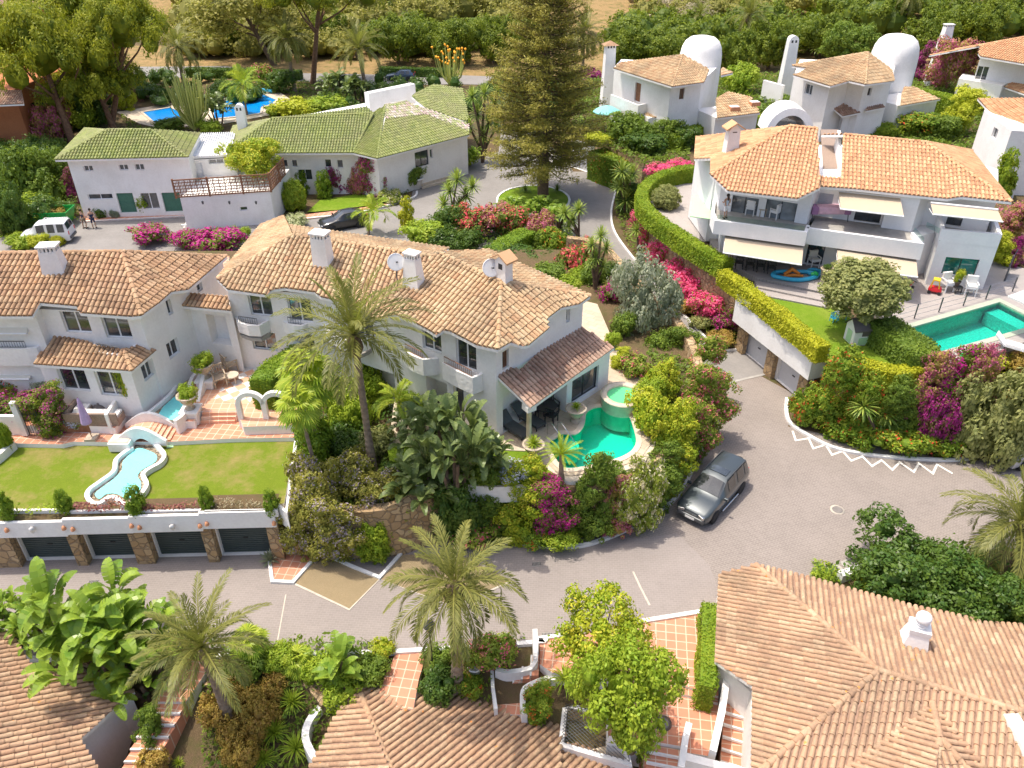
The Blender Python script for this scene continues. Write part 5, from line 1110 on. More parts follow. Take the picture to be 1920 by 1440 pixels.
# --- garages below the lawn
G = thing('garage_row', P(270, 1042, 0), 'row of dark green garages with stone pillars under a white parapet', 'garage')
f0, f1 = P(0, 1006, 2.1), P(526, 993, 2.1); fd = (f1-f0).normalized(); fo = Vector((fd.y, -fd.x, 0))
def gpt(u, v=1000): return onplane((f0, fo), u, v)
ug = [-330, -130, 0-8, 125, 250, 382, 521]; tz = [2.75, 2.8, 2.88, 3.0, 3.08, 3.2]; bz = [1.9, 1.95, 2.0, 2.1, 2.12, 2.25]
gdx = [(-290, -170), (-110, -20), (36, 141), (163, 255), (290, 390), (411, 511)]
wl = MB()
for i in range(6):
 a, b = gpt(ug[i]), gpt(ug[i+1]); mb = MB(); q = [a, b, b-fo*.55, a-fo*.55]; mb.prism([(p.x, p.y) for p in q], bz[i], 2.6); rim = [a, b, b-fo*.16, a-fo*.16]; mb.prism([(p.x, p.y) for p in rim], 2.6, tz[i]); mb.build('parapet', M['white'], G); rim = [a-fo*.1, b-fo*.1, b-fo*1.3, a-fo*1.3]; sheet('planter_soil', rim, tz[i]-.09, M['soil'])
 dl, dr = onplane((f0-fo*.55, fo), gdx[i][0], 1020), onplane((f0-fo*.55, fo), gdx[i][1], 1020)
 dl.z = dr.z = 0; wl = MB(); wallseg(wl, G, dl-fd*.01, dr+fd*.01, -.05, bz[i]+.15, [(.0, 1.0, .02, bz[i]+.08, 'garage', 0)]); wl.build('door_surround', M['white'], G)
 nxt = onplane((f0-fo*.55, fo), gdx[i+1][0], 1020) if i < 5 else onplane((f0-fo*.55, fo), 535, 1020)
 mb = MB(); p0, p1 = dr+fd*.02, Vector((nxt.x, nxt.y, 0))-fd*.02
 q = [p0+fo*.42, p1+fo*.42, p1-fo*.3, p0-fo*.3]; mb.prism([(p.x, p.y) for p in q], -.05, bz[i]+.02); mb.build('stone_pillar', M['stone'], G)

for (u, v) in ((13, 992), (120, 988), (137, 990), (247, 984), (262, 987), (375, 984), (388, 980), (514, 979)):
 p = gpt(u, v)+fo*.05; mb = MB(); mb.lathe([(.10, -.1), (.09, 0), (.05, .09), (.01, .1)], p, 10); mb.build('terracotta_spout', M['terrapot'], G)
for (u, v) in ((63, 990), (325, 985)): lantern(G, gpt(u, v)+fo*.14, 'white_lantern', 'cushion', .9)
for i, (u0, u1, z) in enumerate([(-330, 123, 3.0), (126, 250, 3.05), (252, 380, 3.1), (383, 520, 3.2)]):
 o = ribbon_thing('planter_kerb', [(u0, 958, z), (u1, 955, z)], .12, 2.8, z, 'white', ['thin white kerb behind the leftmost planter on the garages', 'thin white kerb behind the planter of the dark red shrubs', 'thin white kerb behind the reddish planter right of the pond', 'thin white kerb behind the pale shrub planter at the lawn corner'][i], sm=0, cat='kerb')
stairs('staircase', 'steep outdoor staircase climbing beside the last green garage', P(534, 1040, 0), P(566, 1040, 0), 0, Vector((-.12, 1, 0)).normalized(), 15, .28, .19, 'conc', -.1, True, up_=True)
ribbon_thing('stair_wall', [(529, 1010, .9), (537, 960, 3.2), (555, 828, 3.2)], .16, 2.2, lambda f: 3.25, 'white', 'narrow white wall along the right edge of the lawn', sm=0)
# --- big modern villa at the right
D = thing('villa', P(1600, 500, 3.9), 'large renovated white villa at the right with new terracotta roofs and beige awnings', 'house')
E = 9.5; FD = eplane(P(1365, 357, E), P(1495, 373, E), .34); ap = OP(FD, 1480, 236); h0 = OP(FD, 1332, 328); lft = P(1303, 275, 9.3); FDL = plane3(h0, ap, lft)
rt = OP(FD, 1533, 241)
FD2 = eplane(P(1575, 352, E), P(1770, 370, E), .33); ap2 = OP(FD2, 1737, 267); l2 = OP(FD2, 1582, 252); hr = OP(FD2, 1897, 379); rb = P(1822, 283, 9.3); FDR = plane3(hr, ap2, rb)
roof(D, [(FD, [(1332, 328), (1343, 338), (1365, 358), (1495, 373), (1538, 352), (1533, 241), (1480, 236)]), (FDL, [h0, (1333, 297), (1302, 298), (1305, 257), ap])], [(h0, ap), (ap, rt)], M['tileD'])
roof(D, [(FD2, [(1538, 350), (1600, 354), (1690, 364), (1777, 373), (1803, 369), (1897, 379), (1737, 267), (1582, 252), (1577, 333), (1538, 331)]), (FDR, [(1897, 379), (1827, 291), (1820, 282), (1737, 267)]),
         (plane3(l2, ap2, ap2+Vector((0, 4, -1.2))), [l2, ap2, ap2+Vector((1.5, 4, -1.2)), l2+Vector((0, 4, -1.2))])], [(hr, ap2), (l2, ap2), (rb, ap2)], M['tileD'])
up_ = [(1346, 393), (1512, 420), (1526, 403), (1598, 414), (1650, 421), (1652, 426), (1708, 434), (1728, 419), (1768, 425), (1848, 437), (1850, 380), (1700, 330), (1530, 330), (1325, 345)]
ops = [[] for _ in up_]; ops[0] = [(1371, 369, 1421, 404, 'curtain'), (1434, 377, 1493, 414, 'curtain')]; ops[2] = [(1529, 362, 1560, 400, 'shutter')]; ops[3] = [(.02, .98, 7.05, 9.0, 'dark', 0)]; ops[8] = [(1776, 395, 1806, 424, 'dark')]
bodywalls(D, [(P(u, v, 7), ops[i]) for i, (u, v) in enumerate(up_)], 6.9, 9.42, M['smooth'], name='upper_wall')
lw = [(1348, 474), (1506, 495), (1560, 503), (1702, 521), (1732, 512), (1760, 470), (1760, 440), (1345, 420)]
ops = [[(.05, .95, 3.95, 6.2, 'dark', 0)], [(1508, 448, 1546, 496, 'dark')], [(.05, .95, 3.95, 6.2, 'dark', 0)], [], [], [], [], []]
bodywalls(D, [(P(u, v, 3.9), ops[i]) for i, (u, v) in enumerate(lw)], 3.85, 6.9, M['smooth'], name='ground_floor_wall')
bp = [P(u, v, 7.35) for u, v in [(1340, 372), (1337, 396), (1343, 411), (1511, 433), (1516, 421)]]; parapet(D, bp, 6.35, 7.3, .22, M['smooth'], floor=[P(u, v, 7.35) for u, v in [(1337, 372), (1343, 411), (1511, 433), (1530, 400)]], fz=6.98)
bp = [P(u, v, 7.35) for u, v in [(1513, 425), (1640, 442), (1729, 454), (1712, 434)]]; parapet(D, bp, 6.2, 7.3, .22, M['smooth'], floor=[P(u, v, 7.35) for u, v in [(1513, 425), (1640, 442), (1729, 454), (1700, 410), (1530, 385)]], fz=6.98)
a, b = P(1735, 533, 3.9), P(1842, 543, 3.9); ta, tb = a, b; bk = Vector((.35, 1, 0)).normalized()*5.2
bodywalls(D, [(a, [(1768, 484, 1833, 517, 'darkT')]), (b, []), (b+bk, []), (a+bk, [])], 3.85, 6.98, M['smooth'], name='pool_house_wall')
mb = MB(); mb.ribbon([a+bk*.8, a+Vector((.1, .1, 0)), b+Vector((-.1, .1, 0)), b+bk], .24, 6.9, 7.75); mb.build('balcony_wall', M['smooth'], D); slabf(D, [a, b, b+bk, a+bk], 6.99, 7.02, M['conc'])
awning(D, [(1361, 432, 6.35), (1508, 452, 6.35), (1503, 497, 5.75), (1356, 474, 5.75)]); awning(D, [(1569, 450, 6.3), (1717, 468, 6.3), (1721, 520, 5.7), (1571, 500, 5.7)])
awning(D, [(1573, 359, 9.1), (1688, 371, 9.1), (1695, 406, 8.5), (1576, 392, 8.5)]); awning(D, [(1745, 381, 9.15), (1871, 394, 9.15), (1881, 416, 8.75), (1750, 402, 8.75)])
g_ = MB()
for q in (((1713, 434), (1731, 455)), ((1345, 410), (1508, 432)), ((1736, 424), (1768, 440))):
 a, b = P(*q[0], 7.35), P(*q[1], 7.35); g_ = MB(); g_.quad(a+Vector((0, 0, -.05)), b+Vector((0, 0, -.05)), b+Vector((0, 0, .3)), a+Vector((0, 0, .3))); g_.build('glass_balustrade', M['balglass'], D)
slabf(D, [P(u, v, 8.9) for u, v in [(1536, 256), (1568, 256), (1576, 330), (1540, 330)]], 9.3, 9.46, M['wickerb'], 'roof_terrace')
mb = MB(); mb.ribbon([P(1569, 262, 10), P(1578, 332, 9.6)], .2, 9.3, [10.7, 9.75]); mb.build('parapet', M['smooth'], D)
mb = MB(); mb.quad(P(1302, 300, 7), P(1333, 330, 7), P(1333, 330, 7)+Vector((0, 0, 2)), P(1302, 300, 7)+Vector((0, 0, 2)))
slabf(D, [P(u, v, 6.2) for u, v in [(1298, 365), (1335, 368), (1336, 410), (1294, 404)]], 6.1, 6.15, M['mint'], 'canopy')
bodywalls(D, [(P(1300, 330, 7), []), (P(1334, 372, 7), []), (P(1360, 372, 7), []), (P(1340, 300, 7), [])], 3.7, 9.2, M['smooth'], name='stair_wall')
chimney(D, 1366, 304, 9.6, 27, 11.95, 'gable', .15, .78, .8)
# arch dormer behind the roof
mb = MB(); c = P(1481, 243, 9.8); r0, r1, dpt = 1.85, 1.3, 2.4; n = 16; vs = []
for k in range(n+1):
 an = math.pi*k/n
 for (r_, y) in ((r0, 0), (r1, 0), (r1, dpt), (r0, dpt)): vs.append((c.x+math.cos(an)*r_, c.y+y, c.z-.3+math.sin(an)*r_*1.05))
mb.add(vs, [(4*k+j, 4*k+4+j, 4*k+4+(j+1) % 4, 4*k+(j+1) % 4) for k in range(n) for j in range(4)], smooth=False); mb.build('arched_dormer', M['white'], D)
mb = MB(); mb.add([(c.x+math.cos(math.pi*k/n)*r1, c.y+.5, c.z-.3+math.sin(math.pi*k/n)*r1*1.05) for k in range(n+1)], [tuple(range(n+1))]); mb.build('dormer_pane', M['glass'], D)
# garage block under its terrace
GR = thing('garage_row', P(1450, 700, 0), 'two pale garage doors with stone pillars under a white wall and clipped hedge', 'garage')
a, b = P(1388, 655, 0), P(1502, 750, 0); d = (b-a).normalized(); out = Vector((d.y, -d.x, 0)); wl = MB(); ln = (b-a).length
def gu(u): return (onplane((a, out), u, 690)-a).dot(d)/ln
s_ = [gu(1388), gu(1393), gu(1436), gu(1453), gu(1500), gu(1512)]
tl, tr = P(1384, 548, 4.2), P(1526, 664, 4.2)
wallseg(wl, GR, a, b+d*.6, -.05, 2.55, [(.04, .44, .0, 2.35, 'garagew', 0), (.56, .93, .0, 2.35, 'garagew', 0)]); wl.build('wall', M['white'], GR)
for f in (-.02, .47, .965):
 p0 = a+d*(ln*f); q = [p0+out*.35, p0+d*.75+out*.35, p0+d*.75+out*.02, p0+out*.02]; mb = MB(); mb.prism([(p.x, p.y) for p in q], -.05, 2.2); mb.build('stone_pillar', M['stone'], GR)
mb = MB(); q = [a-d*.4+out*.75, b+d*.9+out*.75, b+d*.9-out*.3, a-d*.4-out*.3]; mb.prism([(p.x, p.y) for p in q], 2.15, 4.15); mb.build('parapet', M['white'], GR)
# --- green-roofed building
F = thing('club_building', P(640, 320, 0), 'low white building with green glazed tile roofs along the upper drive', 'building')
E = 5.7; G1 = eplane(P(103, 300, E), P(353, 295, E), .36); r1_, r2_ = OP(G1, 200, 243), OP(G1, 283, 243); hl, hr = P(103, 300, E), P(353, 295, E); bl, brt = P(160, 240, E), P(376, 250, E)
roof(F, [(G1, [(103, 300), (353, 295), (283, 243), (200, 243)]), (plane3(hl, r1_, bl), [hl, r1_, bl]), (plane3(hr, r2_, brt), [hr, brt, r2_]), (plane3(r1_, r2_, brt), [r1_, r2_, brt, bl])], [(hl, r1_), (hr, r2_), (r1_, r2_)], M['tileG'], .27, .42)
bodywalls(F, [(P(124, 296, 5.6), [(157, 311, 174, 321, 'win'), (223, 309, 240, 319, 'win'), (253, 308, 270, 319, 'win'), (165, 364, 211, 374, 'win'), (222, 362, 253, 399, 'greendoor'), (266, 362, 297, 392, 'win'), (306, 361, 340, 397, 'greendoor')]),
              (P(352, 291, 5.6), []), (P(374, 252, 5.6), []), (P(165, 245, 5.6), [])], -.05, 5.6, M['white'])
bodywalls(F, [(P(352, 300, 4.6), [(358, 306, 381, 332, 'whitedoor'), (391, 297, 419, 307, 'win')]), (P(440, 296, 4.6), []), (P(440, 262, 4.6), []), (P(372, 262, 4.6), [])], -.05, 4.6, M['white'], name='link_wall')
mb = MB(); q = [P(353, 294, 4.9), P(432, 290, 4.9), P(440, 248, 5.0), P(376, 250, 5.0)]
n = 16
for i in range(n): mb.tube([q[0].lerp(q[1], i/n), q[3].lerp(q[2], i/n)], .07, 5)
mb.prism([(p.x, p.y) for p in q], 4.7, 4.9); mb.build('corrugated_roof', M['wmetal'], F)
a, b = P(352, 432, 0), P(517, 419, 0); bk = Vector((.05, 1, 0))*6
bodywalls(F, [(a, [(450, 388, 464, 395, 'win')]), (b, []), (b+bk, []), (a+bk, [])], -.05, 3.0, M['white'], name='annexe_wall')
lat = MB()
def lattice(p, q, z0, z1):
 d = q-p; ln = Vector((d.x, d.y, 0)).length; d.normalize(); ang = math.atan2(d.y, d.x)
 n = int(ln/.45)
 for z in (z0+.06, z1-.06): c = p.lerp(q, .5); lat.box((c.x, c.y, z), (ln, .08, .10), ang)
 for i in range(5): c = p.lerp(q, .5); lat.box((c.x, c.y, z0+(z1-z0)*(i+.8)/6), (ln, .03, .07), ang)
 for i in range(n+1):
  c = p+d*(ln*i/n); pp = i % 6 == 0; lat.box((c.x, c.y, (z0+z1)/2), (.14 if pp else .06, .14 if pp else .03, z1-z0+(.12 if pp else 0)), ang)
 for i in range(n*2):
  s0 = ln*i/(n*2); s1 = min(ln, s0+.35)
  for dz in (0, 1): lat.tube([p+d*s0+Vector((0, 0, z0+.1+dz*.7)), p+d*s1+Vector((0, 0, z0+.75+dz*.7))], .022, 4, cap=False, smooth=False)
A0, B0 = Vector((a.x-.3, a.y-.05, 0)), Vector((b.x+.1, b.y-.05, 0)); lattice(A0, B0, 3.0, 4.6); lattice(B0, B0+bk*.75, 3.0, 4.6); lat.build('lattice_screen', M['wood'], F)
for u in (380, 430, 480): lantern(F, onplane((a, Vector((0, -1, 0))), u, 380), 'bulkhead_lamp', 'dgrey', .8)
E = 4.3; K1 = eplane(P(520, 288, E), P(662, 287, E), .36); q1 = OP(K1, 510, 222); kl = P(417, 288, E); kb = P(438, 236, E); K3 = eplane(P(707, 298, E), P(880, 253, E), .34); q2 = OP(K3, 722, 197); e1, e2 = P(662, 287, E), P(707, 298, E); q3 = OP(K3, 763, 190)
K2 = plane3(e1, e2, q2); v1 = OP(K1, 700, 212)
roof(F, [(K1, [(417, 288), (662, 287), (700, 212), (687, 200), (640, 207), (510, 222)]), (plane3(kl, q1, kb), [kl, q1, kb]), (K2, [e1, e2, q2, (700, 212)]), (K3, [(707, 298), (880, 253), (880, 247), (800, 215), (722, 224)]),
         (plane3(q1, v1, v1+Vector((0, 4, -1.2))), [q1, v1, v1+Vector((0, 4, -1.2)), q1+Vector((-1, 4, -1.2))])], [(kl, q1), (e2, q2), (e1, v1), (q1, v1)], M['tileG'], .27, .42)
roof(F, [(K3, [(722, 223.5), (800, 214.5), (880, 246.5), (880, 233), (763, 190), (722, 197)])], [(q2, q3)], M['tileP'], .27, .42)
K4 = dplane(P(876, 226, 4.4), (.75, -.66), .34)
roof(F, [(K4, [(772, 181), (777, 176), (813, 158), (868, 166), (880, 226), (868, 226), (800, 204)])], [], M['tileG'], .27, .42)
bodywalls(F, [(P(421, 285, 4.2), [(527, 300, 539, 313, 'win'), (547, 300, 557, 313, 'win'), (609, 299, 621, 314, 'win'), (632, 300, 643, 315, 'win'), (560, 318, 585, 338, 'win')]), (P(662, 283, 4.2), [(672, 296, 690, 312, 'win')]), (P(707, 293, 4.2), [(778, 283, 804, 312, 'dark'), (806, 280, 812, 296, 'win')]),
              (P(876, 250, 4.2), []), (P(868, 190, 4.2), []), (P(700, 190, 4.2), []), (P(445, 240, 4.2), [])], -.05, 4.2, M['white'], name='main_wall')
mb = MB(); a, b = P(690, 205, 5.0), P(776, 186, 5.0); mb.ribbon([a, b], .8, 4.6, 6.7); mb.build('roof_parapet', M['white'], F)
chimney(F, 456, 241, 4.9, 17, 6.9, 'arch', 0, .92, .7)
mb = MB(); q = W_([(752, 316), (778, 305), (836, 306), (846, 318), (800, 332), (770, 338)], .9); mb.prism([(p.x, p.y) for p in q], 0, .8); mb.build('entrance_platform', M['stonepave'], F)
stairs('staircase', 'wide entrance steps of the green-roofed building', P(786, 338, .5), P(846, 322, .5), .8, Vector((.35, -1, 0)).normalized(), 4, .42, .2, 'coping', -.1, False)
# --- two tower houses
def tower(parent, base, utop, vtop, rpx):
 zt = up(base, vtop); D_ = P(utop, vtop+60, zt-3); r = mpp(Vector((base.x, base.y, zt-2)))*rpx; mb = MB(); h = zt-base.z
 mb.lathe([(r*1.0, -.5), (r, h-r*1.15), (r*.985, h-r*.8), (r*.93, h-r*.5), (r*.80, h-r*.24), (r*.58, h-r*.07), (r*.3, h-.02), (.01, h)], base, 40); return mb.build('round_tower', M['rwhite'], parent)
B3 = 3.2
E1 = thing('tower_house', P(1260, 240, B3), 'white house with a round domed tower and a square tiled chimney, upper centre right', 'house')
E = 9.0; K = eplane(P(1149, 128, E), P(1260, 163, E), .34); ap = OP(K, 1280, 102); h0 = P(1260, 163, E); rt = P(1320, 155, E); Kr = plane3(h0, ap, rt); tl = P(1149, 128, E)
roof(E1, [(K, [(1149, 128), (1260, 163), (1280, 102), (1165, 117)]), (Kr, [(1260, 163), (1320, 155), (1330, 130), (1280, 102)])], [(h0, ap)], M['tileC'])
bodywalls(E1, [(P(1152, 124, 8.9), [(1190, 155, 1201, 191, 'wooddoor')]), (P(1258, 159, 8.9), [(1274, 166, 1283, 186, 'woodwin')]), (P(1316, 151, 8.9), []), (P(1350, 120, 8.9), []), (P(1165, 110, 8.9), [])], B3-.1, 8.85, M['white'])
tower(E1, P(1300, 218, B3), 1320, 67, 39); cb = P(1136, 214, B3); chimney(E1, 1136, 214, B3, 24, up(cb, 84), 'tiled', .2, .72, .8)
q = [P(1146, 176, 6.4), P(1197, 196, 6.4), P(1229, 189, 6.4)]; bk = Vector((1.2, 3.4, 0)); parapet(E1, q, B3, 6.35, .2)
slabf(E1, [q[0], q[1], q[2], q[2]+bk, q[0]+bk], 5.3, 5.5, M['conc'])
for (pl, pts, z) in ((None, [(1194, 200), (1258, 217), (1228, 194), (1198, 197)], 5.6), (None, [(1270, 200), (1275, 212), (1310, 205), (1290, 190), (1272, 193)], 5.9)):
 K_ = eplane(P(*pts[0], z), P(*pts[1], z), .3) if z < 5.7 else dplane(P(*pts[1], z), (.1, -1), .35); roof(E1, [(K_, [(1216, 223), (1258, 216), (1228, 194), (1194, 200)] if z < 5.7 else pts)], [], M['tileC'], name='porch_roof')
bodywalls(E1, [(P(1196, 202, 5.4), []), (P(1216, 221, 5.4), []), (P(1255, 214, 5.4), []), (P(1235, 196, 5.4), [])], B3-.1, 5.35, M['white'], name='porch_wall')
def annex(parent, eave, top, z, tile, lights=()):
 K_ = eplane(P(*eave[0], z), P(*eave[1], z), .32); roof(parent, [(K_, eave+top)], [], tile, name='annexe_roof'); a, b = P(*eave[0], z-.1), P(*eave[1], z-.1); bk = Vector((-(b-a).y, (b-a).x, 0)).normalized()
 bodywalls(parent, [(a+bk*.3, []), (b+bk*.3, []), (b+bk*4, []), (a+bk*4, [])], B3-.1, z-.1, M['white'], name='annexe_wall')
 for (u, v) in lights:
  p = OP(K_, u, v); mb = MB(); mb.box((p.x, p.y, p.z+.15), (1.0, .8, .35), .2); o = mb.build('skylight', M['terrapot'], parent); mb = MB(); mb.box((p.x, p.y, p.z+.35), (.85, .65, .06), .2); mb.build('pane', M['wmetal'], o)
annex(E1, [(1345, 222), (1425, 212)], [(1408, 182), (1365, 172), (1342, 185)], 6.0, M['tileC'], [(1376, 206), (1414, 197)])
roof(E1, [(eplane(P(1352, 142, 8.6), P(1374, 137, 8.6), .3), [(1352, 142), (1374, 137), (1356, 126), (1352, 130)])], [], M['tileC'], name='rear_roof')
E2 = thing('tower_house', P(1620, 240, B3), 'white house with a round domed tower and a slim arched chimney, upper right', 'house')
K = eplane(P(1488, 142, E), P(1557, 162, E), .36); ap = OP(K, 1628, 98); h0 = OP(K, 1623, 159); rt = P(1677, 152, E); tl = OP(K, 1485, 123)
roof(E2, [(K, [(1487, 141), (1557, 162), (1592, 152), (1623, 159), (1628, 98), (1510, 117), (1485, 124), (1512, 128)]), (plane3(h0, ap, rt), [h0, (1677, 152), (1672, 130), ap])], [(h0, ap), (tl, ap)], M['tileC'])
bodywalls(E2, [(P(1490, 136, 8.9), [(1509, 158, 1523, 178, 'win')]), (P(1557, 158, 8.9), []), (P(1592, 149, 8.9), []), (P(1622, 154, 8.9), [(1627, 165, 1634, 180, 'win'), (1672, 187, 1684, 207, 'win')]), (P(1673, 148, 8.9), []), (P(1680, 115, 8.9), []), (P(1500, 110, 8.9), [])], B3-.1, 8.85, M['white'])
tower(E2, P(1650, 214, B3), 1674, 64, 42); cb = P(1466, 190, B3); chimney(E2, 1466, 190, B3, 26, up(cb, 76), 'arch', .15, .68, .7)
roof(E2, [(dplane(P(1580, 212, 6.0), (.25, -1), .38), [(1552, 195), (1580, 218), (1614, 211), (1588, 193)])], [], M['tileR'], name='porch_roof'); roof(E2, [(dplane(P(1640, 205, 6.2), (.2, -1), .38), [(1622, 186), (1624, 208), (1660, 201), (1640, 187)])], [], M['tileR'], name='porch_roof')
bodywalls(E2, [(P(1582, 214, 5.8), []), (P(1612, 208, 5.8), []), (P(1620, 190, 5.8), []), (P(1580, 190, 5.8), [])], B3-.1, 5.75, M['white'], name='porch_wall')
annex(E2, [(1688, 199), (1763, 186)], [(1714, 163), (1695, 163), (1690, 178)], 6.2, M['tileC'])
mb = MB(); q = [P(1433, 150, 7), P(1470, 160, 7)]; mb.ribbon(q, .3, B3, 7.0); mb.build('terrace_wall', M['white'], E2)
# --- houses at the right edge
R3 = thing('villa', P(1880, 200, B3), 'white house at the top right corner with a tall tapering chimney', 'house')
K = eplane(P(1838, 106, 9), P(1920, 120, 9), .34); roof(R3, [(K, [(1834, 100), (1838, 106), (1920, 120), (2100, 140), (2100, 60), (1928, 68), (1838, 86)]), (plane3(OP(K, 1838, 86), OP(K, 1928, 68), OP(K, 1928, 68)+Vector((0, 5, -1.4))), [OP(K, 1838, 86), OP(K, 1928, 68), OP(K, 1928, 68)+Vector((0, 5, -1.4)), OP(K, 1838, 86)+Vector((-3, 5, -1.4))])], [(OP(K, 1790, 93), OP(K, 1928, 68))], M['tileD'])
bodywalls(R3, [(P(1840, 102, 8.9), [(1828, 124, 1852, 150, 'win')]), (P(2100, 130, 8.9), []), (P(2100, 70, 8.9), []), (P(1845, 85, 8.9), [])], B3-.1, 8.85, M['white'])
bodywalls(R3, [(P(1798, 147, 6.3), []), (P(1880, 161, 6.3), []), (P(1895, 152, 6.3), []), (P(1805, 138, 6.3), [])], B3-.1, 6.3, M['white'], name='terrace_wall')
cb = P(1748, 160, B3); chimney(R3, 1748, 160, B3, 30, up(cb, 50), 'plain', .2, .5, .7)
roof(R3, [(eplane(P(1885, 166, 6), P(1960, 190, 6), .3), [(1882, 163), (1960, 190), (1960, 165), (1897, 155)])], [], M['tileD'], name='porch_roof')
R4 = thing('villa', P(1900, 330, B3), 'white house on the right edge with stepped garden walls', 'house')
K = dplane(P(1833, 186, 9.2), (-.9, -.25), .33); roof(R4, [(K, [(1833, 185), (1858, 212), (1905, 245), (1925, 256), (2100, 260), (2100, 190), (1920, 184)])], [], M['tileD'])
bodywalls(R4, [(P(1846, 208, 8.9), [(1860, 238, 1870, 262, 'win')]), (P(1897, 245, 8.9), []), (P(2100, 252, 8.9), []), (P(2100, 195, 8.9), []), (P(1850, 192, 8.9), [])], B3-.1, 8.9, M['white'])
ribbon_thing('garden_wall', [(1848, 255, 7), (1868, 280, 6), (1890, 310, 5.5), (1905, 345, 5)], .3, 3.2, lambda f: 7.5-2.6*f, 'white', 'stepped white garden wall below the right edge house', sm=0)
# --- pink house far left
PK = thing('house', P(30, 230, 0), 'orange-red plastered house half hidden behind the stone pines', 'house')
bodywalls(PK, [(P(-80, 300, 0), []), (P(60, 275, 0), [(.2, .6, 2.2, 4.2, 'woodwin', 0)]), (P(150, 225, 0), []), (P(60, 180, 0), []), (P(-80, 190, 0), [])], -.05, 6.2, M['orange'])
roof(PK, [(eplane(P(-80, 190, 6.3), P(45, 190, 6.3), .3), [(-80, 200), (45, 195), (40, 170), (-80, 165)])], [], M['tileR'])
PK2 = thing('house', P(0, 60, 0), 'far house with a pinkish tiled roof in the top left corner', 'house')
K = eplane(P(-200, 40, 6), P(82, 14, 6), .3); roof(PK2, [(K, [(-200, 40), (82, 14), (75, -40), (-200, -40)])], [], M['tileR']); bodywalls(PK2, [(P(-200, 38, 5.9), []), (P(80, 12, 5.9), []), (P(80, -40, 5.9), []), (P(-200, -40, 5.9), [])], -.05, 5.9, M['orange'])
# --- roofs in the foreground
BR = thing('villa', P(1600, 1300, -3), 'foreground house with a large tiled roof and capped white chimney, lower right', 'house')
pc_ = P(1417, 1059, 1.6); rdg = P(1647, 1257, 3.25); KR = plane3(pc_, P(1913, 1172, 1.6), rdg); lo_ = P(1341, 1245, 1.6); KL = plane3(pc_, rdg, lo_); rg2 = OP(KR, 2050, 1372); hp2 = OP(KL, 1425, 1446); KB = plane3(rdg, rg2, hp2)
T_ = OP(KB, 1748, 1318); AX = OP(KB, 1757, 1396)+Vector((0, 0, .35)); SL = OP(KB, 1545, 1470); SR = OP(KB, 1870, 1470); lowA = AX+Vector((-.9, -1.6, -.5)); lowB = AX+Vector((1.0, -1.6, -.5))
roof(BR, [(KR, [(1417, 1059), (1520, 1084), (1613, 1110), (1713, 1137), (1822, 1160), (1840, 1168), (1913, 1172), (2060, 1210), (2060, 1375), (1647, 1257)]), (KL, [(1348, 1076), (1417, 1059), (1647, 1257), (1425, 1446), (1380, 1600), (1408, 1500), (1411, 1287), (1341, 1240)]),
          (KB, [(1647, 1257), (2060, 1375), (2060, 1560), (1300, 1560), (1425, 1446)]), (plane3(T_, AX, SL), [T_, AX, lowA, SL]), (plane3(T_, AX, SR), [T_, SR, lowB, AX]), (plane3(AX, lowA, lowB), [AX, lowA, lowA+(lowA-AX)*.8+Vector((.5, -.3, 0)), lowB+(lowB-AX)*.8+Vector((-.5, -.3, 0)), lowB])], [(pc_, rdg), (rdg, rg2), (hp2, rdg), (T_, AX), (AX, lowA), (AX, lowB)], M['tileB'], .235, .42)
q = [P(1352, 1082, 1.45), P(1415, 1066, 1.45), P(1910, 1180, 1.45), P(2060, 1215, 1.45), P(2060, 1500, 1.4), P(1412, 1500, 1.4), P(1410, 1290, 1.4), P(1349, 1236, 1.4)]
mb = MB(); mb.prism([(p.x, p.y) for p in q], -3.4, 1.15); o = mb.build('wall', M['white'], BR)
chimney(BR, 1710, 1212, 2.35, 62, 3.35, 'round', -.35, .52, .95)
mb = MB(); mb.ribbon([P(1892, 1345, 3.2), P(1925, 1440, 2.6)], .5, 1.5, 3.4); mb.build('parapet', M['white'], BR)
BC = thing('villa', P(800, 1400, -3.3), 'foreground house with a lichen-spotted tiled roof, bottom centre', 'house')
hc = P(672, 1290, .1); K1 = dplane(hc, (.62, .78), .31); K2 = dplane(hc, (-.99, .14), .33); hn = OP(K1, 745, 1475)
roof(BC, [(K1, [(672, 1290), (683, 1288), (717, 1275), (750, 1268), (800, 1284), (855, 1300), (890, 1315), (960, 1332), (1032, 1357), (1063, 1367), (1052, 1400), (1048, 1600), (800, 1600), (745, 1475)]),
          (K2, [(672, 1290), (652, 1303), (642, 1312), (640, 1330), (627, 1345), (605, 1395), (560, 1475), (520, 1600), (800, 1600), (745, 1475)])], [(hc, hn)], M['tileB'], .24, .42)
z3 = OP(K1, 1050, 1400).z-.45; K5 = dplane(P(1065, 1393, z3), (.62, .78), .31); roof(BC, [(K5, [(1052, 1402), (1075, 1393), (1120, 1412), (1182, 1440), (1300, 1560), (1100, 1600), (1045, 1500)])], [], M['tileB'], .24, .42, name='lower_roof')
mb = MB(); q = [P(652, 1312, -.2), P(690, 1300, -.2), P(750, 1282, -.3), P(955, 1345, -.5), P(1045, 1372, -.6), P(1042, 1600, -.3), P(560, 1600, -.3)]; mb.prism([(p.x, p.y) for p in q], -3.5, -1.7); mb.build('wall', M['white'], BC)
cw = smoothpx([(640, 1318), (605, 1325), (580, 1352), (573, 1385), (590, 1420), (610, 1428)], 5); mb = MB(); mb.ribbon(W_(cw, -.6), .28, -3.4, -.55); mb.build('curved_wall', M['white'], BC)
slabf(BC, W_(cw+[(640, 1440), (660, 1330)], -1.3), -3.4, -1.35, M['terra'], 'curved_landing')
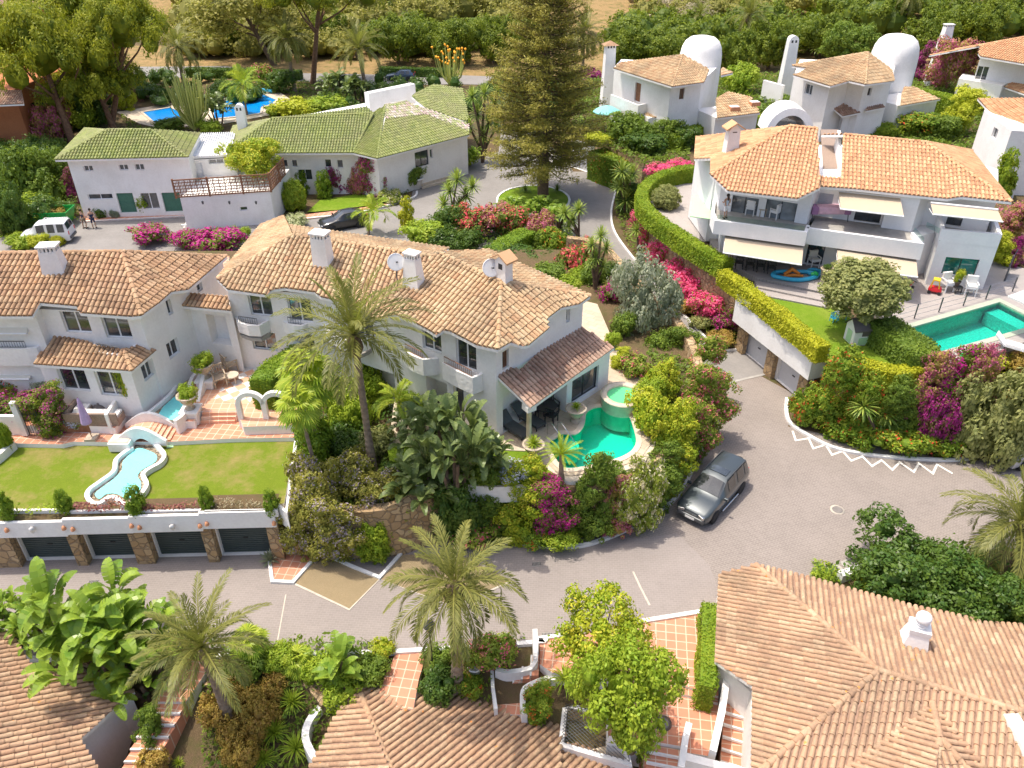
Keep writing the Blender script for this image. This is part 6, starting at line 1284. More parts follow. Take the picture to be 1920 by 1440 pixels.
BLh = thing('villa', P(80, 1400, -3.3), 'foreground house with an old lichen-spotted tiled roof, bottom left corner', 'house')
K = dplane(P(212, 1245, .3), (.89, .46), .31)
roof(BLh, [(K, [(16, 1187), (32, 1203), (47, 1230), (67, 1257), (100, 1256), (137, 1252), (212, 1245), (252, 1296), (217, 1325), (185, 1355), (150, 1386), (185, 1442), (240, 1600), (-300, 1600), (-300, 1150)])], [], M['tileB'], .24, .42)
q = [P(u, v, .0) for u, v in [(246, 1302), (218, 1318), (182, 1350), (146, 1382), (180, 1445), (220, 1600), (-300, 1600), (-300, 1200), (16, 1210), (60, 1262), (205, 1258)]]
mb = MB(); mb.prism([(p.x, p.y) for p in q], -3.5, -.12); mb.build('wall', M['white'], BLh)
# plaza walls, stair beside the right foreground roof
ribbon_thing('plaza_wall', [(1345, 1238, .5), (1348, 1262, .5), (1362, 1275, .4), (1352, 1340, .2), (1336, 1412, .1)], .26, -3.4, lambda f: .95-.7*f, 'white', 'stepped white wall between the plaza and the covered side stair', sm=0)
terrace('side_landing', W_([(1350, 1240), (1415, 1292), (1403, 1325), (1362, 1312)], -.3), -.3, -3.5, M['terra'], M['kerb'])
stairs('staircase', 'terracotta side stair with white treads beside the large foreground roof', P(1360, 1313, -.3), P(1404, 1326, -.3), -.3, Vector((-.25, -1, 0)).normalized(), 6, .42, .17)
ribbon_thing('stair_wall', [(1412, 1290, 0), (1408, 1350, -.6), (1400, 1440, -1.2)], .2, -3.4, lambda f: .5-1.2*f, 'white', 'slim white wall on the right of the covered side stair', sm=0)
ribbon_thing('plaza_wall', [(1292, 1356, .2), (1285, 1385, .1), (1276, 1445, 0)], .24, -3.4, .25, 'white', 'short white wall rising from the lower plaza steps', sm=0)
ribbon_thing('plaza_wall', [(1285, 1418, .1), (1400, 1448, .1)], .3, -3.4, lambda f: .1, 'white', 'white wall at the bottom edge of the lower plaza', sm=0)
ribbon_thing('curved_wall', [(1003, 1182, 1.0), (1005, 1215, .9), (1000, 1232, .6), (978, 1247, .3), (950, 1253, .2), (930, 1248, .2)], .2, -2.6, lambda f: 1.1-1.1*min(1, f*2.2), 'white', 'sweeping white wall curling down beside the pink flowering bush', sm=4)
ribbon_thing('curved_wall', [(1042, 1268, -.2), (1020, 1272, -.25), (985, 1290, -.3), (980, 1320, -.4), (984, 1345, -.5)], .22, -3.0, -.28, 'white', 'curved white wall round the sunken flower bed', sm=4)
ribbon_thing('stair_wall', [(922, 1240, -.3), (924, 1290, -.4), (930, 1335, -.5)], .14, -3.3, -.3, 'white', 'thin white wall left of the shaded steps', sm=0)
# ---------------- planting ----------------
def tree2(name, bu, bv, cu, cv, hw, hh, zg, mat, label, tp='t1', cat='tree', group=None, tr=.18, trunkm='trunk', limbs=5):
 base = P(bu, bv, zg); c = crownpt(base, cu, cv); k = mpp(c); y = (cv-720)/FOC; th = math.atan2(SP+y*CP, CP-y*SP); r = hw*k; rz = _fits(hh*k, r, math.sin(th))/math.cos(th)
 t = thing(name, base, label, cat, group); inst('crown', T[tp], c, (r, r, rz), L[mat], t); mb = MB(); top = c-Vector((0, 0, rz*.25))
 m1 = base.lerp(top, .4)+Vector((random.uniform(-.25, .25), 0, 0)); m2 = base.lerp(top, .75)+Vector((random.uniform(-.2, .2), 0, 0)); mb.tube([base-Vector((0, 0, .3)), m1, m2, top], [tr*1.3, tr, tr*.85, tr*.5], 9)
 for i in range(limbs):
  a = 2*math.pi*i/max(1, limbs)+random.uniform(-.4, .4); e = c+Vector((math.cos(a)*r*.7, math.sin(a)*r*.7, rz*random.uniform(-.2, .2))); s0 = m1.lerp(m2, random.uniform(.2, 1)); mb.tube([s0, s0.lerp(e, .55)-Vector((0, 0, .15*rz)), e], [tr*.55, tr*.35, tr*.12], 6)
 mb.build('trunk', M[trunkm], t); return t
# far wood and scrub (uncountable)
def wood(name, mat, spots, rcl, nl, ls, ncl, label, seed):
 global RNG; RNG = np.random.default_rng(seed); bl = []
 for (x, y, r, h) in spots: bl.append((x, y, gz(x, y)+h*.55, r, r, h*.55))
 me = crown(name, bl, ncl, rcl, nl, ls, core=.7, low=-.2, norm=False); c = np.mean([b[:3] for b in bl], axis=0); c[2] = 0; me.transform(Matrix.Translation(-Vector(c))); o = bpy.data.objects.new(name, me); COL.objects.link(o); o.location = c; setmat(o, L[mat]); return tagp(o, label, 'woodland', None, 'stuff')
random.seed(21)
def spots(u0, u1, v0, v1, n, r=(2.2, 4), h=(4, 7)):
 out = []
 for _ in range(n): p = P(random.uniform(u0, u1), random.uniform(v0, v1), 0); out.append((p.x, p.y, random.uniform(*r), random.uniform(*h)))
 return out
wood('woodland', 'oliveback', spots(330, 690, 96, 113, 34, (1.5, 2.6), (2.5, 4))+spots(600, 1010, 2, 75, 90, (2.5, 4.2), (5, 8))+spots(340, 700, 20, 98, 80, (2.5, 4), (4, 7))+spots(1180, 1560, 10, 60, 50, (2, 3.5), (3, 5)), 1.0, 34, .27, 4200, 'olive-green far wood along the top of the picture', 3)
wood('woodland', 'darkb', spots(1300, 1960, -10, 40, 70)+spots(1540, 1980, 25, 85, 60)+spots(1160, 1560, 62, 104, 50, (2.4, 3.4), (3, 5))+spots(690, 1000, 84, 112, 50, (2, 3), (3, 5))+spots(1150, 1300, 84, 112, 24, (2, 3), (3, 5)), 1.0, 34, .27, 4000, 'dark green far wood at the top right', 4)
wood('scrub', 'yelback', spots(760, 960, 18, 55, 20, (2, 3), (4, 6))+spots(380, 600, 30, 60, 12, (2, 3), (4, 6))+spots(1500, 1700, 30, 55, 12, (1.8, 2.6), (3, 4)), .9, 34, .22, 850, 'yellowish scrub between the far trees', 5)
wood('scrub', 'greyback', spots(1180, 1340, 20, 75, 26, (1.6, 2.6), (2.5, 4))+spots(1400, 1560, 10, 40, 12, (1.6, 2.6), (2.5, 4))+spots(350, 500, 12, 40, 10), .8, 30, .2, 800, 'dry grey scrub on the far slope', 6)
wood('ground_planting', 'dark', [(p.x, p.y, random.uniform(.9, 1.7), random.uniform(1.0, 2.4)) for p in [P(random.uniform(-60, 130), random.uniform(250, 420), 0) for _ in range(60)]]+[(p.x, p.y, random.uniform(.8, 1.5), random.uniform(1.0, 2.2)) for p in [P(random.uniform(130, 500), random.uniform(150, 200), 0) for _ in range(60)]]+[(p.x, p.y, random.uniform(.9, 1.5), random.uniform(1.2, 2.4)) for p in [P(random.uniform(600, 1120), random.uniform(165, 240), 0) for _ in range(70)]], .5, 40, .12, 2300, 'dense dark undergrowth round the upper gardens', 7)
RNG = np.random.default_rng(8)
# stone pines and other tall trees, upper left
pg = 'stone pines at the upper left'
tree2('stone_pine', 137, 268, 72, 92, 120, 74, 0, 'pine', 'largest stone pine with a broad crown, leftmost of the pines', 'pn1', group=pg, tr=.33, trunkm='pinetrunk')
tree2('stone_pine', 216, 246, 170, 128, 88, 56, 0, 'pine', 'stone pine with a dark forked trunk just left of the upper pool', 'pn2', group=pg, tr=.30, trunkm='pinetrunk')
tree2('stone_pine', 206, 243, 232, 50, 92, 56, 0, 'pine', 'tall stone pine behind the forked one, crown touching the top edge', 'pn1', group=pg, tr=.28, trunkm='pinetrunk')
tree2('stone_pine', 268, 190, 150, 35, 120, 48, 0, 'pine', 'stone pine at the very top left with a leaning trunk', 'pn2', group=pg, tr=.28, trunkm='pinetrunk')
tree2('stone_pine', 586, 158, 600, -22, 110, 52, 0, 'pine', 'tall pine with a bare pinkish trunk above the upper garden', 'pn1', tr=.33, trunkm='pinetrunk')
tree2('eucalyptus', 516, 122, 455, 14, 90, 44, 0, 'oliveback', 'drooping olive-green tree leaning left, top centre left', 't3', tr=.35)
tree2('carob_tree', 420, 100, 415, 62, 34, 34, 0, 'darkb', 'small dark carob between the stone pines and the leaning tree', 't2'); tree2('carob_tree', 612, 95, 612, 62, 32, 32, 0, 'darkb', 'dark carob just right of the bare pink pine trunk', 't1')
for (u, v, hw, hh, m, lb_, tp) in [(745, 80, 48, 38, 'darkb', 'round dark carob above the parked blue car', 't1'), (836, 80, 46, 36, 'darkb', 'round dark carob behind the flowering candelabra plant', 't2'), (925, 78, 42, 38, 'darkb', 'round dark carob just left of the giant conifer top', 't1'),
  (1168, 92, 42, 36, 'darkb', 'round carob behind the square tiled chimney', 't2'), (1232, 96, 46, 30, 'darkb', 'broad low carob behind the first tower house roof', 't1'), (1372, 104, 40, 36, 'darkb', 'round carob right of the first white tower', 't2'),
  (1447, 88, 46, 40, 'darkb', 'carob between the second far palm and the slim arched chimney', 't1'), (1530, 66, 46, 30, 'darkb', 'carob behind the ridge of the second tower house', 't2'), (1590, 84, 46, 34, 'mid', 'carob just left of the second white tower', 't1'),
  (1750, 62, 44, 36, 'darkb', 'carob right of the second white tower, left of the tapering chimney', 't2'), (1825, 48, 50, 38, 'darkb', 'carob above the top right roof', 't1'), (1890, 30, 48, 34, 'darkb', 'carob in the top right corner', 't2'), (1545, 20, 40, 22, 'bright', 'pale green round tree on the skyline, upper right', 't1'), (1610, 30, 44, 22, 'oliveback', 'olive-toned tree behind the second tower', 't3'),
  (665, 20, 60, 30, 'oliveback', 'olive tree crown at the top edge over the left pool palms', 't3'), (720, 25, 40, 40, 'darkb', 'shadowy tree at the top edge above the blue car', 't3'), (870, 22, 46, 34, 'yelback', 'yellowish tree at the top edge left of the giant conifer', 't3'), (800, 30, 44, 30, 'oliveback', 'feathery olive-green tree on the top edge, centre', 't3')]:
 tree('carob_tree' if 'carob' in lb_ else 'tree', u, v, hw, hh, 0, 3.2 if hh > 25 else 2.6, m, lb_, 'tree', tp, tr=.25)
# palms
pgp = 'date palms of the gardens'
palm('date_palm', 700, 886, 2.6, 663, 628, 3.9, 'tallest date palm, standing in front of the central villa row', 'dp2', .19)
palm('date_palm', 858, 1302, -1.0, 853, 1098, 3.15, 'date palm at the bottom centre rising beside the middle tiled roof', 'dp1', .24)
palm('date_palm', 437, 1392, -1.9, 378, 1213, 2.75, 'leaning date palm beside the long garden steps', 'dp2', .25, boss=False, bend=.15)
palm('date_palm', 1925, 1075, 0, 1912, 978, 3.5, 'date palm cut by the right edge over the dark leafy tree', 'dp1', .26, boss=False)
palm('date_palm', 347, 180, 0, 333, 88, 4.3, 'grey-green date palm behind the upper pool, left', 'dp1', .26); palm('date_palm', 553, 172, 0, 536, 72, 4.2, 'date palm with a long bare trunk right of the upper pool', 'dp3', .26)
palm('date_palm', 690, 190, 0, 672, 92, 4.6, 'bushy pale palm left of the avenue car', 'dp2', .3); palm('feather_palm', 463, 216, 0, 455, 160, 3.3, 'small feathery palm at the edge of the upper pool', 'que', .14, 'fan', False)
palm('date_palm', 1316, 80, 0, 1312, 30, 4.2, 'far date palm behind the first white tower', 'dp1', .26); palm('date_palm', 1395, 120, 0, 1405, 30, 4.4, 'far date palm to the right of the first white tower', 'dp2', .26)
palm('date_palm', 1690, 80, 0, 1706, -6, 4.0, 'far palm trunk behind the second white tower, crown at the top edge', 'dp1', .26); palm('date_palm', 1800, 78, 0, 1818, -8, 4.0, 'far palm trunk right of the tapering chimney', 'dp2', .26); palm('date_palm', 1902, 62, 0, 1922, -20, 4.0, 'far palm trunk in the top right corner', 'dp3', .26)
palm('date_palm', 1092, 150, 0, 1095, 60, 4.2, 'yellowish palm half hidden behind the giant conifer', 'dp3', .26)
palm('fan_palm', 597, 858, 2.7, 577, 704, 1.75, 'fan palm with big bright leaves beside the arched garden gate', 'fan1', .13, 'fan', False); palm('fan_palm', 604, 925, 2.5, 560, 760, 1.2, 'lower smaller fan palm head left of the slim trunk', 'fan2', .1, 'fan', False)
palm('fan_palm', 470, 1250, -.5, 466, 1205, .95, 'small fan palm by the street kerb, lower left', 'fan1', .1, 'fan', False); palm('fan_palm', 545, 1262, -.5, 556, 1240, .85, 'pale dwarf palm between kerb and curved stone wall', 'fan2', .1, 'fan', False)
palm('feather_palm', 690, 440, 0, 700, 400, 2.1, 'small yellowish feather palm behind the central roof', 'que', .1, 'fan', False); palm('cycad', 1052, 898, 3.4, 1053, 852, 1.15, 'round bright green cycad at the pool edge', 'cyc', .13, 'bright', False, 'palm')
palm('feather_palm', 745, 812, 3.2, 748, 752, 1.5, 'small arching palm at the sitting area of the villa', 'que', .08, 'fan', False)
# the giant conifer
def araucaria(u, v, zg, label):
 g = np.random.default_rng(11); base = P(u, v, zg); ztop = up(base, -25); Ht = ztop-zg+3; t = thing('norfolk_pine', base, label, 'conifer'); lb = LB(); br_ = MB()
 for k in range(46):
  f = k/45; z = 3.0+(Ht-4)*f; ln0 = 5.6*(1-f)**.55*(.55+.45*min(1, f*4+.35))+1.0
  for j in range(7):
   az = 2*math.pi*j/7+k*.9+g.normal()*.15; ln = ln0*g.uniform(.65, 1.1); e = R(-8+16*f)+g.normal()*.08; d = np.array([math.cos(az)*math.cos(e), math.sin(az)*math.cos(e), math.sin(e)]); side = np.array([-math.sin(az), math.cos(az), 0]); p0 = np.array([0, 0, z])
   tip = p0+d*ln+np.array([0, 0, .12*ln]); br_.tube([tuple(p0), tuple(p0+d*ln*.5-np.array([0, 0, .05*ln])), tuple(tip)], [.07*(1-f*.5), .05, .02], 4, cap=False)
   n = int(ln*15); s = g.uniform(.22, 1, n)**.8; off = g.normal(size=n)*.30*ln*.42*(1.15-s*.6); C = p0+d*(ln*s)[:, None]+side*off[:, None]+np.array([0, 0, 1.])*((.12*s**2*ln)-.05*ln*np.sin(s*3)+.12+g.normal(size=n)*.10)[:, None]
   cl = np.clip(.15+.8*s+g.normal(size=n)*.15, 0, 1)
   for q in range(5):
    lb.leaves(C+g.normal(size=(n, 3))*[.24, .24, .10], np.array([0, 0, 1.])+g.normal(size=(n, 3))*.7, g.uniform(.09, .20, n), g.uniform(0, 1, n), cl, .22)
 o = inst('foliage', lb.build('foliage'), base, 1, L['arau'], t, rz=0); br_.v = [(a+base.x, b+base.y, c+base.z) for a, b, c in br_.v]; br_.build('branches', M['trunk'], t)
 mb = MB(); mb.tube([base, base+Vector((0, 0, Ht*.3)), base+Vector((.1, 0, Ht*.7)), base+Vector((0, 0, Ht))], [.55, .42, .25, .06], 12); mb.build('trunk', M['trunk'], t)
araucaria(1018, 368, .1, 'giant Norfolk pine on the round island of the upper drive')
def candelabra(u, v, n, hpx, wpx, mat, label, tips=None):
 base = P(u, v, 0); k = mpp(base); t = thing('candelabra_cactus', base, label, 'cactus'); mb = MB()
 for i in range(n):
  a = random.uniform(0, 6.28); q = random.random()**.6; e = base+Vector((math.cos(a)*q*wpx*k, math.sin(a)*q*wpx*k*.7, hpx*k*random.uniform(.65, 1.15)/.9)); m = base.lerp(e, .45); m.x = base.x+(e.x-base.x)*.75; m.y = base.y+(e.y-base.y)*.75
  mb.tube([base, m, e], [.08, .075, .06], 5)
  if tips: tp = MB(); tp.lathe([(.04, -.1), (.17, .05), (.12, .2), (.02, .26)], e, 6); tp.build('flower_head', L[tips], t)
 mb.build('stems', L[mat], t)

candelabra(366, 245, 85, 84, 44, 'cact', 'pale green candelabra cactus in front of the upper pool'); candelabra(846, 163, 36, 55, 34, 'cact', 'candelabra plant with orange flower heads by the avenue', 'orangefl')
# yuccas
spiky('yucca', 850, 408, 0, [(857, 337, 23), (843, 358, 24), (874, 368, 23), (832, 384, 22), (886, 350, 22), (862, 388, 22)], 'cluster of spiky yuccas left of the round island')
spiky('yucca', 1115, 545, 2.4, [(1110, 460, 20), (1127, 442, 21), (1137, 466, 20), (1117, 484, 20), (1130, 500, 19), (1108, 495, 15)], 'tall yuccas with drooping heads beside the drive, above the stone wall')
spiky('yucca', 1172, 402, 0, [(1166, 322, 26), (1176, 346, 27), (1186, 326, 22), (1162, 350, 24), (1174, 376, 28)], 'stack of bright yuccas at the bend of the upper drive'); spiky('yucca', 1196, 470, .5, [(1194, 432, 21)], 'single small yucca among pink bougainvillea')
spiky('yucca', 905, 305, 0, [(885, 182, 22), (908, 176, 22), (928, 198, 22), (895, 214, 22), (917, 232, 23), (880, 238, 20), (934, 172, 20), (905, 255, 22), (930, 240, 20)], 'tall many-headed yucca beside the green-roofed building', tr=.14)
spiky('yucca', 1640, 832, .1, [(1619, 762, 34), (1662, 776, 34), (1645, 795, 24)], 'pair of yucca rosettes above the red-flowering bed'); spiky('yucca', 1085, 450, 1.0, [(1058, 400, 20), (1085, 393, 20), (1074, 412, 18), (1066, 425, 14)], 'slim-stemmed yuccas right of the paddle-leaved plants')
spiky('yucca', 383, 665, 3.6, [(383, 614, 24)], 'spiky dry-tipped yucca in front of the arched passage'); spiky('yucca', 1535, 110, 0, [(1535, 88, 22), (1550, 84, 18)], 'green yucca behind the second tower house ridge')
tuft('agave', 507, 1050, 22, .1, 'blue-green agave beside the last garage door', 'grey', 'agave', 'agave'); tuft('agave', 735, 360, 16, .2, 'spiky plant at the entrance bed of the green-roofed building', 'yuc', 'ros')
tuft('agave', 985, 358, 14, .2, 'dark strappy plant left on the round island', 'dark', 'tuft'); tuft('agave', 1045, 358, 16, .2, 'dark strappy plant right on the round island', 'dark', 'tuft')
for (u, v, r, z, lb_) in [(1058, 1275, 36, -.1, 'golden grassy tuft at the left of the leafy plaza tree'), (548, 1318, 34, -1.6, 'strappy clump just below the curved stone wall'), (515, 1375, 34, -2.2, 'strappy clump in the middle of the sunken bed'), (555, 1405, 38, -2.6, 'large strappy clump beside the curved white wall'), (495, 1425, 30, -2.7, 'strappy clump at the bottom edge, left of the curved white wall'), (1422, 1425, 14, -1.3, 'bright yellow-green ball plant at the foot of the side stair'), (335, 1432, 16, -1.6, 'small golden tuft on the lowest garden steps')]: tuft('grass_clump', u, v, r, z, lb_)
# paddle-leaved plants
paddles('bird_of_paradise', 855, 925, 3.0, 850, 722, 'huge bird-of-paradise clump in front of the villa lawn', 'pad1', 'band', wide=.52); paddles('bird_of_paradise', 800, 860, 2.5, 790, 745, 'bird-of-paradise at the left of the huge clump', 'pad2', 'band', wide=.75)
paddles('bird_of_paradise', 895, 915, 2.5, 895, 775, 'bird-of-paradise at the right of the huge clump, near the loungers', 'pad2', 'band', wide=.6); paddles('bird_of_paradise', 808, 955, 1.6, 800, 840, 'dark drooping paddle leaves over the stone wall', 'pad1', 'band', wide=.8)
for (u, v, z, tv, lb_, tp, wd) in [(40, 1206, 0, 1108, 'banana-leaved clump nearest the lower left corner', 'pad1', .55), (140, 1240, -.1, 1078, 'tall slim banana-leaved stem rising over the street', 'pad3', .6), (92, 1222, 0, 1128, 'banana-leaved clump just above the corner roof', 'pad2', .55), (225, 1268, -.5, 1108, 'dense banana-leaved clump left of the leaning palm', 'pad2', .8), (185, 1246, -.2, 1150, 'lower banana leaves behind the corner roof', 'pad1', .6), (285, 1300, -1.0, 1190, 'shaded banana leaves beside the garden steps', 'pad1', .8), (255, 1262, -.4, 1140, 'banana-leaved plant touching the fronds of the leaning palm', 'pad3', .8)]: paddles('banana_plant', u, v, z, u, tv, lb_, tp, 'ban', wide=wd)
paddles('banana_plant', 650, 1300, -.9, 645, 1205, 'young paddle-leaved plant above the middle roof', 'pad3', 'ban', wide=.7)
for (u, v, tu, tv, lb_, tp) in [(955, 412, 952, 362, 'light paddle-leaved clump left below the round island', 'pad1'), (1012, 412, 1012, 362, 'light paddle-leaved clump centre below the round island', 'pad2'), (1045, 430, 1045, 378, 'light paddle-leaved clump right below the round island', 'pad1'), (640, 200, 640, 122, 'tall paddle-leaved clump left of the avenue car', 'pad2'), (410, 235, 410, 165, 'paddle-leaved clump between cactus and upper pool', 'pad1'),
  (668, 195, 668, 130, 'paddle-leaved clump in front of the bushy palm', 'pad1'), (975, 240, 975, 150, 'paddle-leaved clump at the gate left of the giant conifer', 'pad2'), (870, 315, 868, 262, 'shiny dark plant beside the entrance steps', 'pad2')]: paddles('bird_of_paradise', u, v, 0 if v < 400 else .3, tu, tv, lb_, tp, 'ban' if v > 300 else 'band', wide=.9)
# hedges
def hpx(px, z): return [P(u, v, z) for u, v in smoothpx(px, 4)]
hedge('clipped_hedge', hpx([(1302, 312), (1262, 318), (1228, 332), (1207, 352), (1205, 372), (1220, 395), (1258, 424), (1310, 458), (1366, 490)], 4.9), .95, 3.6, 4.95, 'hedge', 'long clipped hedge curving round the side drive of the large villa')
hedge('clipped_hedge', hpx([(1357, 506), (1400, 536), (1450, 573), (1500, 612), (1545, 650)], 4.75), .85, 3.7, 4.8, 'hedgey', 'golden-green hedge above the two pale garage doors'); hedge('clipped_hedge', hpx([(1590, 668), (1650, 688), (1700, 690), (1742, 676)], 4.4), .9, 3.4, 4.45, 'hedgey', 'low yellow-flecked hedge round the end of the right lawn')
hedge('clipped_hedge', hpx([(1655, 596), (1690, 620), (1728, 648), (1742, 668)], 5.1), 1.9, 3.5, 5.1, 'mid', 'thick dark hedge between the right lawn and the teal pool', 200, .085)
hedge('clipped_hedge', hpx([(487, 712), (500, 694), (525, 675), (550, 660), (566, 650)], 5.5), 1.15, 3.6, 5.55, 'cyp', 'tall dense green hedge beside the checkered patio', 260, .06); hedge('clipped_hedge', hpx([(926, 470), (950, 452), (990, 432)], 2.4), 1.5, .2, 2.5, 'cyp', 'block of clipped cypress behind the central roof', 220, .065)
hedge('clipped_hedge', hpx([(1331, 1130), (1329, 1200), (1327, 1285)], 1.3), .66, -.3, 1.3, 'hedge', 'narrow clipped hedge along the left side of the large foreground roof', 330, .05); hedge('clipped_hedge', hpx([(350, 128), (540, 133), (560, 133)], 1.2), 1.2, 0, 1.3, 'dark', 'dark hedge along the avenue behind the upper pool', 60, .13)
hedge('clipped_hedge', hpx([(712, 128), (780, 130), (850, 131)], 1.0), 1.2, 0, 1.2, 'dark', 'dark clipped hedge across the avenue from the parked car', 60, .13); hedge('clipped_hedge', hpx([(1718, 166), (1760, 174), (1812, 187)], 5.6), 1.4, 3.1, 5.6, 'hedge', 'clipped hedge between the second tower house and the right edge houses', 90, .1)
hedge('clipped_hedge', hpx([(1268, 255), (1300, 236), (1360, 226), (1430, 214)], 4.6), 1.6, 3.1, 4.6, 'hedge', 'green hedge behind the left ridge of the large villa', 90, .1); hedge('clipped_hedge', hpx([(1118, 285), (1160, 300), (1215, 312), (1290, 305)], 2.6), 2.2, 0, 2.9, 'hib', 'dark flowering hedge hanging over the wall right of the single garage', 90, .1)
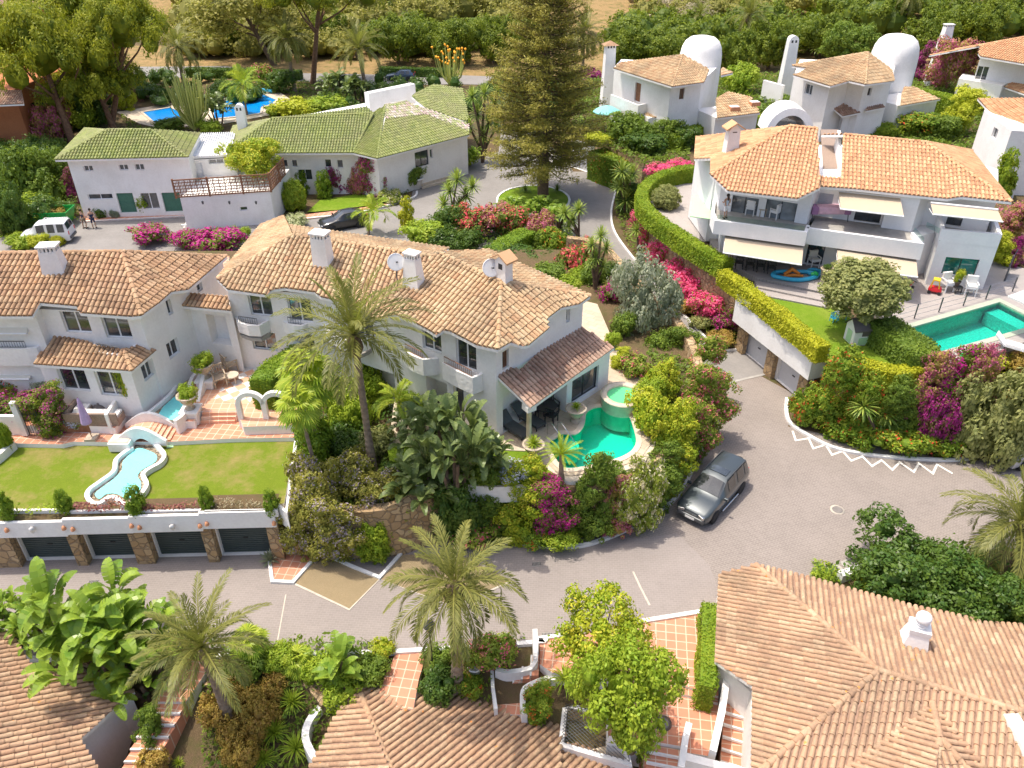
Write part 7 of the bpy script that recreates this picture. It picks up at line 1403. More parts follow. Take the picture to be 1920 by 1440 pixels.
# shrubs: u, v, half width, half height, ground, material, label, template
SH = [(551, 370, 22, 28, 0, 'bright', 'round bright green bush left of the front lawn', 'ball'), (566, 345, 13, 22, 0, 'cyp', 'left clipped cone before the purple bougainvillea', 'col'), (607, 350, 14, 26, 0, 'cyp', 'right clipped cone on the front lawn', 'col'), (585, 332, 16, 18, 0, 'yel', 'pale yellowish shrub between the two clipped cones', 's3'),
 
 (748, 318, 19, 19, 0, 'mid', 'round shrub left of the entrance steps', 'ball'), (775, 330, 15, 14, .8, 'mid', 'leafy shrub in the round white planter', 's3'), (735, 370, 22, 12, 0, 'oleaw', 'low cream-flowered bush at the kerb of the entrance', 's3'), (868, 296, 24, 18, 0, 'bright', 'bright variegated shrub right of the entrance', 's3'), (470, 418, 0, 0, 0, '', '', ''),
 (763, 407, 15, 32, 0, 'hedgey', 'clipped golden column in the middle of the drive', 'col'), (545, 418, 26, 14, 0, 'euc', 'pale leafy shrub above the central roof left end', 's3'), (283, 442, 34, 19, 0, 'boug', 'square-cut magenta bougainvillea left of the little gate', 's1'), (355, 448, 30, 20, 0, 'boug', 'magenta bougainvillea right of the little gate', 's2'), (410, 449, 42, 20, 0, 'boug', 'magenta bougainvillea beside the left end of the central roof', 's3'), (455, 440, 14, 12, 0, 'bright', 'small green shrub at the end of the magenta hedge', 's1'),
 (107, 452, 14, 10, 0, 'hedgey', 'golden ball shrub behind the left chimney', 'ball'), (70, 452, 20, 14, 0, 'yel', 'yellow-green shrub in front of the white van', 's3'), (40, 455, 24, 14, 0, 'bright', 'low green shrub left of the yellow one', 's3'), (15, 400, 40, 46, 0, 'dark', 'big dark bush at the left edge below the pines', 'g1'), (75, 335, 55, 52, 0, 'mid', 'large glossy tree at the left of the green-roofed wing', 'g2'), (25, 330, 45, 50, 0, 'dark', 'dark leafy mass on the left edge beside the orange house', 'g1'),
 (136, 352, 14, 32, 0, 'bougd', 'purple bougainvillea climbing the wing end wall', 's3'), (90, 235, 40, 36, 0, 'bougm', 'pink-flecked bush below the largest pine', 'g1'), (165, 200, 34, 40, 0, 'dark', 'dark shrub between two pine trunks', 'g2'), (150, 225, 26, 20, 0, 'bright', 'bright shrub at the foot of the forked pine', 's3'), (230, 180, 20, 30, 0, 'yel', 'yellowish bamboo-like bush left of the upper pool', 's3'), (60, 400, 40, 26, 0, 'bright', 'mixed green shrub left of the green skip', 's3'),
 (190, 398, 15, 12, 0, 'dark', 'small dark plant in a white trough by the wing wall', 's3'), (215, 403, 8, 8, 0, 'grey', 'little agave-like bush left of the first green door', 's1'), (270, 385, 19, 20, 0, 'hedge', 'square green climber between the green doors', 's1'), (500, 148, 20, 22, 0, 'olea', 'pink oleander behind the upper pool', 's3'), (530, 155, 26, 20, 0, 'dark', 'dark hedge-like shrub right of the pink oleander', 's1'), (560, 205, 40, 17, 0, 'yel', 'bright yellow-green bed right of the upper pool', 's3'), (610, 200, 40, 20, 0, 'bright', 'bright green bed left of the tall paddle leaves', 's2'), (520, 210, 22, 12, 0, 'bright', 'small bright shrub at the corner of the upper pool', 's1'), (390, 240, 20, 12, 0, 'bright', 'shrub between the cactus and the slim chimney', 's1'), (320, 235, 26, 12, 0, 'mid', 'low shrub left of the cactus foot', 's1'),
 (770, 430, 0, 0, 0, '', '', ''), (800, 441, 38, 26, .3, 'bright', 'bright round shrub behind the central roof', 's1'), (842, 415, 28, 28, .3, 'dark', 'dark shrub at the foot of the yucca cluster', 's2'), (880, 418, 34, 26, .5, 'boug2', 'scarlet bougainvillea left behind the central roof', 's3'), (925, 412, 34, 26, .5, 'bougm', 'faded bougainvillea in the middle behind the central roof', 's2'), (962, 416, 34, 28, .5, 'boug2', 'scarlet bougainvillea behind the cypress block', 's1'), (1010, 430, 26, 28, .5, 'bougm', 'orange-tinged bougainvillea right of the cypress block', 's2'), (1005, 465, 15, 26, .3, 'mid', 'potted shrub in front of the orange-tinged bougainvillea', 's3'), (850, 455, 46, 20, .1, 'dark', 'shaded undergrowth behind the central roof', 'g1'), (1040, 455, 26, 24, 1, 'hib', 'green bush under the slim-stemmed yuccas', 's2'), (1072, 495, 32, 34, 1.5, 'boug2', 'red-flowered shrub above the right end of the central roof', 's3'), (1090, 525, 22, 18, 2, 'bright', 'bright leaves at the right end of the central roof', 's1'),
 (1145, 550, 24, 22, 2.4, 'boug', 'magenta-tipped shrub on the stone wall by the villa', 's3'), (1150, 640, 14, 16, 3.4, 'bright', 'small bright shrub in the villa side yard', 's1'), (1163, 672, 16, 22, 3.4, 'yel', 'yellow-green plant against the side stone wall', 's3'),
 (1190, 300, 0, 0, 0, '', '', ''), (1180, 372, 22, 30, .1, 'dark', 'green undergrowth around the bright yucca stack', 's2'), (1200, 412, 20, 22, .4, 'bougp', 'first pink bougainvillea beside the clipped hedge bend', 's2'), (1214, 445, 22, 24, .4, 'bougp', 'second pink bougainvillea down the stone bank', 's3'), (1238, 476, 25, 25, .4, 'bougp', 'coral bougainvillea half way down the stone bank', 's1'), (1264, 510, 28, 26, .4, 'bougp', 'coral-pink bougainvillea above the grey tree', 's2'), (1296, 545, 32, 28, .4, 'bougp', 'brightest pink bougainvillea on the stone bank', 's3'), (1330, 577, 32, 27, .4, 'bougp', 'magenta-pink bougainvillea near the garages', 's1'), (1358, 602, 24, 20, .4, 'boug', 'last magenta bougainvillea before the pale garage doors', 's2'), (1282, 572, 22, 16, .1, 'brown', 'dry brown shrub at the drive kerb', 's3'), (1310, 604, 20, 14, .1, 'olive', 'low greyish shrub at the drive kerb', 's3'), (1348, 638, 24, 14, .1, 'brown', 'dry brown shrub near the garage corner', 's2'), (1240, 320, 28, 8, 3.4, 'bougp', 'strip of bright pink bougainvillea behind the clipped hedge, left', 's3'), (1280, 313, 24, 8, 3.4, 'bougp', 'strip of bright pink bougainvillea behind the clipped hedge, right', 's2'),
 (1250, 372, 25, 22, 3.6, 'olive', 'round grey-green bush on the side drive', 'ball'), (1180, 243, 36, 26, 3.2, 'mid', 'leafy fruit tree left below the first tower house', 's2'), (1245, 252, 40, 26, 3.2, 'mid', 'leafy fruit tree right below the first tower house', 'g2'), (1215, 270, 40, 18, 3.0, 'dark', 'dark bushes on the terrace above the single garage', 's1'), (1290, 262, 22, 20, 3.2, 'dark', 'dark bush between the fruit trees and the large villa', 's1'), (1120, 262, 26, 10, 3.2, 'yel', 'trailing yellow-green plants on the terrace edge', 's3'), (1100, 150, 26, 16, 0, 'bougd', 'reddish-brown bush left of the square tiled chimney', 's3'), (1100, 205, 26, 26, 0, 'bright', 'bright shrub at the foot of the tiled chimney', 's2'), (1065, 265, 0, 0, 0, '', '', ''),
 (1388, 152, 30, 26, 3.2, 'bright', 'bright tree between the two tower houses', 's2'), (1370, 128, 22, 16, 0, 'yel', 'yellowish tree right of the first tower', 's3'), (1210, 122, 40, 10, 0, 'bright', 'bright hedge top behind the first tower house roof', 's2'), (1455, 208, 44, 22, 3.2, 'mid', 'green tree behind the arched dormer', 's2'), (1800, 215, 28, 42, 3.2, 'yel', 'bright lime-green tree at the right edge gardens', 's2'), (1830, 190, 32, 22, 3.2, 'yel', 'feathery yellow shrub above the lime-green tree', 's3'), (1770, 240, 30, 22, 3.2, 'mid', 'green shrub right behind the large villa ridge', 's1'), (1718, 232, 38, 22, 3.2, 'hib', 'red-flecked shrub behind the large villa ridge', 's2'), (1660, 246, 24, 10, 3.2, 'hedge', 'low hedge below the second tower house', 's1'),
 (1790, 116, 42, 36, 5.0, 'bougm', 'big orange and magenta bougainvillea beside the tapering chimney', 'g1'), (1728, 120, 20, 36, 3.2, 'bougd', 'dark magenta bougainvillea behind the second tower', 's2'), (1762, 148, 24, 18, 3.2, 'bougm', 'bougainvillea foot below the tapering chimney', 's3'), (1880, 340, 20, 50, 3.2, 'hedge', 'upright green shrub at the right end of the large villa', 'col'), (1898, 420, 28, 42, 3.4, 'bougm', 'pinkish bougainvillea at the right edge beside the large villa', 's3'), (1885, 475, 20, 34, 3.6, 'yel', 'golden shrub behind the pool house corner', 's3'), (1908, 480, 18, 30, 3.6, 'bougd', 'dark bougainvillea at the right edge behind the glass gate', 's2'), (1562, 190, 14, 16, 3.2, 'boug', 'pink climber on the porch of the second tower house', 's3'),
 (1610, 700, 42, 36, 2.2, 'hib', 'green creeper hanging below the yellow-flecked hedge', 's3'), 
 (1582, 798, 42, 22, .1, 'hib', 'red-flowered low bed, left end', 's2'), (1640, 818, 42, 19, .1, 'hib', 'red-flowered low bed around the yucca foot', 's3'), (1705, 826, 42, 19, .1, 'hib', 'red-flowered low bed right of the yucca', 's1'), (1765, 826, 42, 20, .1, 'hib', 'red-flowered low bed, right end', 's2'), (1810, 825, 34, 24, .1, 'mid', 'green filler shrub under the grey shrub tree', 's2'), (1858, 672, 36, 22, 2.4, 'yel', 'yellow-green shrub on the terrace right of the bougainvillea', 's2'), (1915, 700, 30, 34, 1.5, 'brown', 'brownish netted bank at the right edge below the pool deck', 's1'),
 (1246, 800, 52, 52, 2.6, 'lemon', 'yellow-green lemon bush overhanging the pool from the right', 'g1'), (1215, 760, 34, 32, 3.2, 'yel', 'yellow-green bush just right of the round spa', 's3'), (1230, 650, 26, 26, 1.6, 'mid', 'green shrub under the grey tree', 's3'), (1196, 690, 28, 24, 3.2, 'olea', 'pink-flecked bush above the spa', 's3'), (1245, 610, 30, 30, .6, 'mid', 'green bush at the foot of the grey tree, right', 's1'), (1262, 650, 34, 34, .3, 'bright', 'bright bush between grey tree and oleanders', 'g1'), (1240, 715, 36, 34, 2.9, 'lemon', 'lemon-green shrub above the lemon bush', 'g2'), (1212, 735, 26, 24, 3.2, 'bright', 'bright shrub just behind the spa', 's2'), (1170, 610, 22, 22, 2.6, 'mid', 'shrub at the top of the side stone wall', 's1'),
 (1035, 515, 30, 22, 2.6, 'mid', 'green shrub beyond the end of the central roof', 's1'), (1062, 540, 24, 18, 2.6, 'bright', 'bright shrub beside the red-flowered one', 's2'), (1020, 490, 34, 22, 1.2, 'dark', 'dark shrub behind the cypress block', 's3'), (960, 480, 40, 20, 1.0, 'dark', 'dark shrub hidden behind the gabled chimney', 's1'), (1110, 520, 26, 26, 2.0, 'mid', 'green bush among the tall yuccas', 's2'), (1135, 520, 22, 26, 1.6, 'dark', 'dark bush at the bend of the stone wall', 's1'), (1085, 470, 24, 22, .6, 'boug2', 'scarlet flowered bush by the upper drive edge', 's2'),
 (1140, 885, 32, 20, 2.6, 'mid', 'low green bush along the pool edge', 's1'), (1030, 905, 24, 20, 3.0, 'boug', 'small magenta bougainvillea top below the cycad', 's3'), (965, 885, 31, 24, 3.3, 'plum', 'white-blue plumbago bush on the villa lawn edge', 's1'), (915, 890, 26, 26, 3.3, 'mid', 'green shrub left of the plumbago', 's2'), (1000, 1005, 32, 14, .1, 'hib', 'low kerb planting, left piece', 's1'), (1050, 1008, 32, 14, .1, 'bright', 'low kerb planting with tiny flowers', 's2'), 
 (701, 1012, 36, 43, 0, 'hedge', 'dense egg-shaped bush on the gravel before the stone wall', 'ball'), (760, 985, 20, 40, .2, 'bright', 'climber on the stone wall right of the egg-shaped bush', 's3'), (880, 1000, 42, 24, .1, 'olea', 'pink-flecked shrub behind the bottom centre palm crown', 's2'), (850, 975, 38, 24, .5, 'dark', 'shaded green at the foot of the stone wall', 's1'), (960, 975, 30, 20, .3, 'mid', 'shaded green left of the magenta bougainvillea', 's1'),
 (640, 890, 56, 44, 2.6, 'jaca', 'lilac-grey blooming shrub mass left of the tall palm', 'g1'), (585, 905, 46, 50, 2.6, 'jaca', 'olive and lilac shrub beside the outdoor staircase', 'g2'), (700, 915, 48, 38, 2.6, 'jaca', 'lilac-grey shrub above the stone wall', 'g1'), (745, 900, 36, 26, 2.6, 'dark', 'dark bush between the tall palm and the huge paddle leaves', 's1'), (652, 770, 50, 48, 2.6, 'bright', 'bright citrus tree left of the tall palm trunk', 'g1'), (690, 725, 44, 44, 2.6, 'bright', 'bright citrus tree behind the tall palm trunk', 'g2'), (720, 655, 38, 34, 4.0, 'mid', 'dense green shrub at the balcony of the central villa', 's1'), (612, 665, 24, 28, 3.4, 'lemon', 'lemon tree by the second villa door', 's3'), (645, 830, 40, 30, 2.6, 'dark', 'dark shrub below the left citrus tree', 's1'), (585, 822, 34, 52, 2.6, 'cyp', 'dark conical cypress by the lawn corner', 'col'), (700, 830, 34, 30, 2.6, 'olive', 'greyish shrub round the tall palm foot', 's3'), (765, 860, 30, 22, 2.5, 'dark', 'dark shrub in the villa garden, left', 's2'), (770, 760, 24, 26, 3.3, 'bright', 'green shrub beside the villa sitting area', 's2'), (550, 1005, 0, 0, 0, '', '', ''), (521, 1010, 10, 24, 0, 'bright', 'climber on the last garage pillar', 's3'), (156, 1045, 7, 6, 0, 'bright', 'weed at the foot of a garage pillar', 's3'),
 (118, 942, 13, 22, 2.95, 'cyp', 'small bronzed cypress above the garages, second from left', 'col'), (253, 940, 17, 27, 2.95, 'cyp', 'fattest small cypress beside the lower pond', 'col'), (386, 937, 12, 23, 2.95, 'cyp', 'slim small cypress at the start of the pale planter', 'col'), (508, 943, 13, 22, 2.95, 'cyp', 'small cypress at the right end of the garage planter', 'col'), (8, 950, 14, 24, 2.95, 'cyp', 'small cypress at the left edge above the garages', 'col'),
 (14, 726, 26, 26, 3.6, 'boug2', 'scarlet bougainvillea on the terrace at the left edge', 's2'), (25, 770, 36, 30, 3.3, 'bougl', 'green hedge-like bougainvillea at the left edge', 's1'), (94, 772, 30, 48, 3.2, 'bougl', 'rounded bougainvillea arch over the garden gate', 's2'), (62, 750, 26, 13, 4.6, 'bougl', 'purple-flowered top of the gate arch', 's3'), (5, 820, 14, 26, 3.1, 'hedge', 'clipped bush at the left edge of the lawn', 'ball'), (422, 622, 24, 32, 3.7, 'bright', 'leafy green shrub under the arched passage', 's2'), (402, 662, 20, 22, 3.7, 'boug', 'magenta bougainvillea above the upper stream', 's3'), (86, 722, 20, 12, 4.2, 'grey', 'grey-green succulents in the corner planter', 's3'), (228, 728, 18, 16, 4.0, 'lemon', 'small citrus bush at the patio wall', 's3'),
 (470, 1245, 36, 14, -.5, 'mid', 'green planting behind the kerb, lower left', 's3'), (520, 1238, 30, 10, -.3, 'bright', 'pale plants on the kerb left of the dwarf palm', 's2'), (600, 1258, 34, 22, -.7, 'bright', 'bright leafy shrub left of the young paddle plant', 's3'), (690, 1262, 34, 26, -.7, 'mid', 'leafy shrub right of the young paddle plant', 's2'), (720, 1215, 22, 14, 0, 'lemon', 'thin lemon-green shrub at the kerb', 's3'), (640, 1295, 34, 20, -1.0, 'bright', 'low green plants just above the middle roof hip', 's1'), (820, 1245, 28, 18, -.3, 'mid', 'leafy shrub left of the bottom palm trunk', 's3'), (820, 1285, 34, 16, -.8, 'dark', 'dark planting above the middle roof', 's1'), (885, 1285, 24, 20, -.8, 'hib', 'green planting right of the bottom palm trunk', 's2'), (925, 1220, 40, 26, -.1, 'olea', 'pink-white flowering shrub right of the bottom palm', 's2'), (1010, 1318, 26, 34, -.9, 'hib', 'mixed flowers in the sunken bed', 's3'), (1040, 1240, 0, 0, 0, '', '', ''),
 (1210, 1400, 12, 36, -1.5, 'mid', 'ivy column at the foot of the leafy plaza tree', 'col'), (420, 1330, 44, 42, -1.2, 'brown', 'half-dry hedge right of the garden steps', 'g1'), (480, 1330, 46, 46, -1.3, 'brown', 'half-dry hedge inside the curved stone wall', 'g2'), (450, 1400, 44, 36, -2.3, 'brown', 'bronzed bush at the bottom beside the palm foot', 'g1'), (280, 1372, 26, 40, -2.0, 'mid', 'dark shrub between corner roof and garden steps', 's2'), (285, 1425, 28, 22, -2.6, 'brown', 'dull shrub at the bottom edge left of the steps', 's3'), (505, 1290, 26, 14, -.9, 'brown', 'bronzed creeper on the curved stone wall', 's3'), (1548, 1084, 28, 15, -.6, 'bright', 'small round bush above the large foreground roof', 's1'), (1620, 1100, 20, 18, -.5, 'lemon', 'yellowish shoots left of the dark leafy tree', 's3'), (1720, 0, 0, 0, 0, '', '', '')]
random.seed(5)
for (u, v, hw, hh, zg, m, lb_, tp) in SH:
 if hw: shrub('bougainvillea' if 'boug' in m and 'bougainvillea' in lb_ else 'oleander' if 'oleander' in lb_ else 'small_cypress' if 'cypress' in lb_ else 'shrub', u, v, hw, hh, zg, m, lb_, 'shrub', tp)
for a in [(588, 1050, 900, 48, 0, 'jaca', 'yellowish and lilac bush at the foot of the staircase', 'g2'), (640, 1052, 925, 46, 0, 'jaca', 'fading lilac bush hanging down to the gravel bed', 'g1'), (540, 358, 308, 30, 0, 'bougd', 'dark purple bougainvillea nearest the lattice annexe', 'g1'), (590, 352, 306, 30, 0, 'bougd', 'purple bougainvillea behind the two clipped cones', 'g2'), (638, 358, 308, 30, 0, 'bougd', 'purple bougainvillea under the arched windows', 'g1'), (676, 362, 306, 26, 0, 'bougm', 'orange-tinged bougainvillea on the green-roofed front', 'g2'), (704, 368, 292, 24, 0, 'boug', 'tall magenta bougainvillea on the corner of the green-roofed building', 'g2'),
          (1565, 805, 652, 56, .1, 'hib', 'tall dark creeper mound beside the right garage', 'g1'), (1512, 795, 730, 36, .1, 'hib', 'low flowering bush at the kerb beside the right garage', 's2'), (1612, 822, 700, 40, .1, 'hib', 'leafy shrub behind the left yucca rosette', 's1'), (1668, 828, 705, 44, .1, 'mid', 'leafy shrub behind the right yucca rosette', 'g2'),
          (1708, 822, 672, 46, .1, 'bougm', 'faded pink bougainvillea below the pool terrace', 'g2'), (1758, 820, 660, 54, .1, 'boug', 'magenta bougainvillea below the teal pool corner', 'g1'), (1806, 818, 655, 40, .1, 'bougm', 'bougainvillea beside the pool terrace wall', 'g2'), (1745, 838, 745, 50, .1, 'bougd', 'shaded bougainvillea behind the red-flowered bed', 'g1'),
          (1850, 850, 700, 80, .1, 'olive', 'large grey-green shrub tree at the right of the bed', 'g2'), (1925, 820, 690, 60, .1, 'olive', 'grey-green shrub cut by the right edge', 'g1'), (1905, 770, 655, 44, .1, 'brown', 'brownish bank at the right edge below the pool deck', 'g1'),
          (1186, 985, 875, 58, .1, 'oleaw', 'cream-flowered oleander over the street bend', 'g1'), (1100, 1010, 862, 46, .1, 'mid', 'tall olive-green bush below the pool', 'g2'), (1145, 1003, 900, 36, .1, 'bougm', 'orange-tinged shrub beside the cream oleander', 's3'), (1034, 1012, 898, 40, .1, 'boug', 'bright magenta bougainvillea above the street kerb', 'g1'), (978, 1008, 868, 42, .1, 'lemon', 'lemon-green fruit bush left of the magenta bougainvillea', 'g2'),
          (1228, 950, 838, 40, .1, 'mid', 'green bush below the lemon bush', 'g2'), (1252, 918, 790, 42, .1, 'lemon', 'yellow-green bush by the front of the off-road car', 'g1'), (1290, 870, 742, 42, .1, 'olea', 'pink oleander touching the dark off-road car', 'g2'), (1316, 820, 680, 46, .1, 'olea', 'pink oleander half way along the drive bank', 'g1'), (1305, 755, 640, 46, .1, 'olea', 'pink oleander at the upper end of the drive bank', 'g2'), (1275, 705, 610, 36, .1, 'mid', 'green oleander without flowers near the grey tree', 'g1'),
          (870, 1010, 900, 60, .1, 'dark', 'shaded greenery against the stone wall behind the bottom palm', 'g1'), (930, 1005, 925, 34, .1, 'mid', 'green bush at the foot of the stone wall, centre', 'g2')]: bush(*a)
tree2('grey_tree', 1222, 655, 1205, 566, 62, 76, .3, 'grey', 'silvery grey-green tree between the drive and the central villa', 't3', tr=.2); tree2('olive_tree', 1622, 625, 1619, 541, 71, 54, 3.6, 'olive', 'clipped round olive tree on the right lawn', 'ball', tr=.22)
tree2('citrus_tree', 475, 335, 470, 294, 51, 32, 2.9, 'lemon', 'spreading tree behind the lattice screen', 't2', tr=.12); tree2('leafy_tree', 1185, 1400, 1164, 1292, 92, 94, -.6, 'bright', 'large light green tree over the terracotta plaza', 't2', tr=.14); tree2('lemon_tree', 1118, 1250, 1128, 1182, 84, 70, 0, 'lemon', 'lemon tree with yellow-green leaves at the plaza kerb', 't3', tr=.1)
tree2('leafy_tree', 1700, 1130, 1694, 1066, 98, 80, -1.2, 'dark', 'broad glossy dark tree behind the large foreground roof', 't1', tr=.25); tree2('leafy_tree', 1810, 1180, 1800, 1110, 90, 76, -1.2, 'dark', 'second glossy dark tree under the right edge palm', 't2', tr=.25); tree2('leafy_tree', 1900, 1200, 1895, 1150, 60, 60, -1.2, 'mid', 'glossy tree at the right edge above the roof', 't1', tr=.2)
# planter strips and beds
bank('red_shrub_strip', W_([(142, 955), (245, 953), (245, 962), (142, 966)], 3.0), 2.93, .8, 'laven', 'dark red feathery shrubs in the planter below the pond', 330, .08); bank('red_shrub_strip', W_([(268, 952), (378, 949), (378, 957), (268, 963)], 3.0), 2.98, .5, 'laven', 'thin reddish shrubs in the planter right of the pond', 240, .07)
bank('pale_shrub_strip', W_([(396, 944), (497, 942), (500, 955), (396, 957)], 3.1), 3.0, .55, 'greyback', 'pale grey clipped strip in the right planter', 220, .05); bank('green_shrub_strip', W_([(20, 957), (108, 955), (108, 965), (20, 968)], 3.0), 2.95, .6, 'bright', 'patchy green plants in the left planter', 130, .08)
bank('ground_cover', W_([(565, 1025), (640, 1030), (755, 1024), (885, 992), (1060, 974), (1150, 946), (1212, 915), (1258, 866), (1280, 795), (1278, 745)], 0)+W_([(1210, 650), (1235, 760), (1225, 840), (1160, 880), (1050, 905), (900, 915), (740, 900), (720, 800), (600, 800), (556, 870)], 2.55), 2.5, .55, 'mid', 'mixed ground cover in the central garden', 62, .12)
bank('ground_cover', W_([(975, 1020), (1090, 1022), (1180, 988), (1260, 938), (1290, 890), (1345, 740), (1300, 690), (1262, 700), (1285, 800), (1262, 875), (1215, 925), (1100, 975), (970, 990)], 0), 0, .6, 'bright', 'green ground cover between stone wall and kerb', 55, .11)
bank('ground_cover', W_([(1484, 765), (1490, 788), (1562, 826), (1700, 846), (1785, 848), (1825, 830), (1900, 760), (1880, 690), (1740, 715), (1600, 710), (1520, 690)], 0), 0, .7, 'hib', 'flowering ground cover inside the right kerb', 55, .11)
bank('ground_cover', W_([(1370, 655), (1320, 628), (1270, 570), (1180, 470), (1152, 400), (1158, 345), (1200, 345), (1230, 430), (1320, 500), (1385, 570), (1392, 650)], .0), 0, .6, 'mid', 'ground cover on the bank between drive and right villa', 45, .11)
bank('ground_cover', W_([(700, 800), (740, 830), (740, 740), (760, 620), (660, 590), (600, 640), (575, 700), (560, 800), (610, 810)], 2.7), 2.6, .7, 'dark', 'dark ground cover below the citrus trees', 45, .12)
bank('ground_cover', W_([(410, 1236), (735, 1230), (720, 1262), (700, 1340), (500, 1600), (380, 1600), (378, 1330)], -1), gz, .6, 'mid', 'mixed low planting in the sloping bed, lower left', 95, .10)
bank('ground_cover', W_([(-40, 1246), (345, 1236), (320, 1320), (290, 1600), (240, 1600), (255, 1300), (0, 1180)], -1), gz, .8, 'dark', 'dark planting under the banana leaves', 45, .12)
bank('ground_cover', W_([(802, 1228), (1000, 1215), (920, 1240), (925, 1340), (870, 1310), (780, 1290)], -.6), gz, .45, 'mid', 'low planting round the bottom palm', 60, .09)
bank('ground_cover', W_([(1650, 1075), (1850, 1035), (2100, 1030), (2100, 1260), (1500, 1120), (1570, 1092)], -1), gz, .9, 'dark', 'dark planting between street and large foreground roof', 40, .13)
bank('ground_cover', W_([(-60, 410), (130, 405), (150, 418), (60, 432), (-60, 470)], 0), 0, .6, 'bright', 'low green cover by the white van', 35, .12)
bank('ground_cover', W_([(548, 215), (640, 205), (700, 170), (600, 150), (520, 160), (552, 186)], 0), 0, .4, 'mid', 'garden cover right of the upper pool', 16, .15); bank('ground_cover', W_([(225, 215), (262, 236), (300, 243), (420, 236), (380, 245), (240, 245)], 0), 0, .4, 'mid', 'garden cover in front of the upper pool', 16, .15)
bank('ground_cover', W_([(780, 420), (850, 400), (1040, 400), (1075, 440), (1100, 520), (1000, 490), (800, 465)], .3), .1, 1.0, 'dark', 'dark cover behind the central roof', 60, .13)
bank('ground_cover', W_([(1068, 245), (1112, 262), (1155, 286), (1205, 312), (1290, 316), (1300, 225), (1440, 205), (1560, 245), (1840, 300), (1920, 300), (1920, 130), (1100, 150)], 3.2), 3.2, .6, 'mid', 'garden cover round the tower houses', 26, .18)
bank('ground_cover', W_([(715, 320), (750, 340), (770, 365), (700, 390), (690, 365), (520, 352), (520, 325), (640, 330)], 0), 0, .4, 'dark', 'low cover in the entrance bed', 30, .12)
bank('ground_cover', W_([(1850, 395), (1960, 380), (1960, 520), (1900, 500), (1865, 470)], 3.7), 3.7, .8, 'bougm', 'mixed flowering cover right of the pool house', 30, .12)
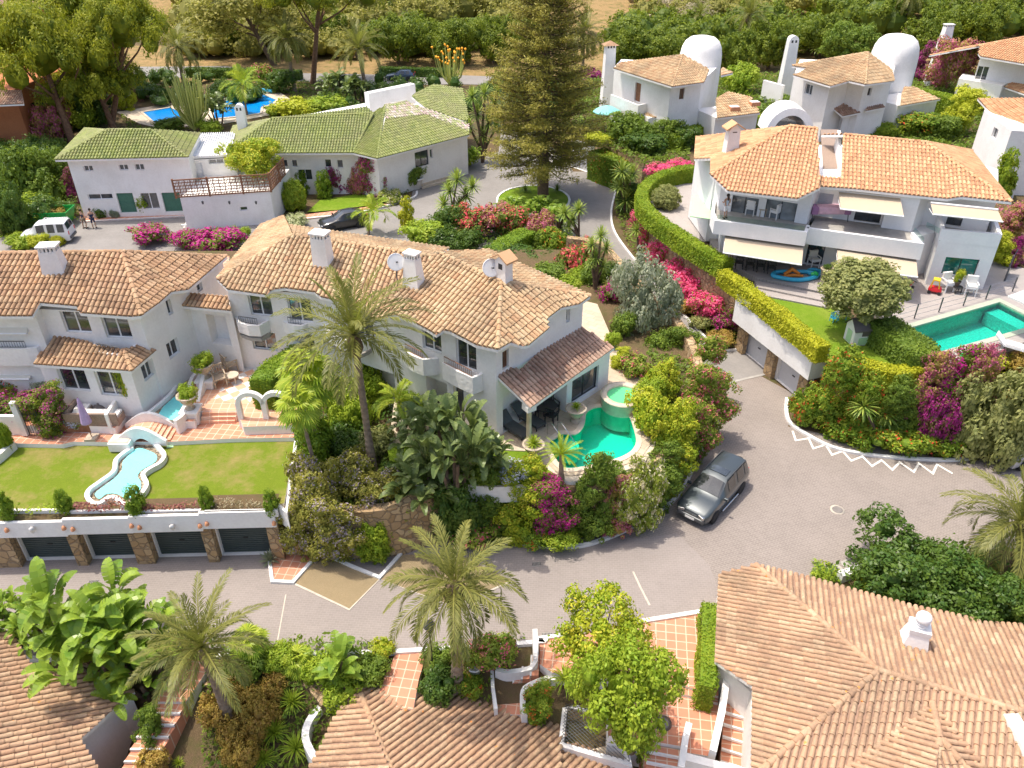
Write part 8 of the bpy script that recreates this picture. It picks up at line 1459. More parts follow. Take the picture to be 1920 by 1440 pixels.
# ---------------- vehicles ----------------
def vehicle(name, c, fw, st, label, cat, paint, wb, wr=.34, extra='suv', group=None, w=.9):
 """st: stations (x, zb, zbelt, ztop, half width, half width at top). fw: forward direction on the ground"""
 t = thing(name, c, label, cat, group, rz=math.atan2(fw.y, fw.x))
 def put(mb, nm, mat, par=None, bevel=0, smooth=False):
  o = mb.build(nm, mat, None, bevel); o.parent = par or t; return o
 def ring(s, off=0):
  x, zb, zm, zt, hw, ht = s
  return [(x, -hw*.90, zb), (x, -hw, zb+.18), (x, -hw*1.0, zm-.12), (x, -hw*.965, zm), (x, -ht, zt-.03), (x, -ht*.82, zt), (x, 0, zt+.03), (x, ht*.82, zt), (x, ht, zt-.03), (x, hw*.965, zm), (x, hw, zm-.12), (x, hw, zb+.18), (x, hw*.90, zb)]
 rs = [ring(s) for s in st]; n = 13; mb = MB(); vs = [p for r in rs for p in r]
 mb.add(vs, [(i*n+j, i*n+(j+1) % n, (i+1)*n+(j+1) % n, (i+1)*n+j) for i in range(len(st)-1) for j in range(n)], smooth=True); mb.add(rs[0], [tuple(range(n))]); mb.add(rs[-1], [tuple(range(n-1, -1, -1))]); b = put(mb, 'body', paint)
 md = b.modifiers.new('e', 'EDGE_SPLIT'); md.split_angle = R(38)
 def pane(i, j0, j1, nm, ins=.08):
  g = MB(); lo, hi = Vector(rs[i][j0]), Vector(rs[i][j1]); J = list(range(min(j0, j1), max(j0, j1)+1)); m = sum((Vector(rs[k][j]) for k in (i, i+1) for j in J), Vector())/(2*len(J)); A_ = []
  for j in J:
   a, q = Vector(rs[i][j]), Vector(rs[i+1][j]); e = .5*abs((j-J[0])/(len(J)-1)*2-1) if len(J) > 2 else .5; off = (m-Vector((m.x, 0, .75))).normalized()*.02+Vector((.012 if i == hood else -.012 if nm == 'rear_window' else 0, 0, 0)); f = lambda p, z: p.lerp(m, ins*2*e) + (z-p)*ins + off; A_.append((f(a, q), f(q, a)))
  for k in range(len(J)-1): g.quad(A_[k][0], A_[k+1][0], A_[k+1][1], A_[k][1])
  return put(g, nm, M['carglass'])
 hood = next(i for i in range(len(st)-1) if st[i+1][3]-st[i][3] > .35); rear = next((i for i in range(len(st)-1, 0, -1) if st[i-1][3]-st[i][3] > .35), None)
 pane(hood, 4, 8, 'windscreen', .05)
 for i in range(hood+1, (rear-1) if rear else len(st)-1):
  for j in ((3, 4), (9, 8)): pane(i, j[0], j[1], 'side_window', .09)
 if rear: pane(rear-1, 4, 8, 'rear_window', .1)
 for sx in (wb/2, -wb/2):
  for sy in (-1, 1):
   wh = MB(); y = sy*(w-.08); wh.lathe([(wr*.6, -.11), (wr*.95, -.115), (wr, -.07), (wr, .07), (wr*.95, .115), (wr*.6, .11)], (0, 0, 0), 24); wh.v = [(sx+a, y+z_, wr+b_) for a, b_, z_ in wh.v]; o = put(wh, 'wheel', M['tyre'])
   ri = MB(); ri.lathe([(wr*.62, -.10), (wr*.6, .0), (.05, .03), (.05, .06), (.01, .06)], (0, 0, 0), 16); ri.v = [(sx+a, y+sy*(.03+abs(z_)*.6), wr+b_) for a, b_, z_ in ri.v]; put(ri, 'rim', M['steel'], o)
   ar = MB(); ar.lathe([(wr*1.16, 0), (.02, .001)], (0, 0, 0), 20); ar.v = [(sx+a, sy*(w+.004), wr+.02+b_) for a, b_, z_ in ar.v if True]; put(ar, 'wheel_arch', M['black'])
 f = st[0]; xf = st[1][0]
 for sy in (-1, 1):
  h = MB(); h.box((f[0]-.10, sy*f[4]*.74, f[2]-.03), (.34, .36, .17), sy*-.35); put(h, 'headlight', M['balglass'] if False else M['steel'], bevel=.03); k = MB(); k.box((st[-1][0]+.02, sy*st[-1][4]*.82, .95), (.08, .16, .32)); put(k, 'tail_light', M['red'], bevel=.02)
  m_ = MB(); m_.box((st[hood][0]-.18, sy*(w+.12), st[hood][2]+.1), (.12, .22, .15)); put(m_, 'mirror', paint, bevel=.03)
 g = MB()
 for i in range(4): g.box((f[0]+.015, 0, f[2]-.22+i*.055), (.05, .62, .025))
 put(g, 'grille', M['steel']); g = MB(); g.box((f[0]+.03, 0, .50), (.16, f[4]*1.9, .22)); bp = put(g, 'bumper', M['dgrey'] if extra == 'suv' else paint, bevel=.05); g = MB(); g.box((f[0]+.12, 0, .48), (.02, .5, .11)); put(g, 'number_plate', M['cushion'], bp)
 g = MB(); g.box((st[-1][0]-.03, 0, .50), (.16, f[4]*1.85, .22)); put(g, 'rear_bumper', M['dgrey'], bevel=.05)
 if extra == 'suv':
  for sy in (-1, 1):
   k = MB(); k.tube([(.1, sy*.64, 1.76), (-1.9, sy*.64, 1.78)], .025, 6); put(k, 'roof_rail', M['dgrey']); k = MB(); k.tube([(.85, sy*.98, .38), (-.85, sy*.98, .38)], .045, 8); put(k, 'side_step', M['steel'])
  k = MB(); k.box((-.35, 0, 1.765), (.50, .92, .02)); put(k, 'sunroof', M['glass']); k = MB(); k.lathe([(.1, -.1), (.34, -.11), (.36, 0), (.34, .11), (.1, .12)], (0, 0, 0), 20); k.v = [(-2.42+z_, .1+a, 1.0+b_) for a, b_, z_ in k.v]; put(k, 'spare_wheel', M['tyre'])
  k = MB(); k.lathe([(.055, 0), (.055, .02)], (0, 0, 0), 14); k.v = [(f[0]+.06, a, f[2]-.1+b_) for a, b_, z_ in k.v]; put(k, 'grille_emblem', M['steel'])
 if extra == 'van':
  k = MB()
  for i in range(7): k.tube([(.1-.3*i, -.6, 1.84), (.1-.3*i, .6, 1.84)], .02, 5)
  for sy in (-1, 1): k.tube([(.15, sy*.6, 1.84), (-1.8, sy*.6, 1.84)], .025, 6)
  put(k, 'roof_rack', M['wmetal'])
 return t
def paint(name, c):
 m, t, b = newmat(name); b.inputs['Base Color'].default_value = (*c, 1); b.inputs['Metallic'].default_value = .35; b.inputs['Roughness'].default_value = .38; b.inputs['Coat Weight'].default_value = 1; b.inputs['Coat Roughness'].default_value = .04; return m
M['carglass'] = glass('dark_car_glass', (.012, .014, .014)); M['iron'] = simple('worn_cast_iron', (.20, .18, .165), .8); M['pg'] = paint('grey_green_metallic_paint', (.06, .075, .083)); M['pw'] = simple('white_car_paint', (.74, .74, .74), .3, var=.03); M['pb'] = paint('blue_grey_car_paint', (.07, .11, .17)); M['ps'] = paint('silver_car_paint', (.5, .51, .53)); M['pd'] = paint('black_car_paint', (.02, .022, .025))
SUV = [(2.28, .42, .74, .80, .78, .72), (2.12, .30, .86, .93, .88, .80), (1.3, .28, .97, 1.05, .91, .80), (.92, .28, 1.0, 1.09, .91, .78), (.22, .28, 1.03, 1.70, .91, .66), (-.75, .28, 1.03, 1.75, .91, .66), (-1.6, .28, 1.03, 1.74, .91, .65), (-2.0, .28, 1.02, 1.70, .90, .63), (-2.22, .34, 1.0, 1.06, .86, .76), (-2.28, .42, .9, .94, .84, .76)]
VAN = [(2.05, .38, .70, .76, .72, .66), (1.9, .26, .82, .90, .82, .74), (1.25, .25, .95, 1.05, .84, .74), (.6, .25, 1.0, 1.70, .84, .68), (-.3, .25, 1.0, 1.80, .84, .70), (-1.1, .25, 1.0, 1.80, .84, .70), (-1.85, .25, 1.0, 1.78, .84, .70), (-2.02, .3, .98, 1.15, .84, .76)]
HAT = [(2.05, .36, .62, .68, .74, .68), (1.9, .24, .74, .82, .84, .76), (1.1, .22, .88, .95, .88, .76), (.85, .22, .90, .98, .88, .74), (.0, .22, .94, 1.44, .88, .60), (-.8, .22, .95, 1.47, .88, .60), (-1.5, .22, .96, 1.40, .88, .58), (-2.0, .3, .95, 1.02, .84, .70), (-2.06, .36, .8, .88, .8, .7)]
w1_, w2_ = P(1337, 978, 0), P(1386, 924, 0); fw = (w1_-w2_).normalized(); lf_ = Vector((-fw.y, fw.x, 0))
vehicle('off_road_car', (w1_+w2_)/2-lf_*.83, fw, SUV, 'dark grey-green off-road car with rear spare wheel parked beside the oleanders', 'car', M['pg'], 2.82, .37)
vehicle('van', P(94, 452, 0), Vector((-1, -.12, 0)).normalized(), VAN, 'small white van with a roof rack beside the green skip', 'van', M['pw'], 2.6, .3, 'van', w=.84)
vehicle('parked_car', P(752, 150, 0), Vector((-1, .05, 0)).normalized(), HAT, 'blue-grey hatchback on the avenue at the top', 'car', M['pb'], 2.5, .32, 'car', w=.88)
vehicle('parked_car', P(645, 425, 0), Vector((-1, -.5, 0)).normalized(), HAT, 'black car half hidden behind the central roof', 'car', M['pd'], 2.5, .32, 'car', w=.88)
vehicle('parked_car', P(1912, 852, 0), Vector((.9, .5, 0)).normalized(), HAT, 'silver car cut by the right edge under the palm fronds', 'car', M['ps'], 2.5, .32, 'car', w=.88)
# skip
p = P(98, 421, 0); t = thing('skip', p, 'bright green open skip full of garden waste', 'skip'); mb = MB()
def oo(mb, nm, mat, par, loc=(0, 0, 0), rz=0, bevel=0): o = mb.build(nm, mat, None, bevel); o.parent = par; o.location = loc; o.rotation_euler = (0, 0, rz); return o
vo = [(-1.7, -.85, .15), (1.6, -.85, .15), (1.6, .85, .15), (-1.7, .85, .15), (-2.1, -1.0, 1.45), (2.0, -1.0, 1.45), (2.0, 1.0, 1.45), (-2.1, 1.0, 1.45)]; vi = [(x*.96, y*.92, z+.0) for x, y, z in vo]
mb.add(vo+vi, [(0, 1, 5, 4), (1, 2, 6, 5), (2, 3, 7, 6), (3, 0, 4, 7), (3, 2, 1, 0), (4, 5, 13, 12), (5, 6, 14, 13), (6, 7, 15, 14), (7, 4, 12, 15), (8, 12, 13, 9), (9, 13, 14, 10), (10, 14, 15, 11), (11, 15, 12, 8)])
for i in range(6): mb.box((-1.5+i*.6, -.98, .8), (.08, .08, 1.2))
oo(mb, 'container', M['skip'], t, rz=.05); bank_ = crown('garden_waste', [(0, 0, 1.15, 1.7, .8, .22)], 90, .25, 40, .08, norm=False, low=0); o = bpy.data.objects.new('garden_waste', bank_); COL.objects.link(o); o.parent = t; setmat(o, L['brown'])
# ---------------- people ----------------
def person(loc, rz, label, top, bottom, bare=False, arm=0, h=1.74):
 t = thing('person', loc, label, 'person', rz=rz); s = h/1.74
 V = [(0, 0, .95), (0, 0, 1.15), (0, .01, 1.38), (0, .02, 1.50), (0, -.01, 1.56), (0, -.02, 1.68), (-.18, .01, 1.42), (-.24, -.02, 1.14), (-.22, -.12-arm, .92+arm), (.18, .01, 1.42), (.24, -.02, 1.14), (.22, -.10-arm, .93+arm), (-.09, 0, .88), (-.11, -.10, .50), (-.11, .0, .08), (-.11, -.12, .04), (.09, 0, .88), (.11, .08, .50), (.11, .14, .09), (.11, .02, .04), (-.215, -.15-arm, .86+arm), (.215, -.13-arm, .87+arm)]
 E_ = [(0, 1), (1, 2), (2, 3), (3, 4), (4, 5), (2, 6), (6, 7), (7, 8), (2, 9), (9, 10), (10, 11), (0, 12), (12, 13), (13, 14), (14, 15), (0, 16), (16, 17), (17, 18), (18, 19), (8, 20), (11, 21)]
 Rr = [.15, .13, .16, .06, .06, .10, .06, .045, .032, .06, .045, .032, .09, .06, .045, .04, .09, .06, .045, .04, .035, .035]
 def skin(idx, edges, k, nm, mat):
  me = bpy.data.meshes.new(nm); mp = {v: i for i, v in enumerate(idx)}; me.from_pydata([tuple(c*s for c in V[v]) for v in idx], [(mp[a], mp[b]) for a, b in edges], []); me.materials.append(mat); o = bpy.data.objects.new(nm, me); COL.objects.link(o); o.parent = t
  m = o.modifiers.new('k', 'SKIN'); 
  for i, v in enumerate(idx): r = Rr[v]*s*k; me.skin_vertices[0].data[i].radius = (r, r*.85)
  me.skin_vertices[0].data[0].use_root = True; q = o.modifiers.new('s', 'SUBSURF'); q.levels = q.render_levels = 1; return o
 body = skin(list(range(22)), E_, 1, 'body', M['skin']); skin([1, 0, 2, 6, 9], [(1, 0), (1, 2), (2, 6), (2, 9)], 1.14, 'shirt', top) if not bare else skin([1, 2, 0], [(1, 2), (1, 0)], 1.1, 'vest', top); skin([0, 12, 13, 16, 17], [(0, 12), (12, 13), (0, 16), (16, 17)], 1.2, 'shorts', bottom)
 k = MB(); k.lathe([(.02, .12), (.085, .09), (.112, .02), (.105, -.05), (.06, -.09)], (0, .02, 1.70*s), 12); oo(k, 'hair', M['hair'], t)
 if bare: k = MB(); k.tube([(0, .1, 1.70*s), (0, .15, 1.5*s), (0, .13, 1.34*s)], [.07, .06, .02], 8); oo(k, 'long_hair', M['hair'], t)
 k = MB(); k.box((-.035, -.105, 1.69*s), (.02, .015, .012)); k.box((.035, -.105, 1.69*s), (.02, .015, .012)); oo(k, 'eyes', M['hair'], body)
 for x, y in ((-.11, -.06), (.11, .08)): k = MB(); k.box((x, y, .045), (.1, .27, .09)); oo(k, 'shoe', M['shoe'], t, bevel=.02)
person(P(161, 428, 0), 2.6, 'person in a dark shirt and shorts standing nearest the green skip', M['navy'], M['khaki'], arm=.12); person(P(178, 428, 0), .4, 'person in a navy t-shirt walking, right of the other by the skip', M['navy'], M['navy'], arm=.15, h=1.78)
person(P(1359, 409, 7), 3.3, 'person with long dark hair and pale vest at the left end of the balcony', M['ltblue'], M['cushion'], True, .2, 1.66)
# ---------------- upper left pool ----------------
sheet('pool_terrace', W_([(218, 210), (262, 232), (300, 240), (420, 232), (505, 216), (545, 186), (512, 165), (420, 165), (330, 192)], .03), .03, M['coping'])
for nm, px in (('upper_pool', [(398, 200), (430, 186), (482, 172), (520, 188), (513, 196), (492, 202), (490, 213), (462, 218), (400, 224)]), ('small_pool', [(266, 211), (320, 202), (345, 212), (340, 226), (292, 234)])):
 sheet('pool_lining', W_(px, .05), .05, M['basinB']); sheet(nm, W_(px, .08), .085, M['waterB']); kerb(px, .04, .3, .1, 'coping', 'pool_coping', 0, True)
mb = MB(); a = P(500, 168, .5); mb.tube([(-.9, 0, .4), (.9, 0, .4)], .22, 10); o = mb.build('pool_cover_roller', M['cyan']); o.location = a-Vector((0, 0, .5)); o.rotation_euler = (0, 0, -.4); tagp(o, 'rolled blue cover at the far corner of the upper pool', 'pool cover')
# ---------------- spa, pool rail ----------------
c = P(1167, 757, 3.4); t = thing('hot_tub', c, 'round raised spa with green water beside the villa pool', 'hot tub'); mb = MB(); mb.lathe([(1.15, -1.0), (1.15, .52), (1.2, .55), (1.2, .62), (.86, .62), (.84, .55), (.84, -.2), (.5, -.2), (.5, -.5), (.01, -.5)], (0, 0, 0), 36); oo(mb, 'tub_wall', M['coping'], t)
mb = MB(); mb.lathe([(.835, .5), (.835, .0), (.5, .0), (.49, -.25), (.01, -.25)], (0, 0, 0), 32); oo(mb, 'lining', M['basinS'], t); mb = MB(); mb.lathe([(.84, .49), (.01, .491)], (0, 0, 0), 32); oo(mb, 'water', M['waterS'], t)
t = thing('pool_handrail', P(1040, 822, 3.4), 'pair of chrome handrails at the villa pool steps', 'handrail')
for dx in (0, .5): mb = MB(); mb.tube([(dx-.35, .35, 0), (dx-.35, .35, .75), (dx-.2, .2, .85), (dx+.5, -.5, .1), (dx+.55, -.55, -.2)], .022, 8); oo(mb, 'rail', M['steel'], t)
def urn(u, v, z, s, label, plant='agave', ped=0, mat='urn', pm='bright', pr=1.0):
 c = P(u, v, z); t = thing('urn', c, label, 'urn'); mb = MB()
 if ped: mb.box((0, 0, ped/2), (.75*s, .75*s, ped)); mb.box((0, 0, ped-.04), (.86*s, .86*s, .1)); oo(mb, 'pedestal', M['white'], t); mb = MB()
 mb.lathe([(.22*s, 0), (.24*s, .05*s), (.12*s, .14*s), (.13*s, .2*s), (.34*s, .45*s), (.42*s, .66*s), (.50*s, .72*s), (.50*s, .76*s), (.40*s, .77*s), (.38*s, .70*s), (.01, .70*s)], (0, 0, ped), 20); oo(mb, 'vase', M[mat], t)
 o = inst('plant', T[plant], c+Vector((0, 0, ped+.78*s)), .5*s*pr, L[pm], t)
urn(1079, 790, 3.4, 1.1, 'stone urn with a small plant between villa pool and sunroom', pr=.6); urn(1000, 858, 3.4, 1.1, 'tall stone urn with a spiky plant beside the porch column', 'ros', pr=.9); urn(390, 722, 3.7, 1.15, 'stone bowl urn on the upper white pedestal by the stream', 's1', .5, pr=.9); urn(363, 788, 3.2, 1.1, 'stone bowl urn on the white pedestal beside the terrace steps', 's1', .75, pr=.8)
def pot(u, v, z, r, h, label, mat='terrapot', plant='s3', pm='mid', pr=1.3, ph=.5, cat='potted plant'):
 c = P(u, v, z); t = thing('potted_plant', c, label, cat); mb = MB(); mb.lathe([(r*.65, 0), (r, h*.9), (r*1.1, h*.9), (r*1.1, h), (r*.9, h), (r*.88, h*.88), (.01, h*.88)], (0, 0, 0), 18); oo(mb, 'pot', M[mat], t)
 inst('plant', T[plant], c+Vector((0, 0, h+ph)), (r*pr, r*pr, ph*1.1), L[pm], t); return t
pot(255, 768, 3.6, .34, .5, 'large terracotta pot with a small frangipani at the villa path', pm='lemon', pr=1.2, ph=.9); pot(777, 352, .0, .95, 1.1, 'round white planter at the foot of the entrance steps', 'white', pr=1.1, ph=.5); pot(814, 309, .85, .25, .5, 'dark potted shrub beside the glass entrance', 'dgrey', ph=.4); pot(1000, 480, .3, .4, .6, 'terracotta pot behind the central roof')
pot(1545, 528, 3.9, .38, 1.0, 'tall bronze urn on the deck left of the olive tree', 'urn', 's1', 'dark', .7, .1); pot(1365, 1272, -.3, .22, .4, 'white pot of pink flowers under the foreground eave', 'white', pm='olea', pr=2.2, ph=.4); pot(172, 735, 3.6, .2, .4, 'small spiky potted plant behind the egg chair', 'wicker', 'ros', 'yuc', 1.6, .1); pot(890, 1262, -.3, .3, .5, 'white pot under the pink-white flowering shrub', 'cushion', pm='olea', pr=1.6)
# ---------------- outdoor furniture ----------------
def lounger(u, v, z, rz, label, mat='dgrey', cu=None, group=None):
 t = thing('sun_lounger', P(u, v, z), label, 'sun lounger', group, rz); mb = MB(); mb.box((0, -.3, .30), (.66, 1.35, .06)); mb.box((0, -.3, .24), (.70, 1.4, .04)); oo(mb, 'seat', M[mat], t); mb = MB(); vs = [(-.33, .36, .3), (.33, .36, .3), (.33, .9, .78), (-.33, .9, .78)]; mb.add(vs+[(a, b_+.04, c_-.05) for a, b_, c_ in vs], [(0, 1, 2, 3), (7, 6, 5, 4), (0, 4, 5, 1), (1, 5, 6, 2), (2, 6, 7, 3), (3, 7, 4, 0)]); oo(mb, 'backrest', M[mat], t)
 for x in (-.3, .3):
  for y in (-.92, .3): mb = MB(); mb.box((x, y, .12), (.05, .05, .24)); oo(mb, 'leg', M['black'], t)
 if cu: mb = MB(); mb.box((0, -.3, .37), (.6, 1.3, .07)); oo(mb, 'cushion', M[cu], t, bevel=.02)
lounger(963, 808, 3.4, .75, 'dark slatted lounger on the patio edge, left of the porch column'); lounger(990, 790, 3.4, .75, 'dark lounger under the porch roof'); lounger(1895, 655, 3.9, .9, 'white sun lounger at the near corner of the teal pool', 'wmetal', 'cushion')
def chair(u, v, z, rz, label, mat='teak', cu=None, s=1.0, group=None, cat='chair', bl=0):
 t = thing('chair', P(u, v, z), label, cat, group, rz); t.scale = (s, s, s); mb = MB(); mb.box((0, 0, .42), (.52, .5, .05)); oo(mb, 'seat', M[mat], t); mb = MB(); mb.box((0, .25, .90), (.52, .04, .08)); mb.box((0, .25, .5), (.52, .04, .05))
 for x in (-.2, -.1, 0, .1, .2): mb.box((x, .25, .7), (.04, .03, .36))
 oo(mb, 'backrest', M[mat], t)
 for x in (-.24, .24):
  for y in (-.22, .25): mb = MB(); mb.box((x, y, .21), (.05, .05, .42)); oo(mb, 'leg', M[mat], t)
  mb = MB(); mb.box((x*1.05, 0, .64), (.05, .52, .04)); mb.box((x*1.05, -.22, .53), (.05, .05, .2)); oo(mb, 'armrest', M[mat], t)
 if cu: mb = MB(); mb.box((0, 0, .49), (.5, .48, .12)); mb.box((0, .2, .74), (.5, .12, .42)); oo(mb, 'cushion', M[cu], t, bevel=.03)
def table(u, v, z, r, h, label, mat='teak', rect=None, rz=0, top=None):
 t = thing('table', P(u, v, z), label, 'table', None, rz); mb = MB()
 if rect: mb.box((0, 0, h), (*rect, .05))
 else: mb.lathe([(r, -.025), (r, .025)], (0, 0, h), 20)
 oo(mb, 'table_top', M[top or mat], t); q = (rect[0]/2-.1, rect[1]/2-.1) if rect else (r*.6, r*.6)
 for x in (-1, 1):
  for y in (-1, 1): mb = MB(); mb.box((x*q[0], y*q[1], h/2), (.05, .05, h)); oo(mb, 'leg', M[mat], t)
chair(434, 697, 3.69, 2.3, 'teak armchair at the far side of the round patio table', s=1.25); chair(414, 722, 3.69, .5, 'teak armchair nearest the urn on the checkered patio', s=1.25); table(437, 716, 3.69, .38, .45, 'small round pale table between the teak armchairs', 'coping')
table(1022, 782, 3.4, .6, .74, 'dark round dining table under the porch roof', 'black'); chair(1034, 790, 3.4, 2.6, 'dark dining chair in front of the porch table', 'black'); chair(1008, 778, 3.4, -1.2, 'dark dining chair left of the porch table', 'black'); chair(1036, 772, 3.4, .6, 'dark dining chair behind the porch table', 'black')
chair(1406, 402, 7, 2.7, 'left white lounge chair on the balcony', 'cushion', 'cushion', 1.1); chair(1452, 409, 7, -2.4, 'right white lounge chair on the balcony', 'cushion', 'cushion', 1.1); table(1428, 404, 7, .32, .5, 'small round table between the balcony chairs', 'teak')
chair(1773, 545, 3.9, .25, 'white-cushioned armchair below the pool house window, left', 'wmetal', 'cushion', 1.3); chair(1816, 552, 3.9, -.3, 'white-cushioned armchair below the pool house window, right', 'wmetal', 'cushion', 1.3); table(1793, 549, 3.9, .3, .42, 'little black side table carrying a potted tree', 'black'); pot(1793, 536, 4.35, .2, .34, 'potted small tree on the black side table', 'wicker', pm='lemon', pr=1.4, ph=.35)
table(1425, 492, 3.9, 1, .75, 'long brown dining table under the left beige awning', 'wood', (4.2, 1.0), -.12)
for i in range(4): chair(1385+i*20, 502+i*3, 3.9, 2.95, ['first black dining chair from the left under the beige awning', 'second black dining chair under the beige awning', 'third black dining chair under the beige awning', 'last black dining chair, nearest the paddling pool'][i], 'black', 'cushion' if False else None, group='dining chairs under the awning')
chair(1524, 500, 3.9, .2, 'grey cushioned armchair by the glass doors of the large villa', 'wmetal', 'cushion', 1.2)
t = thing('day_bed', P(1552, 412, 7), 'swing seat covered with pink and mauve cloth on the upper terrace', 'swing seat'); mb = MB(); mb.box((0, 0, .75), (1.8, .8, .5)); oo(mb, 'cover', M['pink'], t, bevel=.1)
for x in (-1.1, 1.1): mb = MB(); mb.box((x, 0, .75), (.42, .82, .52)); oo(mb, 'side_panel', M['purple'], t, bevel=.06)
for x in (-1.2, 1.2): mb = MB(); mb.tube([(x, -.4, 0), (x, 0, 1.1), (x, .4, 0)], .03, 6); oo(mb, 'leg', M['dgrey'], t)
def sofa(u, v, z, rz, L1, L2, label, mat='wickerb', cu='cushion'):
 t = thing('corner_sofa', P(u, v, z), label, 'sofa', None, rz); mb = MB(); mb.box((0, 0, .2), (L1, .8, .4)); mb.box((0, .38, .5), (L1, .12, .5)); mb.box((L1/2-.4, -L2/2, .2), (.8, L2, .4)); mb.box((L1/2+.02, -L2/2+.2, .5), (.12, L2+.4, .5)); oo(mb, 'frame', M[mat], t); mb = MB(); mb.box((-.05, -.05, .46), (L1-.2, .66, .14)); mb.box((L1/2-.42, -L2/2-.1, .46), (.66, L2-.3, .14)); oo(mb, 'cushion', M[cu], t, bevel=.03)
sofa(182, 790, 3.6, 3.14, 2.6, .9, 'wicker corner sofa facing the cream patio, behind the lilac parasol'); sofa(818, 752, 3.4, -.35, 2.6, 1.4, 'beige corner sofa in the shade below the curved balcony', 'wicker', 'teak'); table(790, 752, 3.4, .6, .5, 'low stone-topped table before the shaded sofa', 'wicker', (1.4, .8), -.35, 'coping')
t = thing('egg_chair', P(165, 748, 3.6), 'rattan egg chair with pale cushion on the cream patio', 'hanging chair'); mb = MB(); mb.lathe([(.05, .35), (.38, .42), (.55, .7), (.56, 1.0), (.48, 1.3), (.3, 1.55), (.03, 1.66)], (0, 0, 0), 14); mb.f = [f for i, f in enumerate(mb.f) if not (9 <= i % 14 <= 12 and i > 20)]; mb.m = mb.m[:len(mb.f)]; mb.uv = mb.uv[:len(mb.f)]; mb.smooth = mb.smooth[:len(mb.f)]
o = oo(mb, 'shell', M['rattan'], t); md = o.modifiers.new('w', 'WIREFRAME'); md.thickness = .05; mb = MB(); mb.lathe([(.02, .42), (.36, .48), (.40, .58), (.02, .66)], (0, 0, 0), 14); oo(mb, 'cushion', M['cushion'], t); mb = MB(); mb.lathe([(.5, 0), (.5, .05), (.04, .06)], (0, .2, 0), 16); mb.tube([(0, .6, .03), (0, .75, 1.0), (0, .4, 1.95), (0, 0, 1.9), (0, 0, 1.65)], .03, 8); oo(mb, 'stand', M['black'], t)
t = thing('patio_parasol', P(173, 822, 3.15), 'closed lilac parasol on a stone base at the patio edge', 'parasol'); mb = MB(); mb.tube([(0, 0, 0), (0, 0, 2.5)], .025, 8); oo(mb, 'pole', M['wood'], t); mb = MB(); mb.lathe([(.22, .95), (.26, 1.0), (.17, 1.6), (.08, 2.3), (.02, 2.5)], (0, 0, 0), 10, smooth=False); oo(mb, 'canopy', M['lilac'], t); mb = MB(); mb.box((0, 0, .06), (.55, .55, .12)); oo(mb, 'base', M['urn'], t)
t = thing('storage_jar', P(189, 772, 3.6), 'squat grey-green lidded jar on the cream patio', 'jar'); mb = MB(); mb.lathe([(.25, 0), (.34, .15), (.34, .3), (.24, .42), (.08, .46), (.06, .55), (.01, .57)], (0, 0, 0), 16); oo(mb, 'jar_body', M['slate'], t)
t = thing('flower_box', P(147, 806, 3.2), 'long brown flower box with white flowers in front of the patio sofa', 'flower box'); mb = MB(); mb.box((0, 0, .2), (1.5, .42, .4)); oo(mb, 'box', M['wood'], t); inst('plants', T['s3'], P(147, 806, 3.2)+Vector((0, 0, .5)), (.8, .3, .28), L['plum'], t, rz=0)
ribbon_thing('patio_wall', [(206, 802, 3.6), (228, 768, 3.6), (250, 740, 3.6)], .16, 3.2, lambda f: 4.4+.1*f, 'white', 'low white wall between the cream patio and the tiled path', sm=0); ribbon_thing('patio_wall', [(66, 740, 3.6), (78, 757, 3.6), (108, 752, 3.6)], .14, 3.2, 4.2, 'white', 'white corner planter wall with succulents left of the glass doors', sm=0); ribbon_thing('garden_wall', [(-60, 812, 3.2), (44, 812, 3.2)], .18, 3.0, 4.3, 'white', 'low white wall left of the bougainvillea gate', sm=0)
t = thing('garden_gate', P(62, 815, 3.2), 'white gate post with a narrow iron gate in the bougainvillea arch', 'gate'); mb = MB(); mb.box((-.35, 0, 1.0), (.28, .22, 2.0)); oo(mb, 'post', M['white'], t); mb = MB(); mb.tube([(-.15, 0, 1.7), (-.15, 0, 0), (.6, 0, 0), (.6, 0, 1.7)], .025, 6)
for i in range(5): mb.tube([(-.05+.13*i, 0, 0), (-.05+.13*i, 0, 1.5)], .012, 5)
oo(mb, 'iron_gate', M['dgrey'], t)
ribbon_thing('patio_wall', [(428, 660, 3.7), (402, 690, 3.7), (396, 715, 3.7)], .2, 3.2, lambda f: 5.4-1.6*f, 'white', 'curving white wall sweeping down to the upper stone urn', sm=4); ribbon_thing('patio_wall', [(388, 722, 3.7), (372, 756, 3.6)], .18, 3.2, lambda f: 4.6-.9*f, 'white', 'sloping white wall between the two stone urns', sm=0)
t = thing('garden_arches', P(500, 805, 3.2), 'pair of white arches with narrow pillars in front of the fan palm', 'gateway'); mb = MB(); A_, B_ = P(456, 798, 3.2), P(550, 797, 3.2); dd = (B_-A_); wd = dd.length; half = wd/2; n = 14
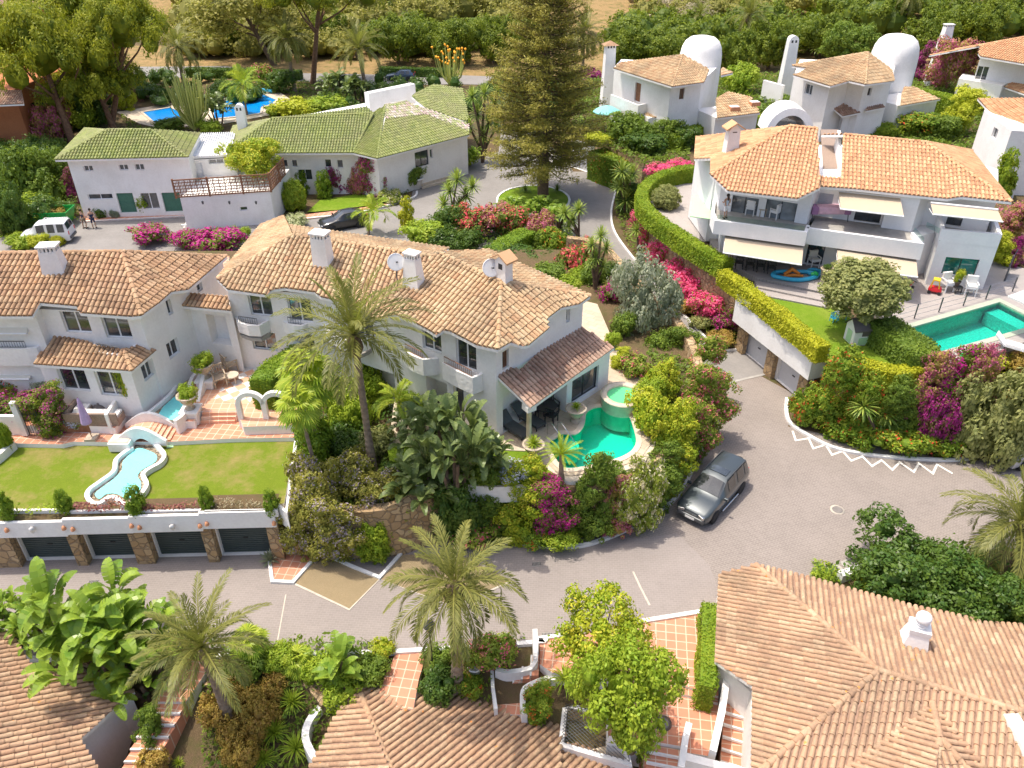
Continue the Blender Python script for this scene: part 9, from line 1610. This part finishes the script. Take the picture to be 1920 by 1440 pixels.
for k, s0 in enumerate((0, half)):
 mb = MB(); y0 = 1.35; r1 = half/2-.13; pts = []
 for i in range(n+1):
  an = math.pi*(1-i/n); cx = s0+half/2; pts.append((cx+math.cos(an)*(r1+.24), y0+math.sin(an)*(r1+.24), cx+math.cos(an)*r1, y0+math.sin(an)*r1))
 loc = A_-t.location
 def L3(s_, z, y): q = A_+dd.normalized()*s_; return (q.x-t.location.x, q.y-t.location.y+y, z)
 for i in range(n):
  a, b_ = pts[i], pts[i+1]; c8 = [L3(a[0], a[1], -.12), L3(b_[0], b_[1], -.12), L3(b_[2], b_[3], -.12), L3(a[2], a[3], -.12), L3(a[0], a[1], .12), L3(b_[0], b_[1], .12), L3(b_[2], b_[3], .12), L3(a[2], a[3], .12)]; mb.add(c8, [(3, 2, 1, 0), (4, 5, 6, 7), (0, 1, 5, 4), (2, 3, 7, 6)])
 oo(mb, 'arch', M['white'], t)
for s0 in (0, half, wd): mb = MB(); q = L3(s0, 0, 0); mb.box((q[0], q[1], .7), (.26, .24, 1.5), 0); oo(mb, 'pillar', M['white'], t)
# deck objects of the large villa
t = thing('playhouse', P(1606, 640, 3.6), 'white and mint plastic playhouse on the right lawn', 'playhouse', None, .15); mb = MB(); mb.box((0, 0, .55), (1.15, 1.0, 1.1)); mb.add([(-.575, -.5, 1.1), (-.575, .5, 1.1), (-.575, 0, 1.55), (.575, -.5, 1.1), (.575, .5, 1.1), (.575, 0, 1.55)], [(0, 2, 1), (3, 4, 5)]); oo(mb, 'wall', M['cushion'], t)
for s_ in (-1, 1): mb = MB(); vs = [(-.65, s_*.62, 1.02), (.65, s_*.62, 1.02), (.65, 0, 1.62), (-.65, 0, 1.62)]; mb.add(vs+[(a, b_, c_-.06) for a, b_, c_ in vs], [(0, 1, 2, 3), (7, 6, 5, 4), (0, 4, 5, 1)]); oo(mb, 'roof', M['slate'], t)
mb = MB(); mb.box((-.59, 0, .45), (.03, .45, .8)); oo(mb, 'door', M['mint'], t); mb = MB(); mb.box((.1, -.52, .3), (.7, .05, .45)); oo(mb, 'counter', M['mint'], t); mb = MB(); mb.box((.15, -.515, .8), (.5, .03, .35)); oo(mb, 'window', M['slate'], t); mb = MB(); mb.box((.85, -.3, .45), (.5, .5, .06)); mb.box((.65, -.3, .2), (.05, .4, .45)); mb.box((1.05, -.3, .2), (.05, .4, .45)); oo(mb, 'play_counter', M['cushion'], t)
chair(1562, 603, 3.6, .4, 'small turquoise plastic chair beside the playhouse', 'cyan', s=.62); table(1576, 598, 3.6, .3, .45, 'small pale blue plastic table under the olive tree', 'cyan', (.7, .5), .2, 'ltblue')
t = thing('toy_car', P(1751, 549, 3.9), 'red and yellow ride-in toy car on the deck', 'toy car', None, -.5); mb = MB(); mb.box((0, 0, .3), (.85, .5, .34), 0, .8); oo(mb, 'body', M['red'], t, bevel=.08); mb = MB(); mb.tube([(-.28, -.2, .4), (-.22, -.2, .95), (.12, -.2, .9), (.2, -.2, .42)], .045, 6); mb.tube([(-.28, .2, .4), (-.22, .2, .95), (.12, .2, .9), (.2, .2, .42)], .045, 6); mb.box((-.05, 0, .95), (.42, .48, .08)); oo(mb, 'roof', M['yellow'], t, bevel=.02)
for x in (-.3, .3):
 for y in (-.27, .27): mb = MB(); mb.lathe([(.11, -.04), (.11, .04)], (0, 0, 0), 12); mb.v = [(x+a, y+z_, .11+b_) for a, b_, z_ in mb.v]; oo(mb, 'wheel', M['black'], t)
t = thing('tricycle', P(1703, 544, 3.9), 'red tricycle next to the right awning pole', 'tricycle', None, .4); mb = MB(); mb.tube([(-.3, 0, .25), (.1, 0, .35), (.3, 0, .55)], .03, 6); mb.box((-.1, 0, .4), (.25, .2, .05)); oo(mb, 'frame', M['red'], t); mb = MB(); mb.tube([(.3, -.2, .6), (.3, .2, .6)], .02, 6); oo(mb, 'handlebar', M['black'], t)
for (x, y) in ((-.3, -.2), (-.3, .2), (.32, 0)): mb = MB(); mb.lathe([(.13, -.025), (.13, .025)], (0, 0, 0), 14); mb.v = [(x+a, y+z_, .13+b_) for a, b_, z_ in mb.v]; oo(mb, 'wheel', M['black'], t)
t = thing('paddling_pool', P(1490, 520, 3.9), 'inflatable paddling pool with a blue rim and orange slide on the deck', 'paddling pool'); mb = MB(); n = 28; mb.tube([(math.cos(2*math.pi*i/n)*1.5, math.sin(2*math.pi*i/n)*.62*(1+.15*math.sin(3*i*2*math.pi/n)), .16) for i in range(n+1)], .15, 8, cap=False); oo(mb, 'rim', M['cyan'], t)
mb = MB(); mb.tube([(-.7, .1, .15), (-.2, .2, .5), (.3, .1, .2)], [.12, .16, .1], 8); mb.tube([(-.9, -.15, .1), (-.2, -.2, .25), (.5, -.1, .15)], [.1, .13, .08], 8); oo(mb, 'slide', M['orangep'], t); mb = MB(); mb.tube([(1.0, -.2, .3), (1.2, -.25, .45), (1.35, -.2, .3)], .14, 8); oo(mb, 'float', M['greenp'], t)
mb = MB(); mb.tube([(math.cos(a)*.45, math.sin(a)*.45, .13) for a in np.linspace(0, 6.283, 20)], .13, 8, cap=False); o = mb.build('swim_ring', M['cyan']); o.location = P(1527, 514, 3.9); tagp(o, 'light blue swim ring at the right of the paddling pool', 'swim ring')
mb = MB(); mb.tube([(-.5, 0, .12), (.5, 0, .12)], [.14, .1], 8); o = mb.build('pool_float', M['greenp']); o.location = P(1815, 668, 3.9); o.rotation_euler = (0, 0, .15); tagp(o, 'green float lying at the near edge of the teal pool', 'pool float')
t = thing('pool_fence', P(1760, 590, 3.9), 'thin wire fence with dark posts along the far side of the teal pool', 'fence'); fp = [(1666, 611), (1714, 597), (1760, 585), (1806, 573), (1848, 561), (1898, 546)]; fv = [P(u, v, 3.92) for u, v in fp]
for q in fv: mb = MB(); mb.box((q.x, q.y, q.z+.5), (.06, .06, 1.0)); mb.build('post', M['dgrey'], t)
mb = MB()
for h in (.25, .6, .97): mb.tube([q+Vector((0, 0, h)) for q in fv], .012, 5)
mb.build('wire', M['steel'], t)
t = thing('garden_parasol', P(1935, 625, 3.9), 'large white square parasol over the right end of the teal pool', 'parasol'); mb = MB(); mb.add([(-1.6, -1.3, 2.3), (1.6, -1.3, 2.3), (1.6, 1.3, 2.3), (-1.6, 1.3, 2.3), (0, 0, 2.8), (-1.6, -1.3, 2.2), (1.6, -1.3, 2.2), (1.6, 1.3, 2.2), (-1.6, 1.3, 2.2)], [(0, 1, 4), (1, 2, 4), (2, 3, 4), (3, 0, 4), (0, 5, 6, 1), (1, 6, 7, 2), (2, 7, 8, 3), (3, 8, 5, 0)]); oo(mb, 'canopy', M['cushion'], t, rz=.5); mb = MB(); mb.tube([(0, 0, 0), (0, 0, 2.7)], .03, 8); oo(mb, 'pole', M['dgrey'], t)
t = thing('patio_umbrella', P(1136, 246, 3.2), 'faded teal parasol beside the first tower house', 'parasol'); mb = MB(); n = 8; mb.lathe([(1.5, 2.0), (1.48, 2.1), (.8, 2.45), (.02, 2.7)], (0, 0, 0), 8, smooth=False); oo(mb, 'canopy', M['tealf'], t); mb = MB(); mb.tube([(0, 0, 0), (0, 0, 2.75)], .03, 8); oo(mb, 'pole', M['teak'], t)
t = thing('glass_gate', P(1888, 520, 3.9), 'frosted glass gate at the right end of the deck', 'gate'); mb = MB(); mb.box((0, 0, .9), (1.5, .04, 1.8), .9); oo(mb, 'pane', M['balglass'], t); mb = MB(); mb.box((-.5, -.62, .9), (.08, .08, 1.9)); oo(mb, 'post', M['dgrey'], t)
# street things
t = thing('street_lamp', P(812, 1262, -.4), 'black garden lamp post beside the bottom palm', 'street lamp'); mb = MB(); mb.tube([(0, 0, 0), (0, 0, 2.5)], [.05, .03], 8); oo(mb, 'post', M['black'], t); mb = MB(); mb.lathe([(.06, 2.45), (.16, 2.7), (.18, 2.95)], (0, 0, 0), 10); oo(mb, 'lantern_glass', M['glassW'], t); mb = MB(); mb.lathe([(.26, 2.94), (.2, 3.02), (.1, 3.1), (.02, 3.16)], (0, 0, 0), 12); oo(mb, 'lantern_cap', M['black'], t)
def flat(name, u, v, z, label, cat, r=None, box=None, rz=0, mat='conc', slots=0):
 mb = MB(); mb.lathe([(r, 0), (r, .015), (.01, .016)], (0, 0, 0), 24) if r else mb.box((0, 0, .008), (*box, .016)); o = mb.build(name, M[mat]); o.location = P(u, v, z); o.rotation_euler = (0, 0, rz); tagp(o, label, cat)
 if slots:
  k = MB()
  for i in range(slots): k.box(((i-(slots-1)/2)*box[0]/slots, 0, .019), (box[0]/slots*.5, box[1]*.85, .006))
  oo(k, 'slots', M['black'], o)
 if r: k = MB(); k.lathe([(r*.72, .017), (r*.72, .02), (r*.64, .021), (.01, .0215)], (0, 0, 0), 24); oo(k, 'lid', M['iron'], o)
flat('manhole_cover', 1570, 956, .004, 'round manhole cover in the middle of the paved junction', 'manhole cover', .36, mat='kerb2'); flat('manhole_cover', 1242, 1356, -.275, 'dark round manhole on the terracotta plaza', 'manhole cover', .36, mat='wicker')
for a in ((175, 1092, 'drain grate in the street above the banana leaves'), (1006, 1058, 'drain grate beyond the bottom palm crown'), (1026, 1191, 'drain grate at the kerb by the plaza')): flat('drain_grate', a[0], a[1], .008, a[2], 'drain grate', box=(.42, .26), rz=.1, mat='conc', slots=7)
for i in range(3): flat('access_cover', 1568+i*24, 1068-i*9, .004, ['left slab of the three concrete covers by the dark tree', 'middle slab of the three concrete covers by the dark tree', 'right slab of the three concrete covers by the dark tree'][i], 'access cover', box=(.62, .62), rz=.42)
flat('lawn_cover', 319, 837, 2.905, 'small pale green cover on the lawn beside the footbridge', 'cover', box=(.32, .26), rz=.3, mat='mint')
dish(1778, 132, 6.0, .62, .5, 'left satellite dish among the bougainvillea by the tapering chimney'); dish(1798, 134, 6.0, .62, -.3, 'right satellite dish among the bougainvillea by the tapering chimney')
GS = thing('single_garage', P(1092, 318, 0), 'small garage with a grey door below the teal parasol terrace', 'garage'); a, b = P(1070, 312, 0), P(1112, 327, 0); wl = MB(); wallseg(wl, GS, a, b, -.02, 3.0, [(.12, .88, .0, 2.1, 'garagew', 0)]); wl.build('wall', M['white'], GS)
t = thing('net_pen', P(1115, 1390, -1.6), 'pale courtyard covered with a diamond net behind the bottom roofs', 'net'); cn = [P(u, v, -.9) for u, v in ((1060, 1318), (1165, 1340), (1180, 1428), (1052, 1392))]; mb = MB(); mb.ribbon([(q.x, q.y) for q in cn], .2, -3.4, -1.02, True); mb.build('wall', M['white'], t); sheet('courtyard_floor', [(q.x, q.y) for q in cn], -1.7, M['coping'], None, t); mb = MB()
for i in range(13):
 for (a, b, c_, d_) in ((cn[0], cn[1], cn[3], cn[2]),):
  f = i/12; mb.tube([a.lerp(b, f), (d_.lerp(b, 1-f) if f > 0 else d_)], .012, 4, cap=False); mb.tube([a.lerp(b, f), (c_.lerp(a, 1-f))], .012, 4, cap=False); mb.tube([a.lerp(c_, f), d_.lerp(c_, f)], .012, 4, cap=False)
mb.build('net', M['dgrey'], t)
mb = MB(); q = P(322, 462, 0); n = 8; mb.box((0, 0, 1.1), (1.6, .04, .05)); mb.box((0, 0, .1), (1.6, .04, .05))
for i in range(12): mb.tube([(-.75+i*.14, 0, .1), (-.6+i*.14 if i < 11 else .79, 0, 1.1)], .012, 4)
o = mb.build('wire_gate', M['dgrey']); o.location = q; tagp(o, 'small wire gate between the two bougainvillea hedges', 'gate')

# repeats of one kind share a group
from collections import Counter
kinds = Counter(o.name.split('.')[0] for o in COL.objects if not o.parent and o.get('category') and not o.get('kind'))
for o in list(COL.objects):
 k = o.name.split('.')[0]
 if not o.parent and o.get('category') and not o.get('kind') and not o.get('group') and kinds[k] > 2 and k != 'villa': o['group'] = k.replace('_', ' ')+' repeats about the estate'
